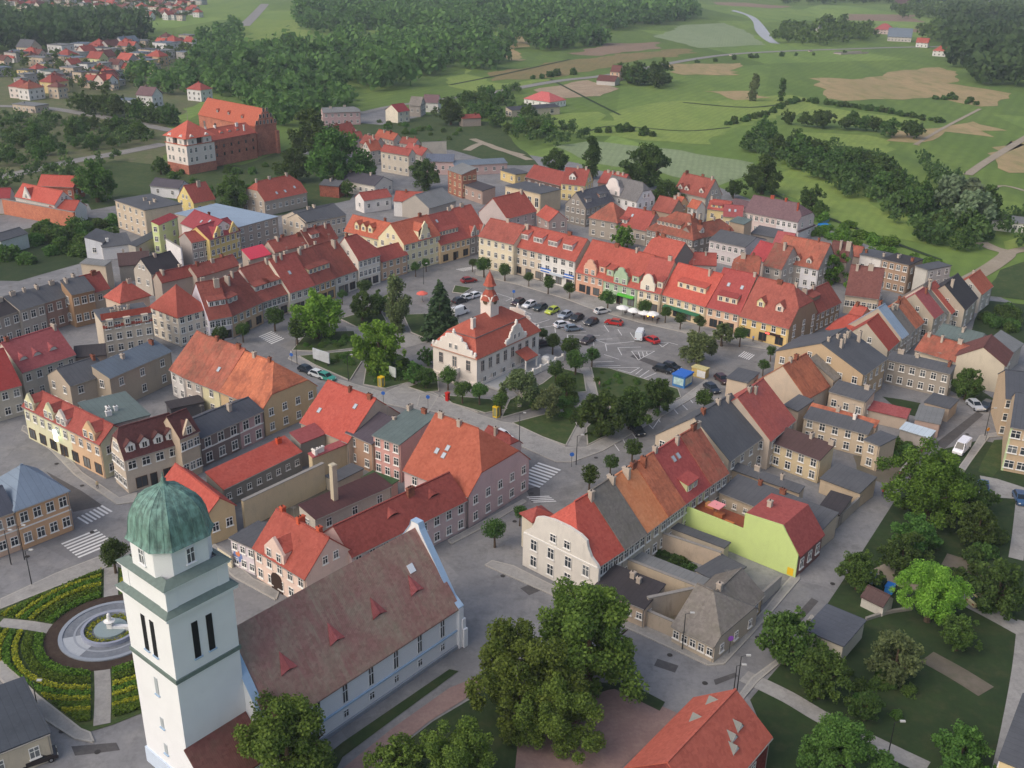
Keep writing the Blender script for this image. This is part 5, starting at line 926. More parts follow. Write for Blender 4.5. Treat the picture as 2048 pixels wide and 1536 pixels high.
for (a_, b_, r_, lb, rm, wc) in _zu_row: house(lb, a_, b_, r_, 8.6 if 'three' in lb else 6.4, 46, rm, wc, chim=2 if 'cream three' not in lb else 0, aw=(2, 2) if 'cream' in lb else None)
yard_wall('blank cream firewall standing in the old yards', zu(1040, 490), zu(1250, 480), 7.0, .5, plaster((206, 194, 172), .5))
house('rose pink two storey house with grey hipped roof near the far wood', zu(195, 235), zu(515, 225), zu(350, 190), 6.6, 26, F_GREY, (214, 168, 168), hb=.7, fw=(6, 2), chim=2)
house('cream gabled house with crimson roof and balcony', zu(835, 230), zu(935, 215), zu(810, 165), 5.8, 34, T_CRIM, (238, 226, 196), fw=(2, 2), aw=0, chim=0)
house('grey stone barn behind the cream gabled house', zu(930, 170), zu(1030, 175), zu(880, 95), 6.0, 40, T_GREY, (170, 158, 146), name='barn', chim=0, fw=(2, 1))
house('white gabled house with purple roof behind the big tree', zu(1050, 145), zu(1180, 150), zu(1150, 85), 5.4, 42, T_MAUVE, (236, 232, 224), aw=(1, 1), chim=0)
house('small red roofed stone shed in the gardens', zu(1385, 285), zu(1545, 278), zu(1460, 250), 4.2, 26, T_BRICK, (176, 156, 140), name='shed', chim=1, wins=False)
house('white bungalow with salmon hipped roof by the building site', z2(1095, 590), z2(1250, 612), z2(1190, 548), 3.6, 28, tile((214, 96, 92), amt=.1), (240, 238, 234), name='bungalow', style='hip', fw=(4, 1), chim=0)
house('long dark roofed stable with open bay near the bungalow', z2(1020, 662), z2(1310, 640), z2(1180, 628), 4.2, 8, felt((70, 70, 76)), (206, 186, 160), name='stable', style='mono', fw=(3, 1), ww=2, wh=2, chim=0)
house('tall salmon house with dark roof beside the trees on the country road', z2(1612, 428), z2(1668, 432), z2(1650, 392), 6.2, 42, T_BROWN, (240, 190, 150), fw=(2, 2), chim=0)
house('low grey farmhouse roof by the country road', z2(1530, 480), z2(1640, 488), z2(1590, 452), 3.0, 30, T_BROWN, (200, 196, 190), chim=0, wins=False)

# ================================================================== ground, fields, roads, squares
ASPH = ground_mat('asphalt', [(138, 138, 139), (126, 126, 128), (148, 147, 145)], .06, 1.5, bump=.1, patch=True); COBB = ground_mat('cobbles', [(138, 137, 136), (126, 125, 124), (148, 145, 141)], .12, 3.0, bump=.25, patch=True)
PAVE = ground_mat('paving', [(162, 160, 156), (152, 150, 146), (170, 167, 161)], .15, 2.0, bump=.1, patch=True); EARTH = ground_mat('yard_earth', [(118, 110, 98), (104, 98, 84), (98, 100, 78)], .12, .9)
LAWN = ground_mat('lawn', [(58, 78, 40), (70, 86, 46), (88, 92, 56)], .12, 1.2); DLAWN = ground_mat('dark_grass', [(44, 62, 34), (54, 72, 38), (68, 74, 46)], .1, 1.0)  # DLAWN: a darker green for park grass, gardens, verges and ditches
MEAD = ground_mat('meadow', [(108, 134, 62), (124, 146, 70), (94, 120, 58)], .012, .16, (1, .3, 1), rows=(.05, .5), plots=.007); MEAD2 = ground_mat('hay_meadow', [(126, 148, 70), (140, 156, 78), (112, 136, 66)], .02, .2, (1, .35, 1), rows=(.09, .45)); MEAD3 = ground_mat('pale_meadow', [(134, 150, 110), (142, 156, 118), (124, 140, 102)], .02, .2, (1, .35, 1), rows=(.12, .2))
REED = ground_mat('dry_reeds', [(172, 150, 110), (158, 142, 102), (124, 130, 78)], .03, .15, (1, .3, 1)); PLOW = ground_mat('ploughed_field', [(150, 128, 108), (140, 118, 98), (128, 116, 92)], .02, .2, (1, .3, 1), rows=(.1, .3)); RUST = ground_mat('sorrel_field', [(140, 124, 84), (128, 120, 76), (112, 116, 72)], .015, .2, (1, .35, 1), rows=(.06, .2))
SAND = ground_mat('bare_sand', [(176, 156, 130), (160, 140, 116), (140, 130, 108)], .05, .5); BRPAV = ground_mat('clay_pavers', [(150, 126, 120), (140, 116, 112), (156, 134, 126)], .15, 2.0)
SOIL = ground_mat('dark_soil', [(70, 58, 50), (62, 50, 44), (78, 66, 54)], .4, 2.0)
def sheet(name, pts, z, mat, kind='structure', th=0.0, parent=None):
    q = [P(p) for p in pts]; b = MB(); ar = sum(q[i].x * q[(i + 1) % len(q)].y - q[(i + 1) % len(q)].x * q[i].y for i in range(len(q)))
    if ar < 0: q = q[::-1]
    if th: b.prism([(p.x, p.y, z) for p in q], (0, 0, -th))
    else: b.poly([(p.x, p.y, z) for p in q])
    o = b.build(name, mat, parent)
    if not parent: o['kind'] = kind
    return o
def strip_pts(pts, width):
    q = [P(p) if isinstance(p, tuple) else p for p in pts]; L_, R_ = [], []
    for i, p in enumerate(q):
        d = (q[min(i + 1, len(q) - 1)] - q[max(i - 1, 0)]); d.z = 0; d.normalize(); n = Vector((-d.y, d.x, 0)) * width / 2; L_.append(p + n); R_.append(p - n)
    return L_, R_
def smooth_px(pts, n=5):
    out = []
    for i in range(len(pts) - 1):
        p0, p1, p2, p3 = pts[max(i - 1, 0)], pts[i], pts[i + 1], pts[min(i + 2, len(pts) - 1)]
        for k in range(n):
            t = k / n; out.append(tuple(.5 * (2 * p1[c] + (p2[c] - p0[c]) * t + (2 * p0[c] - 5 * p1[c] + 4 * p2[c] - p3[c]) * t * t + (3 * p1[c] - p0[c] - 3 * p2[c] + p3[c]) * t ** 3) for c in (0, 1)))
    return out + [pts[-1]]
def road(name, pts, width, z, mat, parent=None, sm=True, th=0.0):
    L_, R_ = strip_pts(smooth_px(pts) if sm else pts, width); b = MB()
    for i in range(len(L_) - 1):
        f = [(R_[i].x, R_[i].y, z), (R_[i + 1].x, R_[i + 1].y, z), (L_[i + 1].x, L_[i + 1].y, z), (L_[i].x, L_[i].y, z)]
        if th: b.prism(f, (0, 0, -th))
        else: b.poly(f)
    o = b.build(name, mat, parent)
    if not parent: o['kind'] = 'structure'
    return o
def ragged(pts, amp, seed):
    rr = random.Random(seed); q = [P(p) for p in pts]; out = []
    for i in range(len(q)):
        a, b_ = q[i], q[(i + 1) % len(q)]; n = max(2, int((b_ - a).length / 9)); d = (b_ - a).normalized(); nn = Vector((-d.y, d.x, 0)); w = 0
        for k in range(n): w = w * .75 + rr.gauss(0, amp); out.append(a.lerp(b_, k / n) + nn * w)
    return out
def field(name, pts, z, mat, amp, seed):
    q = ragged(pts, amp, seed); bm = bmesh.new(); vs = [bm.verts.new((p.x, p.y, z)) for p in q]; f = bm.faces.new(vs); bmesh.ops.triangulate(bm, faces=[f]); bmesh.ops.recalc_face_normals(bm, faces=bm.faces)
    me = bpy.data.meshes.new(name); bm.to_mesh(me); bm.free(); me.materials.append(mat)
    if me.polygons[0].normal.z < 0: me.flip_normals()
    o = link(name, me); o['kind'] = 'structure'; return o
g = MB().poly([(-9000, -300, -.06), (9000, -300, -.06), (9000, 16000, -.06), (-9000, 16000, -.06)]).build('ground', MEAD); tag(g, kind='structure')
TOWN = sheet('town_ground', [(-300, 480), (60, 420), (200, 350), (330, 330), (560, 340), (640, 260), (700, 225), (800, 215), (900, 250), (1000, 300), (1150, 325), (1300, 372), (1440, 375), (1640, 452), (1850, 535), (1960, 575), (2100, 640), (2300, 1000), (2400, 1900), (-500, 1900), (-500, 900)], -.03, ASPH)
FIELDS = [('pale_field', [(1110, 292), (1180, 281), (1366, 300), (1512, 326), (1500, 352), (1440, 372), (1350, 352), (1240, 332), (1150, 314)], MEAD3), ('reed_field', [(1622, 158), (1700, 158), (1780, 142), (1860, 134), (1908, 146), (1900, 166), (2012, 186), (2000, 206), (1960, 213), (1880, 195), (1780, 200), (1690, 200), (1640, 196), (1650, 182)], REED),
    ('reed_field', [(1760, 258), (1830, 268), (1930, 236), (2022, 262), (1990, 272), (1900, 264), (1840, 292), (1790, 282)], REED), ('ploughed_field', [(1682, 28), (1830, 30), (1856, 46), (1690, 40)], PLOW), ('ploughed_field', [(1418, 4), (1500, 6), (1585, 14), (1540, 17), (1440, 10)], PLOW), ('sorrel_field', [(980, 142), (1140, 119), (1366, 97), (1380, 108), (1230, 128), (1110, 155), (1000, 162)], RUST),
    ('fallow_field', [(1140, 106), (1220, 86), (1322, 84), (1312, 98), (1180, 112)], PLOW), ('fallow_field', [(985, 70), (1060, 74), (1052, 95), (1042, 122), (990, 112)], REED), ('hay_meadow', [(1230, 235), (1366, 200), (1500, 200), (1600, 190), (1640, 206), (1560, 232), (1450, 262), (1366, 290), (1180, 272), (1150, 250)], MEAD2),
    ('hay_meadow', [(1560, 330), (1620, 345), (1720, 385), (1880, 470), (1850, 490), (1700, 460), (1600, 425), (1540, 385)], MEAD2), ('hay_meadow', [(480, 36), (600, 40), (612, 76), (470, 86)], MEAD2), ('pale_field', [(450, 95), (600, 108), (640, 130), (500, 126)], MEAD3), ('hay_meadow', [(1620, 262), (1740, 270), (1780, 285), (1760, 310), (1660, 290), (1610, 275)], MEAD2),
    ('pale_field', [(1366, 50), (1450, 46), (1510, 72), (1530, 90), (1400, 96), (1310, 72)], MEAD3), ('hay_meadow', [(920, 138), (1010, 168), (1100, 158), (980, 186), (900, 168)], MEAD2), ('hay_meadow', [(1620, 210), (1880, 246), (1820, 262), (1700, 250), (1600, 225)], MEAD2), ('ploughed_field', [(1850, 50), (1930, 60), (1900, 72), (1800, 62)], PLOW), ('reed_field', [(1400, 180), (1500, 182), (1545, 196), (1470, 200)], REED),
    ('reed_field', [(1340, 130), (1480, 126), (1480, 150), (1370, 150)], REED), ('reed_field', [(2000, 290), (2060, 280), (2060, 340), (2010, 345)], REED), ('hay_meadow', [(1980, 450), (2060, 440), (2060, 490), (2000, 500)], MEAD2), ('building_site', [(1070, 180), (1180, 160), (1240, 178), (1200, 192), (1100, 196)], SAND), ('hay_meadow', [(1080, 230), (1160, 225), (1200, 240), (1140, 262), (1070, 250)], MEAD2)]
for i, (n, p, m) in enumerate(FIELDS): field(n, p, -.01 + .004 * i, m, 3.2 if m in (REED, RUST, PLOW, MEAD2) else 1.6, i)
WATER = bpy.data.materials.new('river_water'); WATER.use_nodes = True; _b = WATER.node_tree.nodes['Principled BSDF']; _b.inputs['Base Color'].default_value = (.5, .48, .48, 1); _b.inputs['Roughness'].default_value = .25; _b.inputs['Specular IOR Level'].default_value = .8
sheet('river_water', smooth_px([(1462, 22), (1490, 30), (1506, 44), (1510, 60), (1524, 76), (1540, 86)]) + smooth_px([(1560, 88), (1546, 78), (1540, 68), (1528, 52), (1512, 36), (1488, 26), (1468, 20)]), .12, WATER)
RK = ground_mat('country_asphalt', [(146, 144, 140), (138, 136, 132), (150, 146, 140)], .05, .8); DIRT = ground_mat('dirt_track', [(168, 156, 138), (156, 144, 126), (150, 144, 120)], .08, .8)
road('country_road', [(985, 186), (1110, 163), (1220, 150), (1366, 122), (1460, 109), (1560, 103), (1700, 98), (1840, 94), (2060, 92)], 8, .14, RK)
road('country_road', [(-20, 212), (90, 216), (180, 230), (260, 244), (345, 262)], 7, .13, RK); road('country_road', [(-20, 360), (60, 342), (150, 322), (240, 306), (330, 288)], 8, .13, RK); road('far_road', [(488, 52), (508, 32), (530, 8)], 12, .13, RK)
road('farm_track', [(717, 228), (771, 215), (830, 206), (985, 186)], 5, .12, RK); road('farm_track', [(1935, 350), (1975, 322), (2060, 270)], 4, .14, DIRT); road('meadow_track', [zw(1630, 310), zw(1760, 370), zw(1890, 415), zw(1800, 500), zw(1660, 590), zw(1450, 700)], 5, .1, DIRT); road('meadow_track', [zw(1890, 415), zw(1980, 390), zw(2100, 370)], 4, .105, DIRT)
road('meadow_track', [(1960, 400), (2000, 372), (2060, 385)], 2, .1, DIRT); road('village_street', [zx(1130, 700), zx(1280, 660), zx(1400, 600), zx(1480, 560)], 8, .1, RK); road('field_track', [(1690, 240), (1820, 300), (1960, 212)], 2.5, .09, DIRT) if False else road('field_track', [(1830, 290), (1880, 260), (1960, 218)], 2.2, .13, DIRT)
road('garden_path', [zu(1420, 560), zu(1560, 500), zu(1700, 550), zu(1900, 600)], 4, .1, DIRT); road('garden_path', [zu(1470, 460), zu(1600, 510), zu(1800, 580), zu(1960, 640)], 4, .104, DIRT)
road('old_street', [zu(590, 700), zu(700, 760), zu(850, 830), zu(1000, 890), zu(1250, 1000)], 8, -.02, ASPH)
# gardens and greens inside the town
GZ_ = 0
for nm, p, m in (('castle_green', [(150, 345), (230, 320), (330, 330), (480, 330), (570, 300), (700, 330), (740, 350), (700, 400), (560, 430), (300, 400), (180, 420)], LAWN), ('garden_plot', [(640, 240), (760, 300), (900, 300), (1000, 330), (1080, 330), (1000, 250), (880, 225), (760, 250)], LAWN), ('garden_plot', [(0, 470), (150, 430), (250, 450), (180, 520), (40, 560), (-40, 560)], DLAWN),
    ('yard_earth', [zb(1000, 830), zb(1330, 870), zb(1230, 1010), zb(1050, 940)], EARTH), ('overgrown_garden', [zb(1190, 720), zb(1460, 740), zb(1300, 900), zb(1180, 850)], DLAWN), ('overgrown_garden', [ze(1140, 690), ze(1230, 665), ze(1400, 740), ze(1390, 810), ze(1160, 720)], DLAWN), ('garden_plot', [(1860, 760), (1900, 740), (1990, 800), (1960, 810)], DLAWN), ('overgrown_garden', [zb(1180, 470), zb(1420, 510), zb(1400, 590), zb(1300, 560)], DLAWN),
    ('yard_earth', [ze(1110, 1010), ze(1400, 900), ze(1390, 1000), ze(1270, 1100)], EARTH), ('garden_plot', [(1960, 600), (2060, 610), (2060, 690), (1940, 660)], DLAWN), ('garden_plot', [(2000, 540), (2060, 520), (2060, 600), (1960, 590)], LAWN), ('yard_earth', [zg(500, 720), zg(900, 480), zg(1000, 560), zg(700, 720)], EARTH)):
    GZ_ += .003; field(nm, p, -.014 + GZ_, m, .5, len(p))
ROUGH = ground_mat('rough_garden', [(92, 104, 64), (104, 108, 74), (126, 116, 92)], .05, .5)
field('garden_land', [(-80, 100), (300, 96), (400, 90), (420, 190), (330, 250), (330, 335), (200, 345), (150, 420), (-80, 470)], -.035, ROUGH, 2.0, 5)
for i_, pl in enumerate(([(1180, 262), (1230, 252), (1366, 262), (1460, 255)], [(1366, 205), (1500, 215), (1600, 203)], [(1100, 158), (1180, 200), (1240, 230)], [(900, 170), (1000, 150), (1140, 119)], [(1540, 385), (1640, 430), (1880, 520)])): road('ditch', pl, 2.0 + (i_ % 2), .11 + .003 * i_, DLAWN)
# market square: cobbled roadway, paved walks, lawns with kerbs
SQR = sheet('market_square', [(560, 690), (640, 655), (720, 605), (800, 570), (960, 505), (1100, 555), (1300, 620), (1590, 710), (1480, 770), (1340, 870), (1180, 960), (1120, 1030), (1050, 1010), (1010, 925), (830, 850), (700, 775), (640, 745)], -.018, COBB)
WALK = [('square_walk', [za(-40, 850), za(20, 830), za(130, 870), za(390, 985), za(560, 1040), za(640, 1050), za(1030, 1225), za(1180, 1225), za(1870, 870), za(2060, 730), za(2080, 790), za(1930, 880), za(1300, 1250), za(1080, 1330), za(960, 1330), za(620, 1180), za(200, 1000), za(-60, 930)]),
        ('square_walk', [z9(300, 400), z9(360, 420), z9(640, 580), z9(840, 640), z9(990, 680), z9(1180, 590), z9(1380, 700), z9(1300, 830), z9(1000, 760), z9(560, 560), z9(280, 430)]), ('pavement', [zn(90, 440), zn(640, 560), zn(1440, 760), zn(1840, 860), z6(1350, 1180), z6(1940, 1330), zy(880, 1275), zy(860, 1345), z6(1900, 1420), z6(1200, 1260), z6(850, 1160), zn(1300, 870), zn(700, 690), zn(80, 540)])]
KERB = plain((176, 172, 164), .85, var=.25, scale=3, key='kerb_stone')
def kerbed(nm, p, z, mat, th):
    o = sheet(nm, p, z, mat, th=th); q = [P(k) for k in p]; b = MB()
    for i in range(len(q)):
        a, c = q[i], q[(i + 1) % len(q)]; d = c - a
        if d.length < .4: continue
        d.normalize(); n = Vector((-d.y, d.x, 0)) * .11; b.prism([(v.x, v.y, z + .012) for v in (a - n, c - n, c + n, a + n)], (0, 0, -th - .01))
    b.build('kerb', KERB, o); return o
for i_, (nm, p) in enumerate(WALK): kerbed(nm, p, .1 + .006 * i_, PAVE, .14)
LAWNS = [[za(640, 1048), za(880, 985), za(1060, 960), za(1110, 1060), za(1030, 1212), za(860, 1150)], [za(1180, 1085), za(1300, 960), za(1480, 1000), za(1440, 1080), za(1190, 1210)], [za(1215, 640), za(1350, 650), za(1630, 735), za(1850, 800), za(1870, 860), za(1480, 1010), za(1280, 880), za(1260, 830)], [za(150, 865), za(330, 880), za(540, 900), za(560, 950), za(390, 972)],
         [za(560, 1010), za(800, 940), za(1060, 920), za(1080, 830), za(1180, 820), za(1160, 690), za(1000, 650), za(860, 760), za(620, 880)], [z9(360, 412), z9(800, 370), z9(850, 400), z9(730, 590), z9(480, 480)], [z9(860, 430), z9(1100, 400), z9(1330, 560), z9(990, 650), z9(830, 620)], [z9(310, 370), z9(420, 240), z9(760, 230), z9(800, 350), z9(560, 380)], [z9(1160, 640), z9(1370, 560), z9(1380, 670), z9(1280, 680)],
         [z9(660, 140), z9(940, 60), z9(1000, 160), z9(780, 200)], [z9(1120, 110), z9(1500, 100), z9(1540, 200), z9(1300, 290), z9(1180, 240)], [z9(1400, 700), z9(1760, 730), z9(1880, 800), z9(1720, 830), z9(1480, 760)], [z5(1500, 810), z5(1620, 830), z5(1560, 870), z5(1480, 860)]]
for i_, p in enumerate(LAWNS): kerbed('lawn', p, .16 + .004 * i_, LAWN, .2)
road('park_path', [z9(620, 330), z9(820, 250), z9(900, 180)], 2.4, .04, PAVE); sheet('park_plaza', [z9(700, 190), z9(880, 220), z9(860, 250), z9(1130, 230), z9(1320, 300), z9(1140, 350), z9(720, 260)], .03, PAVE); road('park_path', [za(1165, 640), za(1210, 740), za(1250, 850), za(1130, 930)], 2.2, .05, PAVE); road('park_path', [za(1130, 1080), za(1060, 1215)], 2.6, .05, PAVE)
# streets round the church, kerbed pavements
PZ_ = 0
for nm, p in (('pavement', [ze(240, 745), ze(360, 775), ze(610, 900), ze(880, 960), ze(1110, 1070), ze(1480, 1280), ze(1540, 1280), ze(1660, 1160), ze(1800, 1010), ze(1910, 870), ze(1985, 790), ze(1985, 850), ze(1850, 1010), ze(1700, 1180), ze(1560, 1330), ze(1470, 1340), ze(1080, 1160), ze(560, 930), ze(200, 770)]), ('pavement', [zp(280, 1545), zp(900, 1210), zp(1430, 920), zp(1480, 950), zp(960, 1270), zp(330, 1600)]),
              ('pavement', [zc(1140, 340), zc(1350, 530), zc(1490, 590), zc(1470, 640), zc(1250, 520), zc(1120, 400)]), ('pavement', [zl(260, 60), zl(640, 300), zl(900, 580), zl(1310, 860), zl(1500, 800), zl(1480, 900), zl(1290, 930), zl(820, 600), zl(560, 330), zl(240, 110)]), ('pavement', [zf(205, 1190), zf(330, 1040), zf(520, 880), zf(660, 690), zf(640, 660), zf(480, 890), zf(300, 1020), zf(180, 1180)]), ('pavement', [zb(1830, 720), zb(1720, 870), zb(1640, 990), zb(1610, 960), zb(1690, 850), zb(1780, 710), zb(1900, 690), zb(1960, 710)]),
              ('pavement', [zc(0, 640), zc(300, 500), zc(560, 400), zc(600, 430), zc(560, 470), zc(300, 570), zc(0, 690)]), ('pavement', [zc(0, 960), zc(200, 1150), zc(430, 1330), zc(480, 1350), zc(500, 1400), zc(400, 1380), zc(180, 1240), zc(0, 1060)])):
    PZ_ += .004; kerbed(nm, p, .11 + PZ_, PAVE, .15)
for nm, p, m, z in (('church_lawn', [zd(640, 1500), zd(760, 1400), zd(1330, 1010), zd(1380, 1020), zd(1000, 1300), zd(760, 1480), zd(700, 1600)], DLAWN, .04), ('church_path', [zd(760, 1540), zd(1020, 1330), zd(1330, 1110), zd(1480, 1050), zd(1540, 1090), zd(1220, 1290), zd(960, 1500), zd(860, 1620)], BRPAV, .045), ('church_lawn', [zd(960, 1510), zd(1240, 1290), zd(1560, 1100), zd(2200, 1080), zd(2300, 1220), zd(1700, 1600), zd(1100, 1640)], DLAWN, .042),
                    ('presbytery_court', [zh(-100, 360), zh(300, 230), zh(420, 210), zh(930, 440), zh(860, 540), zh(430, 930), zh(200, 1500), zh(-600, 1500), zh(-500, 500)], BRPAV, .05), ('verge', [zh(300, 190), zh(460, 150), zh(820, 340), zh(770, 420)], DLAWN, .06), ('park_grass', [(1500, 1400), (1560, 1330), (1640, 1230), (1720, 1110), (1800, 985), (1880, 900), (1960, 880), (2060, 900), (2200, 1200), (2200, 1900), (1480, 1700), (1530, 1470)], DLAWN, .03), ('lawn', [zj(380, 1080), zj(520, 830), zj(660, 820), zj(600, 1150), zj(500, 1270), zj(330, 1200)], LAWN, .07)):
    sheet(nm, p, z, m)
road('park_path', [zf(250, 1010), zf(500, 1130), zf(760, 1280), zf(1300, 1540)], 2.6, .08, PAVE); road('park_path', [zf(1870, 700), zf(1840, 1000), zf(1770, 1400), zf(1700, 1700)], 2.4, .082, PAVE); road('park_path', [zf(1480, 560), zf(1640, 640), zf(1860, 760)], 3.0, .084, PAVE); road('park_path', [zf(1300, 900), zf(1480, 1000), zf(1640, 1100)], 3.4, .078, EARTH); road('park_path', [zf(1030, 380), zf(1180, 460), zf(1300, 480)], 5, .076, DIRT); road('park_path', [zf(1400, 340), zf(1660, 420)], 4, .076, EARTH)
sheet('car_park', [zj(350, 1250), zj(560, 1290), zj(900, 1400), zj(900, 1536), zj(420, 1500)], .085, PAVE); road('park_path', [zf(1850, 0), zf(1830, 200), zf(1810, 340)], 2.2, .086, PAVE); road('garden_wall_foot', [zf(950, 690), zf(1080, 650), zf(1210, 630)], .4, .5, GREYC, th=.5)
# fountain garden
FC = P((222, 1262)); sheet('fountain_garden', [(214, 1130), (110, 1175), (-60, 1240), (-60, 1300), (60, 1380), (172, 1466), (225, 1450), (300, 1420), (330, 1300), (262, 1140)], .05, LAWN)
def ring(name, r0, r1, z0, z1, mat, a0=0, a1=360, n=48, parent=None, c=None):
    b = MB(); c = c or FC; k = max(3, int(n * (a1 - a0) / 360))
    for i in range(k):
        u, v = R(a0 + (a1 - a0) * i / k), R(a0 + (a1 - a0) * (i + 1) / k); f = [(c.x + r * math.cos(t), c.y + r * math.sin(t), z0) for r, t in ((r0, u), (r1, u), (r1, v), (r0, v))]
        b.prism(f, (0, 0, z1 - z0))
    o = b.build(name, mat, parent)
    if not parent: o['kind'] = 'structure'
    return o
ring('soil_ring', 6.9, 8.7, .05, .12, SOIL); ring('fountain_plaza', .01, 6.9, .05, .2, ground_mat('plaza_setts', [(120, 126, 134), (110, 116, 124), (132, 136, 142)], .4, 3.0)); ring('plaza_band', 4.6, 4.9, .2, .23, plain((150, 156, 164), .8)); ring('plaza_band', 6.3, 6.85, .2, .3, plain((146, 154, 164), .8)); ring('plaza_fan', 3.9, 6.3, .2, .22, plain((170, 176, 182), .8), 200, 250)
MK = plain((226, 226, 224), .8, var=.2, scale=3, key='road_paint')
fo = empty('fountain', FC); tag(fo, 'round stone fountain with yellow flower ring in the church garden', 'fountain')
ring('basin_rim', 3.5, 3.9, .2, .75, plain((150, 156, 172), .7, var=.15), parent=fo).location = (-FC.x, -FC.y, 0)
ring('basin', .01, 2.2, .2, .6, plain((140, 156, 158), .4, var=.1), parent=fo).location = (-FC.x, -FC.y, 0)
b = MB(); b.box(-.35, -.35, .2, .35, .35, 1.6); b.lathe([(.7, 1.6), (.8, 1.75), (.3, 1.9), (.25, 2.8), (.1, 3.0), (0, 3.05)], 10); b.build('statue', plain((232, 232, 228), .7, var=.1), fo); MB().box(.3, -.3, .2, 3.4, .3, 1.0).build('spout', plain((226, 228, 228), .7, var=.1), fo)
for p in ([(0, 1246), (60, 1252), (128, 1264)], [(204, 1330), (206, 1390), (204, 1450)], [(222, 1212), (222, 1170), (222, 1135)]): road('garden_path', p, 2.0, .1, PAVE)
TAR = ground_mat('tar_patch', [(92, 90, 90), (84, 82, 82), (100, 98, 96)], .3, 2.0); IRON = plain((62, 60, 58), .7, var=.2)
for i_, pl in enumerate(([ze(400, 900), ze(470, 870), ze(520, 910), ze(450, 940)], [ze(1180, 1300), ze(1300, 1340), ze(1280, 1380), ze(1160, 1340)], [ze(1500, 1420), ze(1620, 1380), ze(1640, 1400), ze(1510, 1450)], [zl(500, 560), zl(900, 780), zl(1130, 940), zl(800, 1010), zl(700, 760)], [zf(420, 800), zf(640, 560), zf(680, 580), zf(460, 830)], [za(1700, 640), za(1500, 560), za(1530, 540), za(1740, 610)], [zp(1480, 760), zp(1690, 700), zp(1690, 900), zp(1560, 960)], [zc(380, 1420), zc(620, 1400), zc(640, 1440), zc(400, 1470)], [zb(1500, 760), zb(1760, 560), zb(1800, 580), zb(1560, 790)])): sheet('asphalt_patch', pl, -.011 + .002 * i_, TAR, parent=TOWN)
for c in (ze(300, 830), ze(620, 1010), ze(1250, 1280), ze(1450, 1440), ze(1750, 1180), zl(620, 480), zl(900, 720), zl(300, 1500), zl(1010, 1230), zf(500, 720), zf(760, 480), zc(520, 1450), zc(330, 1340), zp(1560, 820), zp(1300, 1250), za(1250, 1300), zb(1600, 830), zb(1700, 700)):
    p_ = P(c); MB().cone((0, 0, 0), (0, 0, .02), .38, .38, 12).build('manhole_cover', IRON, TOWN, (p_.x, p_.y, .008))
# painted markings: children of the square or the town ground
def mark(a, b_, w=.18, parent=None, z=.012):
    L_, R_ = strip_pts([a, b_], w); q = [R_[0], R_[1], L_[1], L_[0]]; MB().poly([(p.x, p.y, z) for p in q]).build('marking', MK, parent or SQR)
def zebra(a, b_, n, ln, parent=None, dirp=None):
    """n stripes from a to b, each ln metres long across the walk"""
    p, q = P(a), P(b_); d = (q - p); d.z = 0; st = d / n; w = st.length * .5; u = d.normalized(); v = Vector((-u.y, u.x, 0))
    if dirp: v = (P(dirp) - p); v.z = 0; v.normalize()
    for i in range(n):
        c = p + st * (i + .3); f = [c, c + u * w, c + u * w + v * ln, c + v * ln]; z = .014; MB().poly([(k.x, k.y, z) for k in f]).build('zebra_stripe', MK, parent or TOWN)
zebra(za(720, 1470), za(880, 1380), 1, 3) if False else None
zebra(za(830, 1525), za(1000, 1385), 8, 5.0, dirp=za(700, 1480)); zebra(ze(610, 410), ze(560, 372), 4, 4.0, dirp=ze(500, 415)); zebra(zl(830, 1080), zl(1130, 930), 7, 3.2, dirp=zl(960, 1160)); zebra(zl(660, 1350), zl(870, 1520), 7, 6.0, dirp=zl(870, 1265)) ; zebra(z5(160, 1240), z5(60, 1180), 7, 4.5, dirp=z5(230, 1210)); zebra(z5(1500, 690), z5(1620, 670), 8, 3.0, dirp=z5(1540, 700)); zebra(zb(330, 190), zb(400, 215), 6, 4, dirp=zb(280, 230))
for a_, b_ in ((((780, 330), (910, 290))), ((780, 360), (960, 330)), ((960, 350), (1180, 380)), ((1040, 400), (1280, 405)), ((1130, 440), (1370, 430)), ((1230, 430), (1340, 470)), ((1320, 470), (1530, 450)), ((1410, 495), (1580, 490)), ((1230, 600), (1380, 595)), ((1250, 630), (1430, 625)), ((1310, 545), (1420, 580)), ((1310, 330), (1345, 380)), ((1410, 360), (1440, 405)), ((1500, 385), (1530, 430)), ((1340, 640), (1560, 640)), ((1410, 655), (1500, 680)), ((1500, 680), (1570, 640)), ((1540, 690), (1590, 650)), ((1570, 710), (1640, 660)), ((1600, 720), (1690, 680)), ((1700, 455), (1780, 460)), ((1780, 460), (1735, 490)), ((1735, 490), (1700, 455)), ((1510, 520), (1680, 520)), ((1680, 520), (1560, 585)), ((1560, 585), (1510, 520)), ((1560, 525), (1575, 570)), ((1590, 525), (1600, 560)), ((1620, 525), (1625, 545)), ((590, 155), (640, 130)), ((640, 130), (645, 160)), ((860, 180), (900, 225)), ((960, 240), (990, 270)), ((1060, 260), (1090, 300)), ((1150, 300), (1190, 340)), ((1230, 430), (1235, 480)), ((1320, 470), (1330, 520)), ((1410, 495), (1440, 550)), ((950, 350), (955, 385)), ((1040, 400), (1045, 425)), ((500, 90), (660, 140)), ((660, 200), (780, 250)), ((230, 1050), (360, 1070)), ((300, 1090), (430, 1060)), ((1800, 920), (1850, 980)), ((1860, 890), (1920, 950)), ((1690, 990), (1720, 1040)), ((1620, 1040), (1670, 1090)), ((1500, 1100), (1545, 1160)), ((1370, 1180), (1420, 1250)), ((1440, 1150), (1460, 1190)), ((1920, 850), (1960, 900)), ((1740, 980), (1670, 1080)), ((1780, 455), (1850, 475))):
    mark(za(*a_), za(*b_), .16)

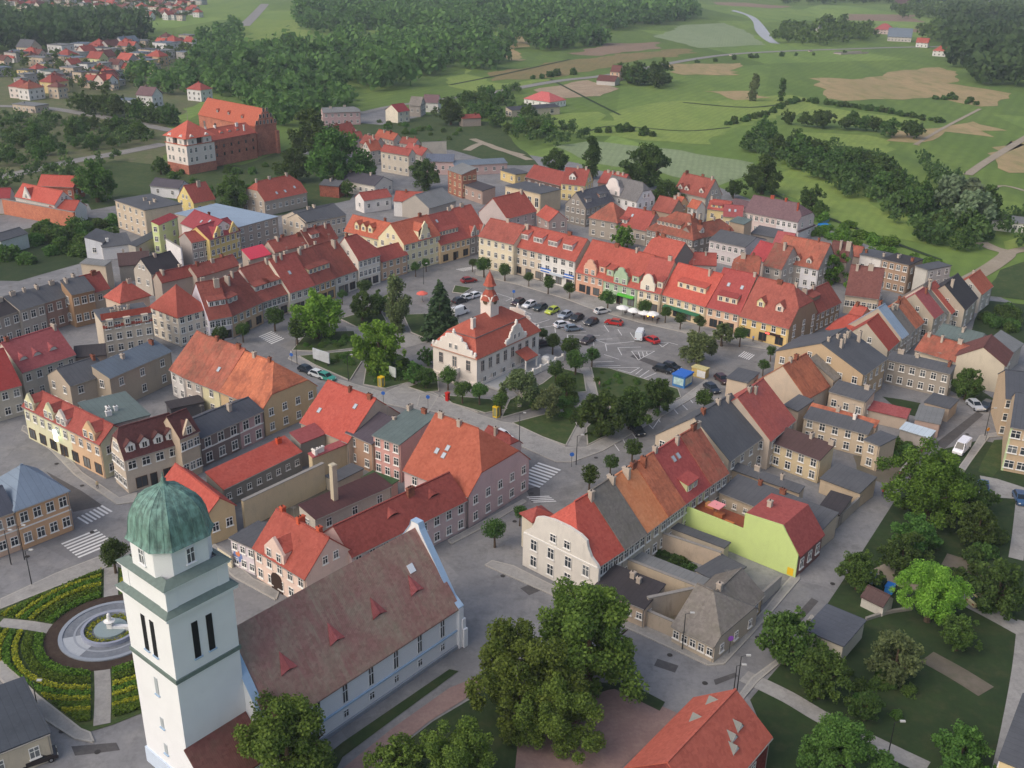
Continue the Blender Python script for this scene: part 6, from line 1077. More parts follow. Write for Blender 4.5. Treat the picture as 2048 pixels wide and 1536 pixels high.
# ================================================================== trees and bushes
BARK = plain((92, 78, 64), .95, var=.3, scale=3, key='bark'); BIRCH = plain((196, 190, 180), .9, var=.35, scale=2, key='birch_bark')
LV_DARK = leaf_mat('leaves_dark', (52, 74, 38), (86, 110, 54)); LV_MID = leaf_mat('leaves_mid', (58, 84, 40), (94, 122, 58)); LV_BRIGHT = leaf_mat('leaves_bright', (66, 98, 38), (108, 142, 58), .01); LV_OLIVE = leaf_mat('leaves_olive', (72, 84, 52), (110, 120, 78)); LV_FIR = leaf_mat('needles', (46, 66, 46), (76, 98, 62)); LV_WILLOW = leaf_mat('leaves_willow', (86, 104, 78), (120, 136, 104)); LV_NEAR = leaf_mat('leaves_ash', (62, 82, 34), (112, 130, 58))
LV_LIME = leaf_mat('leaves_lime', (88, 126, 44), (128, 164, 66), .008); LV_FAR = leaf_mat('leaves_far', (58, 84, 48), (94, 120, 66), .03); LV_YEL = leaf_mat('yellow_blossom', (84, 104, 38), (160, 156, 46), .005); LV_HEDGE = leaf_mat('bed_leaves', (60, 84, 30), (100, 126, 44))
def quads_mesh(name, C, Nn, S, mat, tone, rs):
    """many small leaf faces: centres C, facing Nn, half size S"""
    n = len(C); r = rs.normal(size=(n, 3)); a = np.cross(Nn, r); a /= np.linalg.norm(a, axis=1)[:, None] + 1e-9; b = np.cross(Nn, a); b /= np.linalg.norm(b, axis=1)[:, None] + 1e-9
    a *= S[:, None]; b *= (S * rs.uniform(.55, 1.0, n))[:, None]
    V = np.stack([C - a * .9, C - b, C + a * 1.1, C + b], 1).reshape(-1, 3)
    me = bpy.data.meshes.new(name); me.vertices.add(4 * n); me.vertices.foreach_set('co', V.astype(np.float32).ravel()); me.loops.add(4 * n); me.loops.foreach_set('vertex_index', np.arange(4 * n, dtype=np.int32)); me.polygons.add(n)
    me.polygons.foreach_set('loop_start', np.arange(0, 4 * n, 4, dtype=np.int32)); me.polygons.foreach_set('loop_total', np.full(n, 4, dtype=np.int32)); me.materials.append(mat)
    at = me.attributes.new('tone', 'FLOAT', 'FACE'); at.data.foreach_set('value', tone.astype(np.float32)); me.update(calc_edges=True); return me
def blob_leaves(rs, blobs, n, s):
    B = np.array(blobs, dtype=float); w = B[:, 3] ** 2; idx = rs.choice(len(B), n, p=w / w.sum()); d = rs.normal(size=(n, 3)); d /= np.linalg.norm(d, axis=1)[:, None]
    rad = rs.uniform(.12, 1.12, n) ** .55; C = B[idx, :3] + d * (B[idx, 3] * rad)[:, None]; N_ = d * .6 + rs.normal(size=(n, 3)) * .7; N_[:, 2] += .25; N_ /= np.linalg.norm(N_, axis=1)[:, None]
    tone = np.clip(rs.uniform(0, 1, n) * .6 + rs.uniform(0, .4, len(B))[idx], 0, 1); return C, N_, s * rs.uniform(.7, 1.3, n), tone
def crown(kind, seed, n, s, mat):
    rs = np.random.RandomState(seed); bl = []
    if kind == 'globe':
        for i in range(26):
            d = rs.normal(size=3); d /= np.linalg.norm(d); q = rs.uniform(.45, .72); bl.append((d[0] * q, d[1] * q, d[2] * q * .85, rs.uniform(.3, .44)))
    elif kind == 'broad':
        lop = rs.uniform(-.18, .18, 6)
        for i in range(95):
            d = rs.normal(size=3); d /= np.linalg.norm(d); q = rs.uniform(.25, .95) ** .8 * (1 + lop[0] * d[0] + lop[1] * d[1] + .14 * math.sin(3 * math.atan2(d[1], d[0]) + lop[2] * 30) + .1 * math.sin(5 * d[2] + lop[3] * 30)); z = d[2] * q * .95; k = 1.0 if z < .3 else 1.15 - z * .5; bl.append((d[0] * q * k, d[1] * q * k, z, rs.uniform(.09, .24)))
    elif kind == 'tall':
        for i in range(30): z = rs.uniform(-1, 1.15); q = rs.uniform(.1, .5) * (1.1 - abs(z) * .6); t = rs.uniform(0, 6.3); bl.append((q * math.cos(t), q * math.sin(t), z * 1.25, rs.uniform(.2, .36)))
    elif kind == 'willow':
        for i in range(40):
            t = rs.uniform(0, 6.3); q = rs.uniform(.2, .8); z = .6 - q * q * 1.2 + rs.uniform(-.35, .25); bl.append((q * math.cos(t), q * math.sin(t), z, rs.uniform(.14, .28)))
    elif kind == 'bush':
        for i in range(16): t = rs.uniform(0, 6.3); q = rs.uniform(0, .65); bl.append((q * math.cos(t), q * math.sin(t), rs.uniform(-.25, .4) - q * .3, rs.uniform(.25, .48)))
    C, N_, S, T = blob_leaves(rs, bl, n, s)
    if kind == 'willow': C[:, 2] -= rs.uniform(0, .25, n) * (C[:, 0] ** 2 + C[:, 1] ** 2)
    return quads_mesh('crown', C, N_, S, mat, T, rs)
def fir(seed, n, s, mat):
    rs = np.random.RandomState(seed); z = 1 - np.sqrt(rs.uniform(0, 1, n)); lay = np.floor(z * 11) / 11; t = rs.uniform(0, 6.283, n); R0 = (1 - lay) ** .8 * .58 * rs.uniform(.3, 1.05, n) * (1 + .25 * np.sin(t * 5 + lay * 40)); C = np.stack([R0 * np.cos(t), R0 * np.sin(t), z * 2 - 1 - R0 * .25], 1)
    N_ = np.stack([np.cos(t) * .4, np.sin(t) * .4, np.full(n, .8)], 1) + rs.normal(size=(n, 3)) * .35; N_ /= np.linalg.norm(N_, axis=1)[:, None]; return quads_mesh('crown', C, N_, s * rs.uniform(.7, 1.3, n), mat, rs.uniform(0, 1, n), rs)
def trunk_mesh(kind, seed, zc, mat):
    """trunk and limbs for a crown of radius 1 whose centre is zc above the ground"""
    rs = random.Random(seed); b = MB(); r0 = {'globe': .085, 'broad': .085, 'tall': .06, 'willow': .09, 'fir': .04}[kind]; top = zc - .25
    b.cone((0, 0, -.05), (0.02, .01, top * .6), r0 * 1.25, r0 * .85, 8, 0, False); b.cone((.02, .01, top * .6), (0, 0, zc + .3), r0 * .85, r0 * .3, 7, 0, False)
    for i in range(6):
        t = rs.uniform(0, 6.3); q = rs.uniform(.4, .7); b.cone((0, 0, top * rs.uniform(.6, .95)), (q * math.cos(t), q * math.sin(t), zc + rs.uniform(-.2, .45)), r0 * .5, r0 * .12, 5, 0, False)
    return b.mesh('trunk', mat)
CROWNS = {}
def lib(kind, mat, q, nv=3):
    k = (kind, mat.name, q)
    if k not in CROWNS:
        n, s = {'near': (30000, .026), 'mid': (6500, .052), 'low': (1500, .1), 'far': (420, .2)}[q]
        if kind == 'globe' and q == 'low': n, s = 2200, .075
        if kind == 'fir': CROWNS[k] = [fir(11 + v, int(n * .9), s * 1.1, mat) for v in range(nv)]
        else: CROWNS[k] = [crown(kind, 31 * v + len(CROWNS) * 7 + 3, n, s, mat) for v in range(nv)]
    return CROWNS[k]
TRUNKS = {}
def solve_crown(c, rpx, kz, z0):
    """crown radius and ground place from its outline: centre height = kz * r + z0"""
    d = ray(c); r = 3.0
    for _ in range(20):
        t = (kz * r + z0 - CAMH) / d.z; r = rpx * t * d.length / FOC / d.length * 1.0
    p = CAM + d * t; return r, Vector((p.x, p.y, 0)), kz * r + z0
KZ = {'globe': (1.0, 1.5), 'broad': (.9, .5), 'tall': (1.25, .3), 'willow': (.8, .6), 'fir': (1.02, .2), 'bush': (.38, 0)}
NT = [0]
def tree(kind, cx, cy, rpx, label, mat=None, group=None, name='tree', bark=None, squash=1.0):
    mat = mat or LV_MID; r, p, zc = solve_crown((cx, cy), rpx, *KZ[kind]); q = 'near' if rpx > 62 else 'mid' if rpx > 26 else 'low' if rpx > 9 else 'far'
    NT[0] += 1; rr = random.Random(NT[0]); me = rr.choice(lib(kind, mat, q, 2 if q == 'near' else 3)); rz = rr.uniform(0, 6.28); k = rr.uniform(.92, 1.08); sc = (r * k, r, r * squash * rr.uniform(.92, 1.06))
    if kind == 'bush':
        o = link(name, me, None, (p.x, p.y, zc), (0, 0, rz), sc); tag(o, label, 'bush', group); return o
    e = empty(name, p, rz); tag(e, label, 'tree', group)
    zn_ = zc / r; kk = (kind, round(zn_, 1), id(bark))
    if kk not in TRUNKS: TRUNKS[kk] = trunk_mesh(kind, len(TRUNKS), round(zn_, 1), bark or BARK)
    link('trunk', TRUNKS[kk], e, scale=(r, r, r)); link('crown', me, e, (0, 0, zc), scale=sc); return e
G1 = 'clipped globe trees along the facades'; G2 = 'clipped globe trees beside the town hall'
for i, (x, y, r) in enumerate([(968, 527, 18), (945, 524, 10), (1010, 538, 15), (1058, 553, 11), (1097, 563, 15), (1140, 574, 14), (1216, 595, 18), (1290, 612, 17), (1332, 623, 13), (1362, 635, 14), (1400, 642, 13), (1482, 666, 17)]): tree('globe', x, y, r, 'clipped globe tree on the pavement before the colourful facades', LV_DARK, G1)
for x, y, r in [(831, 533, 11), (852, 524, 10), (727, 570, 16), (684, 588, 11), (548, 630, 22), (484, 657, 17), (440, 664, 17)]: tree('globe', x, y, r, 'clipped globe tree before the long red roofed row', LV_DARK, G1)
for x, y, r in [(896, 750, 19), (925, 776, 21), (959, 780, 20), (1002, 800, 19)]: tree('globe', x, y, r, 'clipped globe tree in the row below the town hall front', LV_MID, G2)
for x, y, r in [(1085, 665, 12), (1106, 681, 17), (1142, 689, 22), (1185, 707, 17), (1152, 717, 23), (1112, 735, 19), (1134, 763, 25)]: tree('globe', x, y, r, 'clipped globe tree between the town hall and the car park', LV_DARK, G2)
for x, y, r, lb in [(990, 1057, 25, 'clipped globe tree alone beside the long pink street wing'), (1040, 1022, 16, 'small globe tree behind the porch of the baroque house'), (1180, 946, 23, 'globe tree nearest the zebra crossing below the park'), (1222, 922, 18, 'globe tree second from the zebra crossing below the park'), (1266, 893, 21, 'globe tree third from the zebra crossing below the park'), (1410, 797, 22, 'globe tree at the parking bays by the dark grey roof'), (1543, 700, 12, 'small globe bush by the yellow corner house'), (1528, 728, 13, 'small globe bush by the cream firewall house'), (225, 1103, 32, 'globe tree at the corner behind the church tower'), (1300, 985, 8, 'tiny globe tree between the porch and the crossing')]: tree('globe', x, y, r, lb, LV_DARK)
for k, x, y, r, m, lb in [('broad', 757, 690, 56, LV_LIME, 'bright green lime tree in the middle of the town park'), ('broad', 632, 630, 52, LV_LIME, 'bright green tree before the cream and ochre terrace'), ('tall', 795, 612, 40, LV_OLIVE, 'tall olive green larch left of the big spruce in the park'), ('fir', 880, 615, 62, LV_FIR, 'big dark spruce beside the parked cars'), ('broad', 828, 745, 24, LV_MID, 'rounded shrub tree left of the town hall porch'), ('broad', 852, 755, 22, LV_DARK, 'dark shrub tree hugging the town hall corner'), ('broad', 855, 712, 18, LV_DARK, 'small dark tree behind the town hall corner'), ('globe', 593, 656, 24, LV_DARK, 'dark round tree at the park corner near the zebra crossing'), ('broad', 724, 612, 32, LV_DARK, 'dark spreading tree at the park edge facing the archway'), ('broad', 760, 606, 22, LV_DARK, 'second dark tree at the park edge facing the archway'),
    ('willow', 1040, 775, 46, LV_OLIVE, 'pale half bare willow before the town hall side'), ('willow', 1100, 800, 38, LV_OLIVE, 'drooping birch in the triangular lawn'), ('broad', 1200, 825, 52, LV_DARK, 'dense dark maple at the tip of the triangular lawn'), ('broad', 1262, 818, 44, LV_DARK, 'middle dark maple along the parking street'), ('broad', 1318, 790, 38, LV_DARK, 'dark maple nearest the blue kiosk'), ('willow', 1398, 692, 40, LV_OLIVE, 'weeping willow at the car park corner'), ('willow', 1445, 668, 26, LV_OLIVE, 'smaller weeping willow behind the corner willow'), ('broad', 1247, 474, 22, LV_BRIGHT, 'leafy tree behind the white shop block'), ('broad', 1660, 532, 36, LV_BRIGHT, 'airy tree behind the brown wing, left of two'), ('broad', 1722, 566, 34, LV_BRIGHT, 'airy tree behind the brown wing, right of two'),
    ('broad', 1936, 768, 33, LV_MID, 'bushy tree beside the pale gabled house'), ('broad', 850, 348, 34, LV_DARK, 'round dark tree by the red brick factory house'), ('broad', 902, 222, 28, LV_DARK, 'tall dark tree by the white gabled house'), ('broad', 668, 318, 62, LV_MID, 'huge spreading tree beside the castle hall'), ('broad', 630, 272, 52, LV_DARK, 'dark tall tree behind the castle hall'), ('broad', 722, 335, 32, LV_MID, 'lighter tree at the edge of the old street'), ('broad', 467, 386, 40, LV_MID, 'leafy tree beside the small yellow house'), ('broad', 190, 362, 44, LV_MID, 'wide tree left of the castle tower'), ('broad', 320, 330, 18, LV_DARK, 'dark tree at the foot of the castle tower'), ('broad', 693, 376, 17, LV_MID, 'small tree by the white cottage yard'), ('broad', 590, 330, 34, LV_DARK, 'tree hiding the castle gable foot'),
    ('broad', 1115, 322, 28, LV_DARK, 'round tree at the left end of the tall field trees'), ('tall', 1181, 318, 30, LV_DARK, 'upright dense tree among the tall field trees'), ('broad', 1296, 328, 50, LV_DARK, 'largest of the tall trees by the pale field'), ('broad', 1528, 350, 40, LV_DARK, 'tall tree between the pale field and the meadow strip'), ('broad', 1621, 398, 26, LV_DARK, 'round tree beside the mauve roofed house'), ('broad', 1640, 420, 18, LV_MID, 'light round bush tree beside the mauve roofed house'), ('broad', 1468, 376, 20, LV_DARK, 'small tree right of the tall brown roofed house'), ('broad', 1330, 388, 30, LV_DARK, 'shrubby tree left of the tall brown roofed house'), ('tall', 1508, 178, 18, LV_OLIVE, 'thin half bare poplar alone in the meadow'), ('tall', 1564, 182, 15, LV_DARK, 'dense egg shaped tree alone in the meadow'),
    ('broad', 1865, 965, 86, LV_BRIGHT, 'great bright green chestnut beside the side street'), ('broad', 1828, 1072, 50, LV_MID, 'lower chestnut bough tree by the side street'), ('broad', 1945, 990, 44, LV_DARK, 'dark tree behind the great chestnut'), ('broad', 1720, 1140, 44, LV_MID, 'young street tree beside the blue containers'), ('broad', 1866, 1185, 70, LV_LIME, 'bright maple in the middle of the lower park'), ('broad', 1578, 1275, 62, LV_MID, 'dark green tree left of the slate garage'), ('broad', 1645, 1345, 60, LV_MID, 'bushy tree in front of the slate garage'), ('broad', 1795, 1310, 56, LV_OLIVE, 'grey green shrub tree right of the slate garage'), ('broad', 1690, 1510, 92, LV_MID, 'leafy tree at the bottom edge of the lower park'), ('broad', 1925, 1500, 58, LV_MID, 'young tree near the bottom right block'), ('broad', 2000, 1170, 60, LV_DARK, 'shadowy tree at the right border of the lower park'), ('broad', 1805, 1110, 46, LV_DARK, 'dark thicket tree under the great chestnut'), ('broad', 1920, 1265, 40, LV_MID, 'small park tree right of the bright maple'), ('broad', 1735, 1410, 34, LV_DARK, 'low dark tree beside the park lawn'), ('broad', 1960, 1050, 45, LV_DARK, 'dark tree near the parked caravan corner'),
    ('broad', 1180, 1285, 122, LV_NEAR, 'huge ash tree in front of the church end'), ('broad', 1040, 1352, 120, LV_NEAR, 'broad ash tree left of the huge ash'), ('broad', 915, 1525, 92, LV_NEAR, 'ash tree at the bottom beside the church path'), ('broad', 575, 1500, 118, LV_NEAR, 'leafy ash in front of the church porch at the bottom edge'), ('broad', 800, 1520, 60, LV_NEAR, 'small ash at the bottom between the two large ones'), ('broad', 1120, 1430, 90, LV_NEAR, 'shaded ash under the huge ash tree')]:
    tree(k, x, y, r, lb, m, name={'fir': 'spruce_tree', 'willow': 'willow_tree'}.get(k, 'tree'), bark=BIRCH if 'birch' in lb or 'half bare willow' in lb else None)
# bushes in lawns and gardens
def scatter_px(poly, n, seed):
    rr = random.Random(seed); q = [P(p) for p in poly]; xs = [p.x for p in q]; ys = [p.y for p in q]; out = []
    while len(out) < n:
        x, y = rr.uniform(min(xs), max(xs)), rr.uniform(min(ys), max(ys)); c = False; j = len(q) - 1
        for i in range(len(q)):
            if (q[i].y > y) != (q[j].y > y) and x < (q[j].x - q[i].x) * (y - q[i].y) / (q[j].y - q[i].y) + q[i].x: c = not c
            j = i
        if c: out.append((x, y))
    return out
def plant(kind, x, y, r, label, mat, group, q, name, squash=1.0):
    NT[0] += 1; rr = random.Random(NT[0] * 3); me = rr.choice(lib(kind, mat, q)); kz, z0 = KZ[kind]; zc = kz * r + (z0 if q != 'far' else .15 * r); s = (r * rr.uniform(.9, 1.15), r * rr.uniform(.9, 1.15), r * squash * rr.uniform(.85, 1.15))
    o = link(name, me, None, (x, y, zc), (0, 0, rr.uniform(0, 6.3)), s); tag(o, label, 'bush' if kind == 'bush' else 'tree', group); return o
def clump(label, poly, n, r0, r1, kind, mat, seed, q='low', name=None, group=None):
    for i, (x, y) in enumerate(scatter_px(poly, n, seed)): plant(kind, x, y, random.Random(seed * 99 + i).uniform(r0, r1), label, mat, group or label, q, name or ('bush' if kind == 'bush' else 'tree'))
clump('low shrub in the flower lawn by the car park', [za(1240, 660), za(1600, 745), za(1500, 830), za(1290, 840)], 16, .5, 1.1, 'bush', LV_MID, 1); clump('dark shrub along the park lawn edges', [z9(320, 300), z9(760, 280), z9(800, 340), z9(360, 370)], 18, .9, 1.8, 'bush', LV_MID, 2); clump('rose bush on the lawn by the notice board', [z9(560, 420), z9(810, 390), z9(740, 560), z9(620, 500)], 10, .8, 1.5, 'bush', LV_MID, 3)
clump('shrub under the park trees by the town hall', [z9(860, 440), z9(1100, 420), z9(1320, 570), z9(900, 620)], 18, 1.0, 2.0, 'bush', LV_MID, 4); clump('shrub under the maples of the triangular lawn', [za(700, 900), za(1060, 800), za(1180, 900), za(1700, 820), za(1480, 990), za(1100, 1050)], 26, 1.0, 2.0, 'bush', LV_MID, 5); clump('bush at the foot of the castle', [(300, 345), (420, 345), (560, 325), (600, 370), (480, 410), (330, 380)], 24, 1.6, 3.2, 'bush', LV_MID, 6); clump('garden bush behind the grey tenement row', [z4(10, 420), z4(300, 250), z4(560, 160), z4(920, 180), z4(880, 330), z4(560, 430), z4(200, 520)], 30, 2.6, 4.6, 'bush', LV_MID, 7)
clump('bush in the overgrown garden by the side street', [zb(1200, 740), zb(1440, 745), zb(1320, 870), zb(1190, 840)], 16, .9, 1.6, 'bush', LV_MID, 8); clump('ivy bush in the walled green court', [ze(1150, 690), ze(1390, 760), ze(1380, 800), ze(1160, 720)], 9, .6, 1.1, 'bush', LV_DARK, 9); clump('dark undergrowth bush in the lower park', [(1790, 1010), (1960, 1000), (2030, 1120), (1990, 1230), (1800, 1130)], 14, 1.3, 2.6, 'bush', LV_DARK, 10); clump('park bush near the lower lawn', [(1680, 1330), (1800, 1330), (1850, 1430), (1720, 1440)], 10, .9, 1.9, 'bush', LV_MID, 11)
clump('bush in the gardens beyond the market back yards', [zu(640, 300), zu(1000, 370), zu(1260, 330), zu(1500, 470), zu(1260, 560), zu(1000, 460), zu(700, 380)], 20, 1.2, 2.6, 'bush', LV_MID, 12); clump('garden tree in the allotments beyond the town', [z2(700, 640), z2(900, 560), z2(1080, 560), z2(1000, 640), z2(1300, 760), z2(1450, 830), z2(1100, 880), z2(840, 760)], 26, 2.8, 4.8, 'broad', LV_MID, 13); clump('thicket bush by the meadow behind the back street', [(1625, 435), (1700, 450), (1800, 495), (1900, 540), (1880, 585), (1800, 560), (1700, 510), (1620, 470)], 36, 1.8, 3.6, 'bush', LV_BRIGHT, 14)
clump('garden bush by the crooked terrace', [z7(1700, 950), z7(1960, 900), z7(2040, 980), z7(1960, 1080), z7(1740, 1040)], 14, 1.6, 2.8, 'bush', LV_DARK, 15); clump('tree in the dense belt across the right meadow', [(1462, 300), (1540, 280), (1640, 315), (1760, 345), (1860, 400), (1960, 430), (1990, 470), (1900, 520), (1800, 460), (1700, 385), (1570, 330)], 44, 3.4, 6.4, 'broad', LV_DARK, 16); clump('pale willow in the belt near the meadow track', [(1880, 430), (1950, 420), (1960, 480), (1890, 480)], 4, 6.5, 8.5, 'willow', LV_WILLOW, 17)
def hedge(label, pts, n, r0, r1, kind='bush', mat=None, q='far', jit=2.0, seed=0):
    rr = random.Random(seed + 50); w = [P(p) for p in pts]
    for i in range(n):
        t = (i + rr.uniform(0, .9)) / n * (len(w) - 1); k = min(int(t), len(w) - 2); p = w[k].lerp(w[k + 1], t - k); plant(kind, p.x + rr.gauss(0, jit), p.y + rr.gauss(0, jit), rr.uniform(r0, r1), label, mat or LV_DARK, label, q, 'bush' if kind == 'bush' else 'tree')
hedge('hedge bush in the left arm of the meadow corner hedge', [(1450, 252), (1520, 232), (1600, 203)], 26, 1.4, 2.8, jit=1.4); hedge('hedge bush in the right arm of the meadow corner hedge', [(1605, 203), (1700, 215), (1790, 228), (1885, 246)], 40, 1.4, 3.0, jit=1.4); hedge('tree in the short row in the middle of the meadow', [(1575, 252), (1640, 255), (1690, 258), (1760, 268), (1830, 278)], 13, 3.2, 5.4, 'broad', LV_DARK, 'low', 4); hedge('round tree in the avenue beyond the castle', [zx(700, 1080), zx(900, 1120), zx(1100, 1140), zx(1250, 1150), zx(1400, 1190), zx(1560, 1220), zx(1700, 1250)], 10, 5.0, 6.4, 'broad', LV_DARK, 'low', 1.5); hedge('bush in the hedge above the pale field', [(1190, 268), (1260, 262), (1300, 275)], 8, 2.2, 3.4); hedge('shrub on the embankment of the country road', [(1380, 128), (1480, 118), (1560, 112), (1700, 108)], 9, 2, 3.4)
hedge('dark bush in the brown reed field', [(1870, 200), (1910, 198), (1950, 212)], 8, 2, 3.4); hedge('tree by the country road farm', [(1240, 160), (1270, 172), (1300, 165), (1320, 180)], 9, 5, 8, 'broad', LV_DARK, 'low', 4); hedge('bush in the field left of the building site', [(1060, 160), (1110, 152), (1150, 148)], 7, 2, 4); hedge('garden tree left of the castle road', [(10, 300), (90, 275), (190, 262), (260, 268)], 16, 2.4, 4.4, 'broad', LV_MID, 'low', 8); hedge('yard tree along the lower castle road', [(0, 335), (60, 330), (130, 300), (200, 290), (270, 280)], 10, 2.2, 3.8, 'broad', LV_MID, 'low', 6)
# far woods: one mass each
def wood(name, polys, spacing, r, seed, mat=None, per=100, grow=0.0):
    rs = np.random.RandomState(seed); Cs, Ns, Ss, Ts = [], [], [], []; base = []
    for v in range(6):
        bl = [(rs.uniform(-.55, .55), rs.uniform(-.55, .55), rs.uniform(-.4, .6), rs.uniform(.2, .5)) for _ in range(14)]; base.append(blob_leaves(rs, bl, per, .2))
    for poly in polys:
        q = [P(p) for p in poly]; A_ = abs(sum(q[i].x * q[(i + 1) % len(q)].y - q[(i + 1) % len(q)].x * q[i].y for i in range(len(q)))) / 2; d = sum(p.y for p in q) / len(q); sp = spacing + grow * d
        for (x, y) in scatter_px(poly, max(3, int(A_ / sp ** 2)), seed + len(poly)):
            C, N_, S, T = base[rs.randint(6)]; rr_ = r * (sp / spacing) * rs.uniform(.7, 1.25); h = rr_ * rs.uniform(.85, 1.35); Cs.append(C * np.array([rr_, rr_, h]) + np.array([x, y, h * .75 + 1])); Ns.append(N_); Ss.append(S * rr_); Ts.append(np.clip(T * .7 + rs.uniform(-.1, .35), 0, 1))
    me = quads_mesh(name, np.concatenate(Cs), np.concatenate(Ns), np.concatenate(Ss), mat or LV_FAR, np.concatenate(Ts), rs); o = link(name, me); return o
LV_WOOD = leaf_mat('leaves_wood', (62, 84, 46), (98, 122, 62)); LV_PINE = leaf_mat('leaves_dark_wood', (50, 70, 42), (80, 102, 56))
tag(wood('forest', [[(605, 0), (1380, 8), (1390, 40), (1240, 62), (1000, 62), (985, 70), (900, 80), (610, 72), (590, 30)], [(500, 120), (640, 118), (700, 90), (880, 86), (960, 78), (985, 98), (900, 130), (880, 160), (700, 195), (560, 190), (480, 150)], [(1000, 86), (1200, 78), (1220, 92), (1080, 104), (1010, 98)], [(900, 120), (1040, 122), (1000, 140), (920, 140)]], 9.5, 6.2, 1, LV_WOOD, 110, .006), 'broad dense green wood stretching behind the castle to the top edge', 'wood', kind='stuff')
tag(wood('dark_forest', [[(-60, 62), (180, 50), (270, 56), (300, 74), (280, 94), (170, 98), (-60, 112)]], 10, 7.5, 2, LV_PINE, 110, .004), 'dark wood on the far left above the village', 'wood', kind='stuff')
tag(wood('riverside_wood', [[(1900, 40), (2090, 40), (2090, 185), (2000, 178), (1930, 165), (1900, 130), (1880, 90)]], 10, 7.5, 3, LV_PINE, 110, .004), 'dark wood at the upper right edge', 'wood', kind='stuff')
tag(wood('village_trees', [[zx(1930, 420), zx(2090, 400), zx(2090, 940), zx(1750, 930), zx(1640, 800), zx(1850, 660)], [zx(1200, 780), zx(1640, 800), zx(1740, 930), zx(1500, 930), zx(1250, 900)], [(400, 90), (470, 50), (500, 130), (470, 200), (410, 190)], [(560, 160), (700, 190), (730, 220), (640, 250), (560, 240)], [(480, 170), (560, 180), (620, 240), (560, 260), (480, 215)]], 11, 5.6, 4, LV_WOOD, 120, .002), 'tree belt between the village and the castle', 'wood', kind='stuff')
tag(wood('village_gardens', [[zx(20, 560), zx(600, 540), zx(1300, 460), zx(1900, 430), zx(1850, 600), zx(1500, 760), zx(1100, 960), zx(700, 900), zx(20, 960)], [zx(0, 20), zx(1900, 20), zx(1900, 190), zx(1000, 200), zx(0, 80)]], 12.5, 3.2, 8, LV_WOOD, 110), 'garden trees scattered between the village houses', 'trees', kind='stuff')
tag(wood('meadow_scrub', [[(1460, 300), (1560, 300), (1700, 350), (1850, 420), (1990, 460), (2060, 430), (2060, 500), (1960, 500), (1850, 495), (1700, 400), (1580, 345)], [(1840, 330), (1900, 345), (1930, 400), (1880, 410)], [(1660, 300), (1780, 330), (1800, 360), (1690, 340)]], 7.0, 3.6, 5, LV_FAR, 90), 'low scrub filling the tree belt across the right meadow', 'scrub', kind='stuff')
tag(wood('distant_trees', [[(1560, 60), (1740, 56), (1760, 84), (1600, 96)], [(1780, 20), (2060, 14), (2060, 36), (1800, 40)], [(1560, 2), (2060, 0), (2060, 8), (1560, 10)], [(1830, 60), (1900, 50), (1920, 80), (1850, 86)], [(1540, 70), (1570, 66), (1580, 90), (1552, 92)]], 16, 7, 6, LV_WOOD, 90), 'distant scattered trees by the river farms', 'wood', kind='stuff')
tag(wood('allotment_scrub', [[z2(620, 600), z2(900, 560), z2(1080, 540), z2(1020, 640), z2(1300, 740), z2(1500, 840), z2(1300, 900), z2(1060, 860), z2(800, 720)], [(-40, 232), (120, 240), (320, 272), (330, 288), (140, 318), (-40, 340)], [(-40, 370), (120, 335), (250, 318), (200, 350), (-40, 430)]], 6.2, 2.4, 7, LV_FAR, 90), 'low allotment greenery between the houses and the fields', 'scrub', kind='stuff')
# flower beds of the fountain garden: concentric rows filling the lawn between the paths
def bed(name, r0, r1, n, mat, label, s=.15, poly=None):
    rs = np.random.RandomState(int(r0 * 10)); q = [P(p) for p in [(206, 1140), (112, 1180), (-30, 1244), (-30, 1296), (66, 1378), (170, 1456), (222, 1442), (296, 1412), (326, 1300), (262, 1146)]]; pts = []; tries = 0
    while len(pts) < n and tries < 40000:
        tries += 1; r = rs.uniform(r0, r1); t = rs.uniform(0, 6.283); x, y = FC.x + r * math.cos(t), FC.y + r * math.sin(t); c = False; j = len(q) - 1
        for i in range(len(q)):
            if (q[i].y > y) != (q[j].y > y) and x < (q[j].x - q[i].x) * (y - q[i].y) / (q[j].y - q[i].y) + q[i].x: c = not c
            j = i
        for pa, pb in ((P((0, 1246)), P((128, 1264))), (P((204, 1330)), P((204, 1460))), (P((222, 1212)), P((222, 1130)))):
            d = pb - pa; k = max(-.3, min(1.3, ((x - pa.x) * d.x + (y - pa.y) * d.y) / d.length_squared))
            if math.hypot(x - pa.x - d.x * k, y - pa.y - d.y * k) < 1.35: c = False
        if c or r1 < 7: pts.append((x, y))
    A_ = np.array(pts); n = len(A_); C = np.column_stack([A_, .1 + rs.uniform(.05, .5, n)]); N_ = rs.normal(size=(n, 3)) * .5 + np.array([0, 0, 1]); N_ /= np.linalg.norm(N_, axis=1)[:, None]
    o = link(name, quads_mesh(name, C, N_, s * rs.uniform(.7, 1.3, n), mat, rs.uniform(0, 1, n), rs)); tag(o, label, 'flowers', kind='stuff')
for k, (r0, r1, m, lb) in enumerate([(8.8, 10.0, LV_HEDGE, 'innermost green row'), (10.2, 11.4, LV_HEDGE, 'second green row'), (11.9, 12.6, LV_YEL, 'inner yellow row'), (12.9, 13.8, LV_HEDGE, 'third green row'), (14.0, 14.6, LV_YEL, 'middle yellow row'), (15.0, 16.0, LV_HEDGE, 'fourth green row'), (16.2, 16.8, LV_YEL, 'outer yellow row'), (17.0, 18.5, LV_HEDGE, 'outermost green row')]): bed('flower_bed', r0, r1, 3400, m, lb + ' of the flower garden round the fountain')
bed('flower_bed', 2.5, 3.4, 700, LV_YEL, 'yellow flower circle inside the fountain basin')

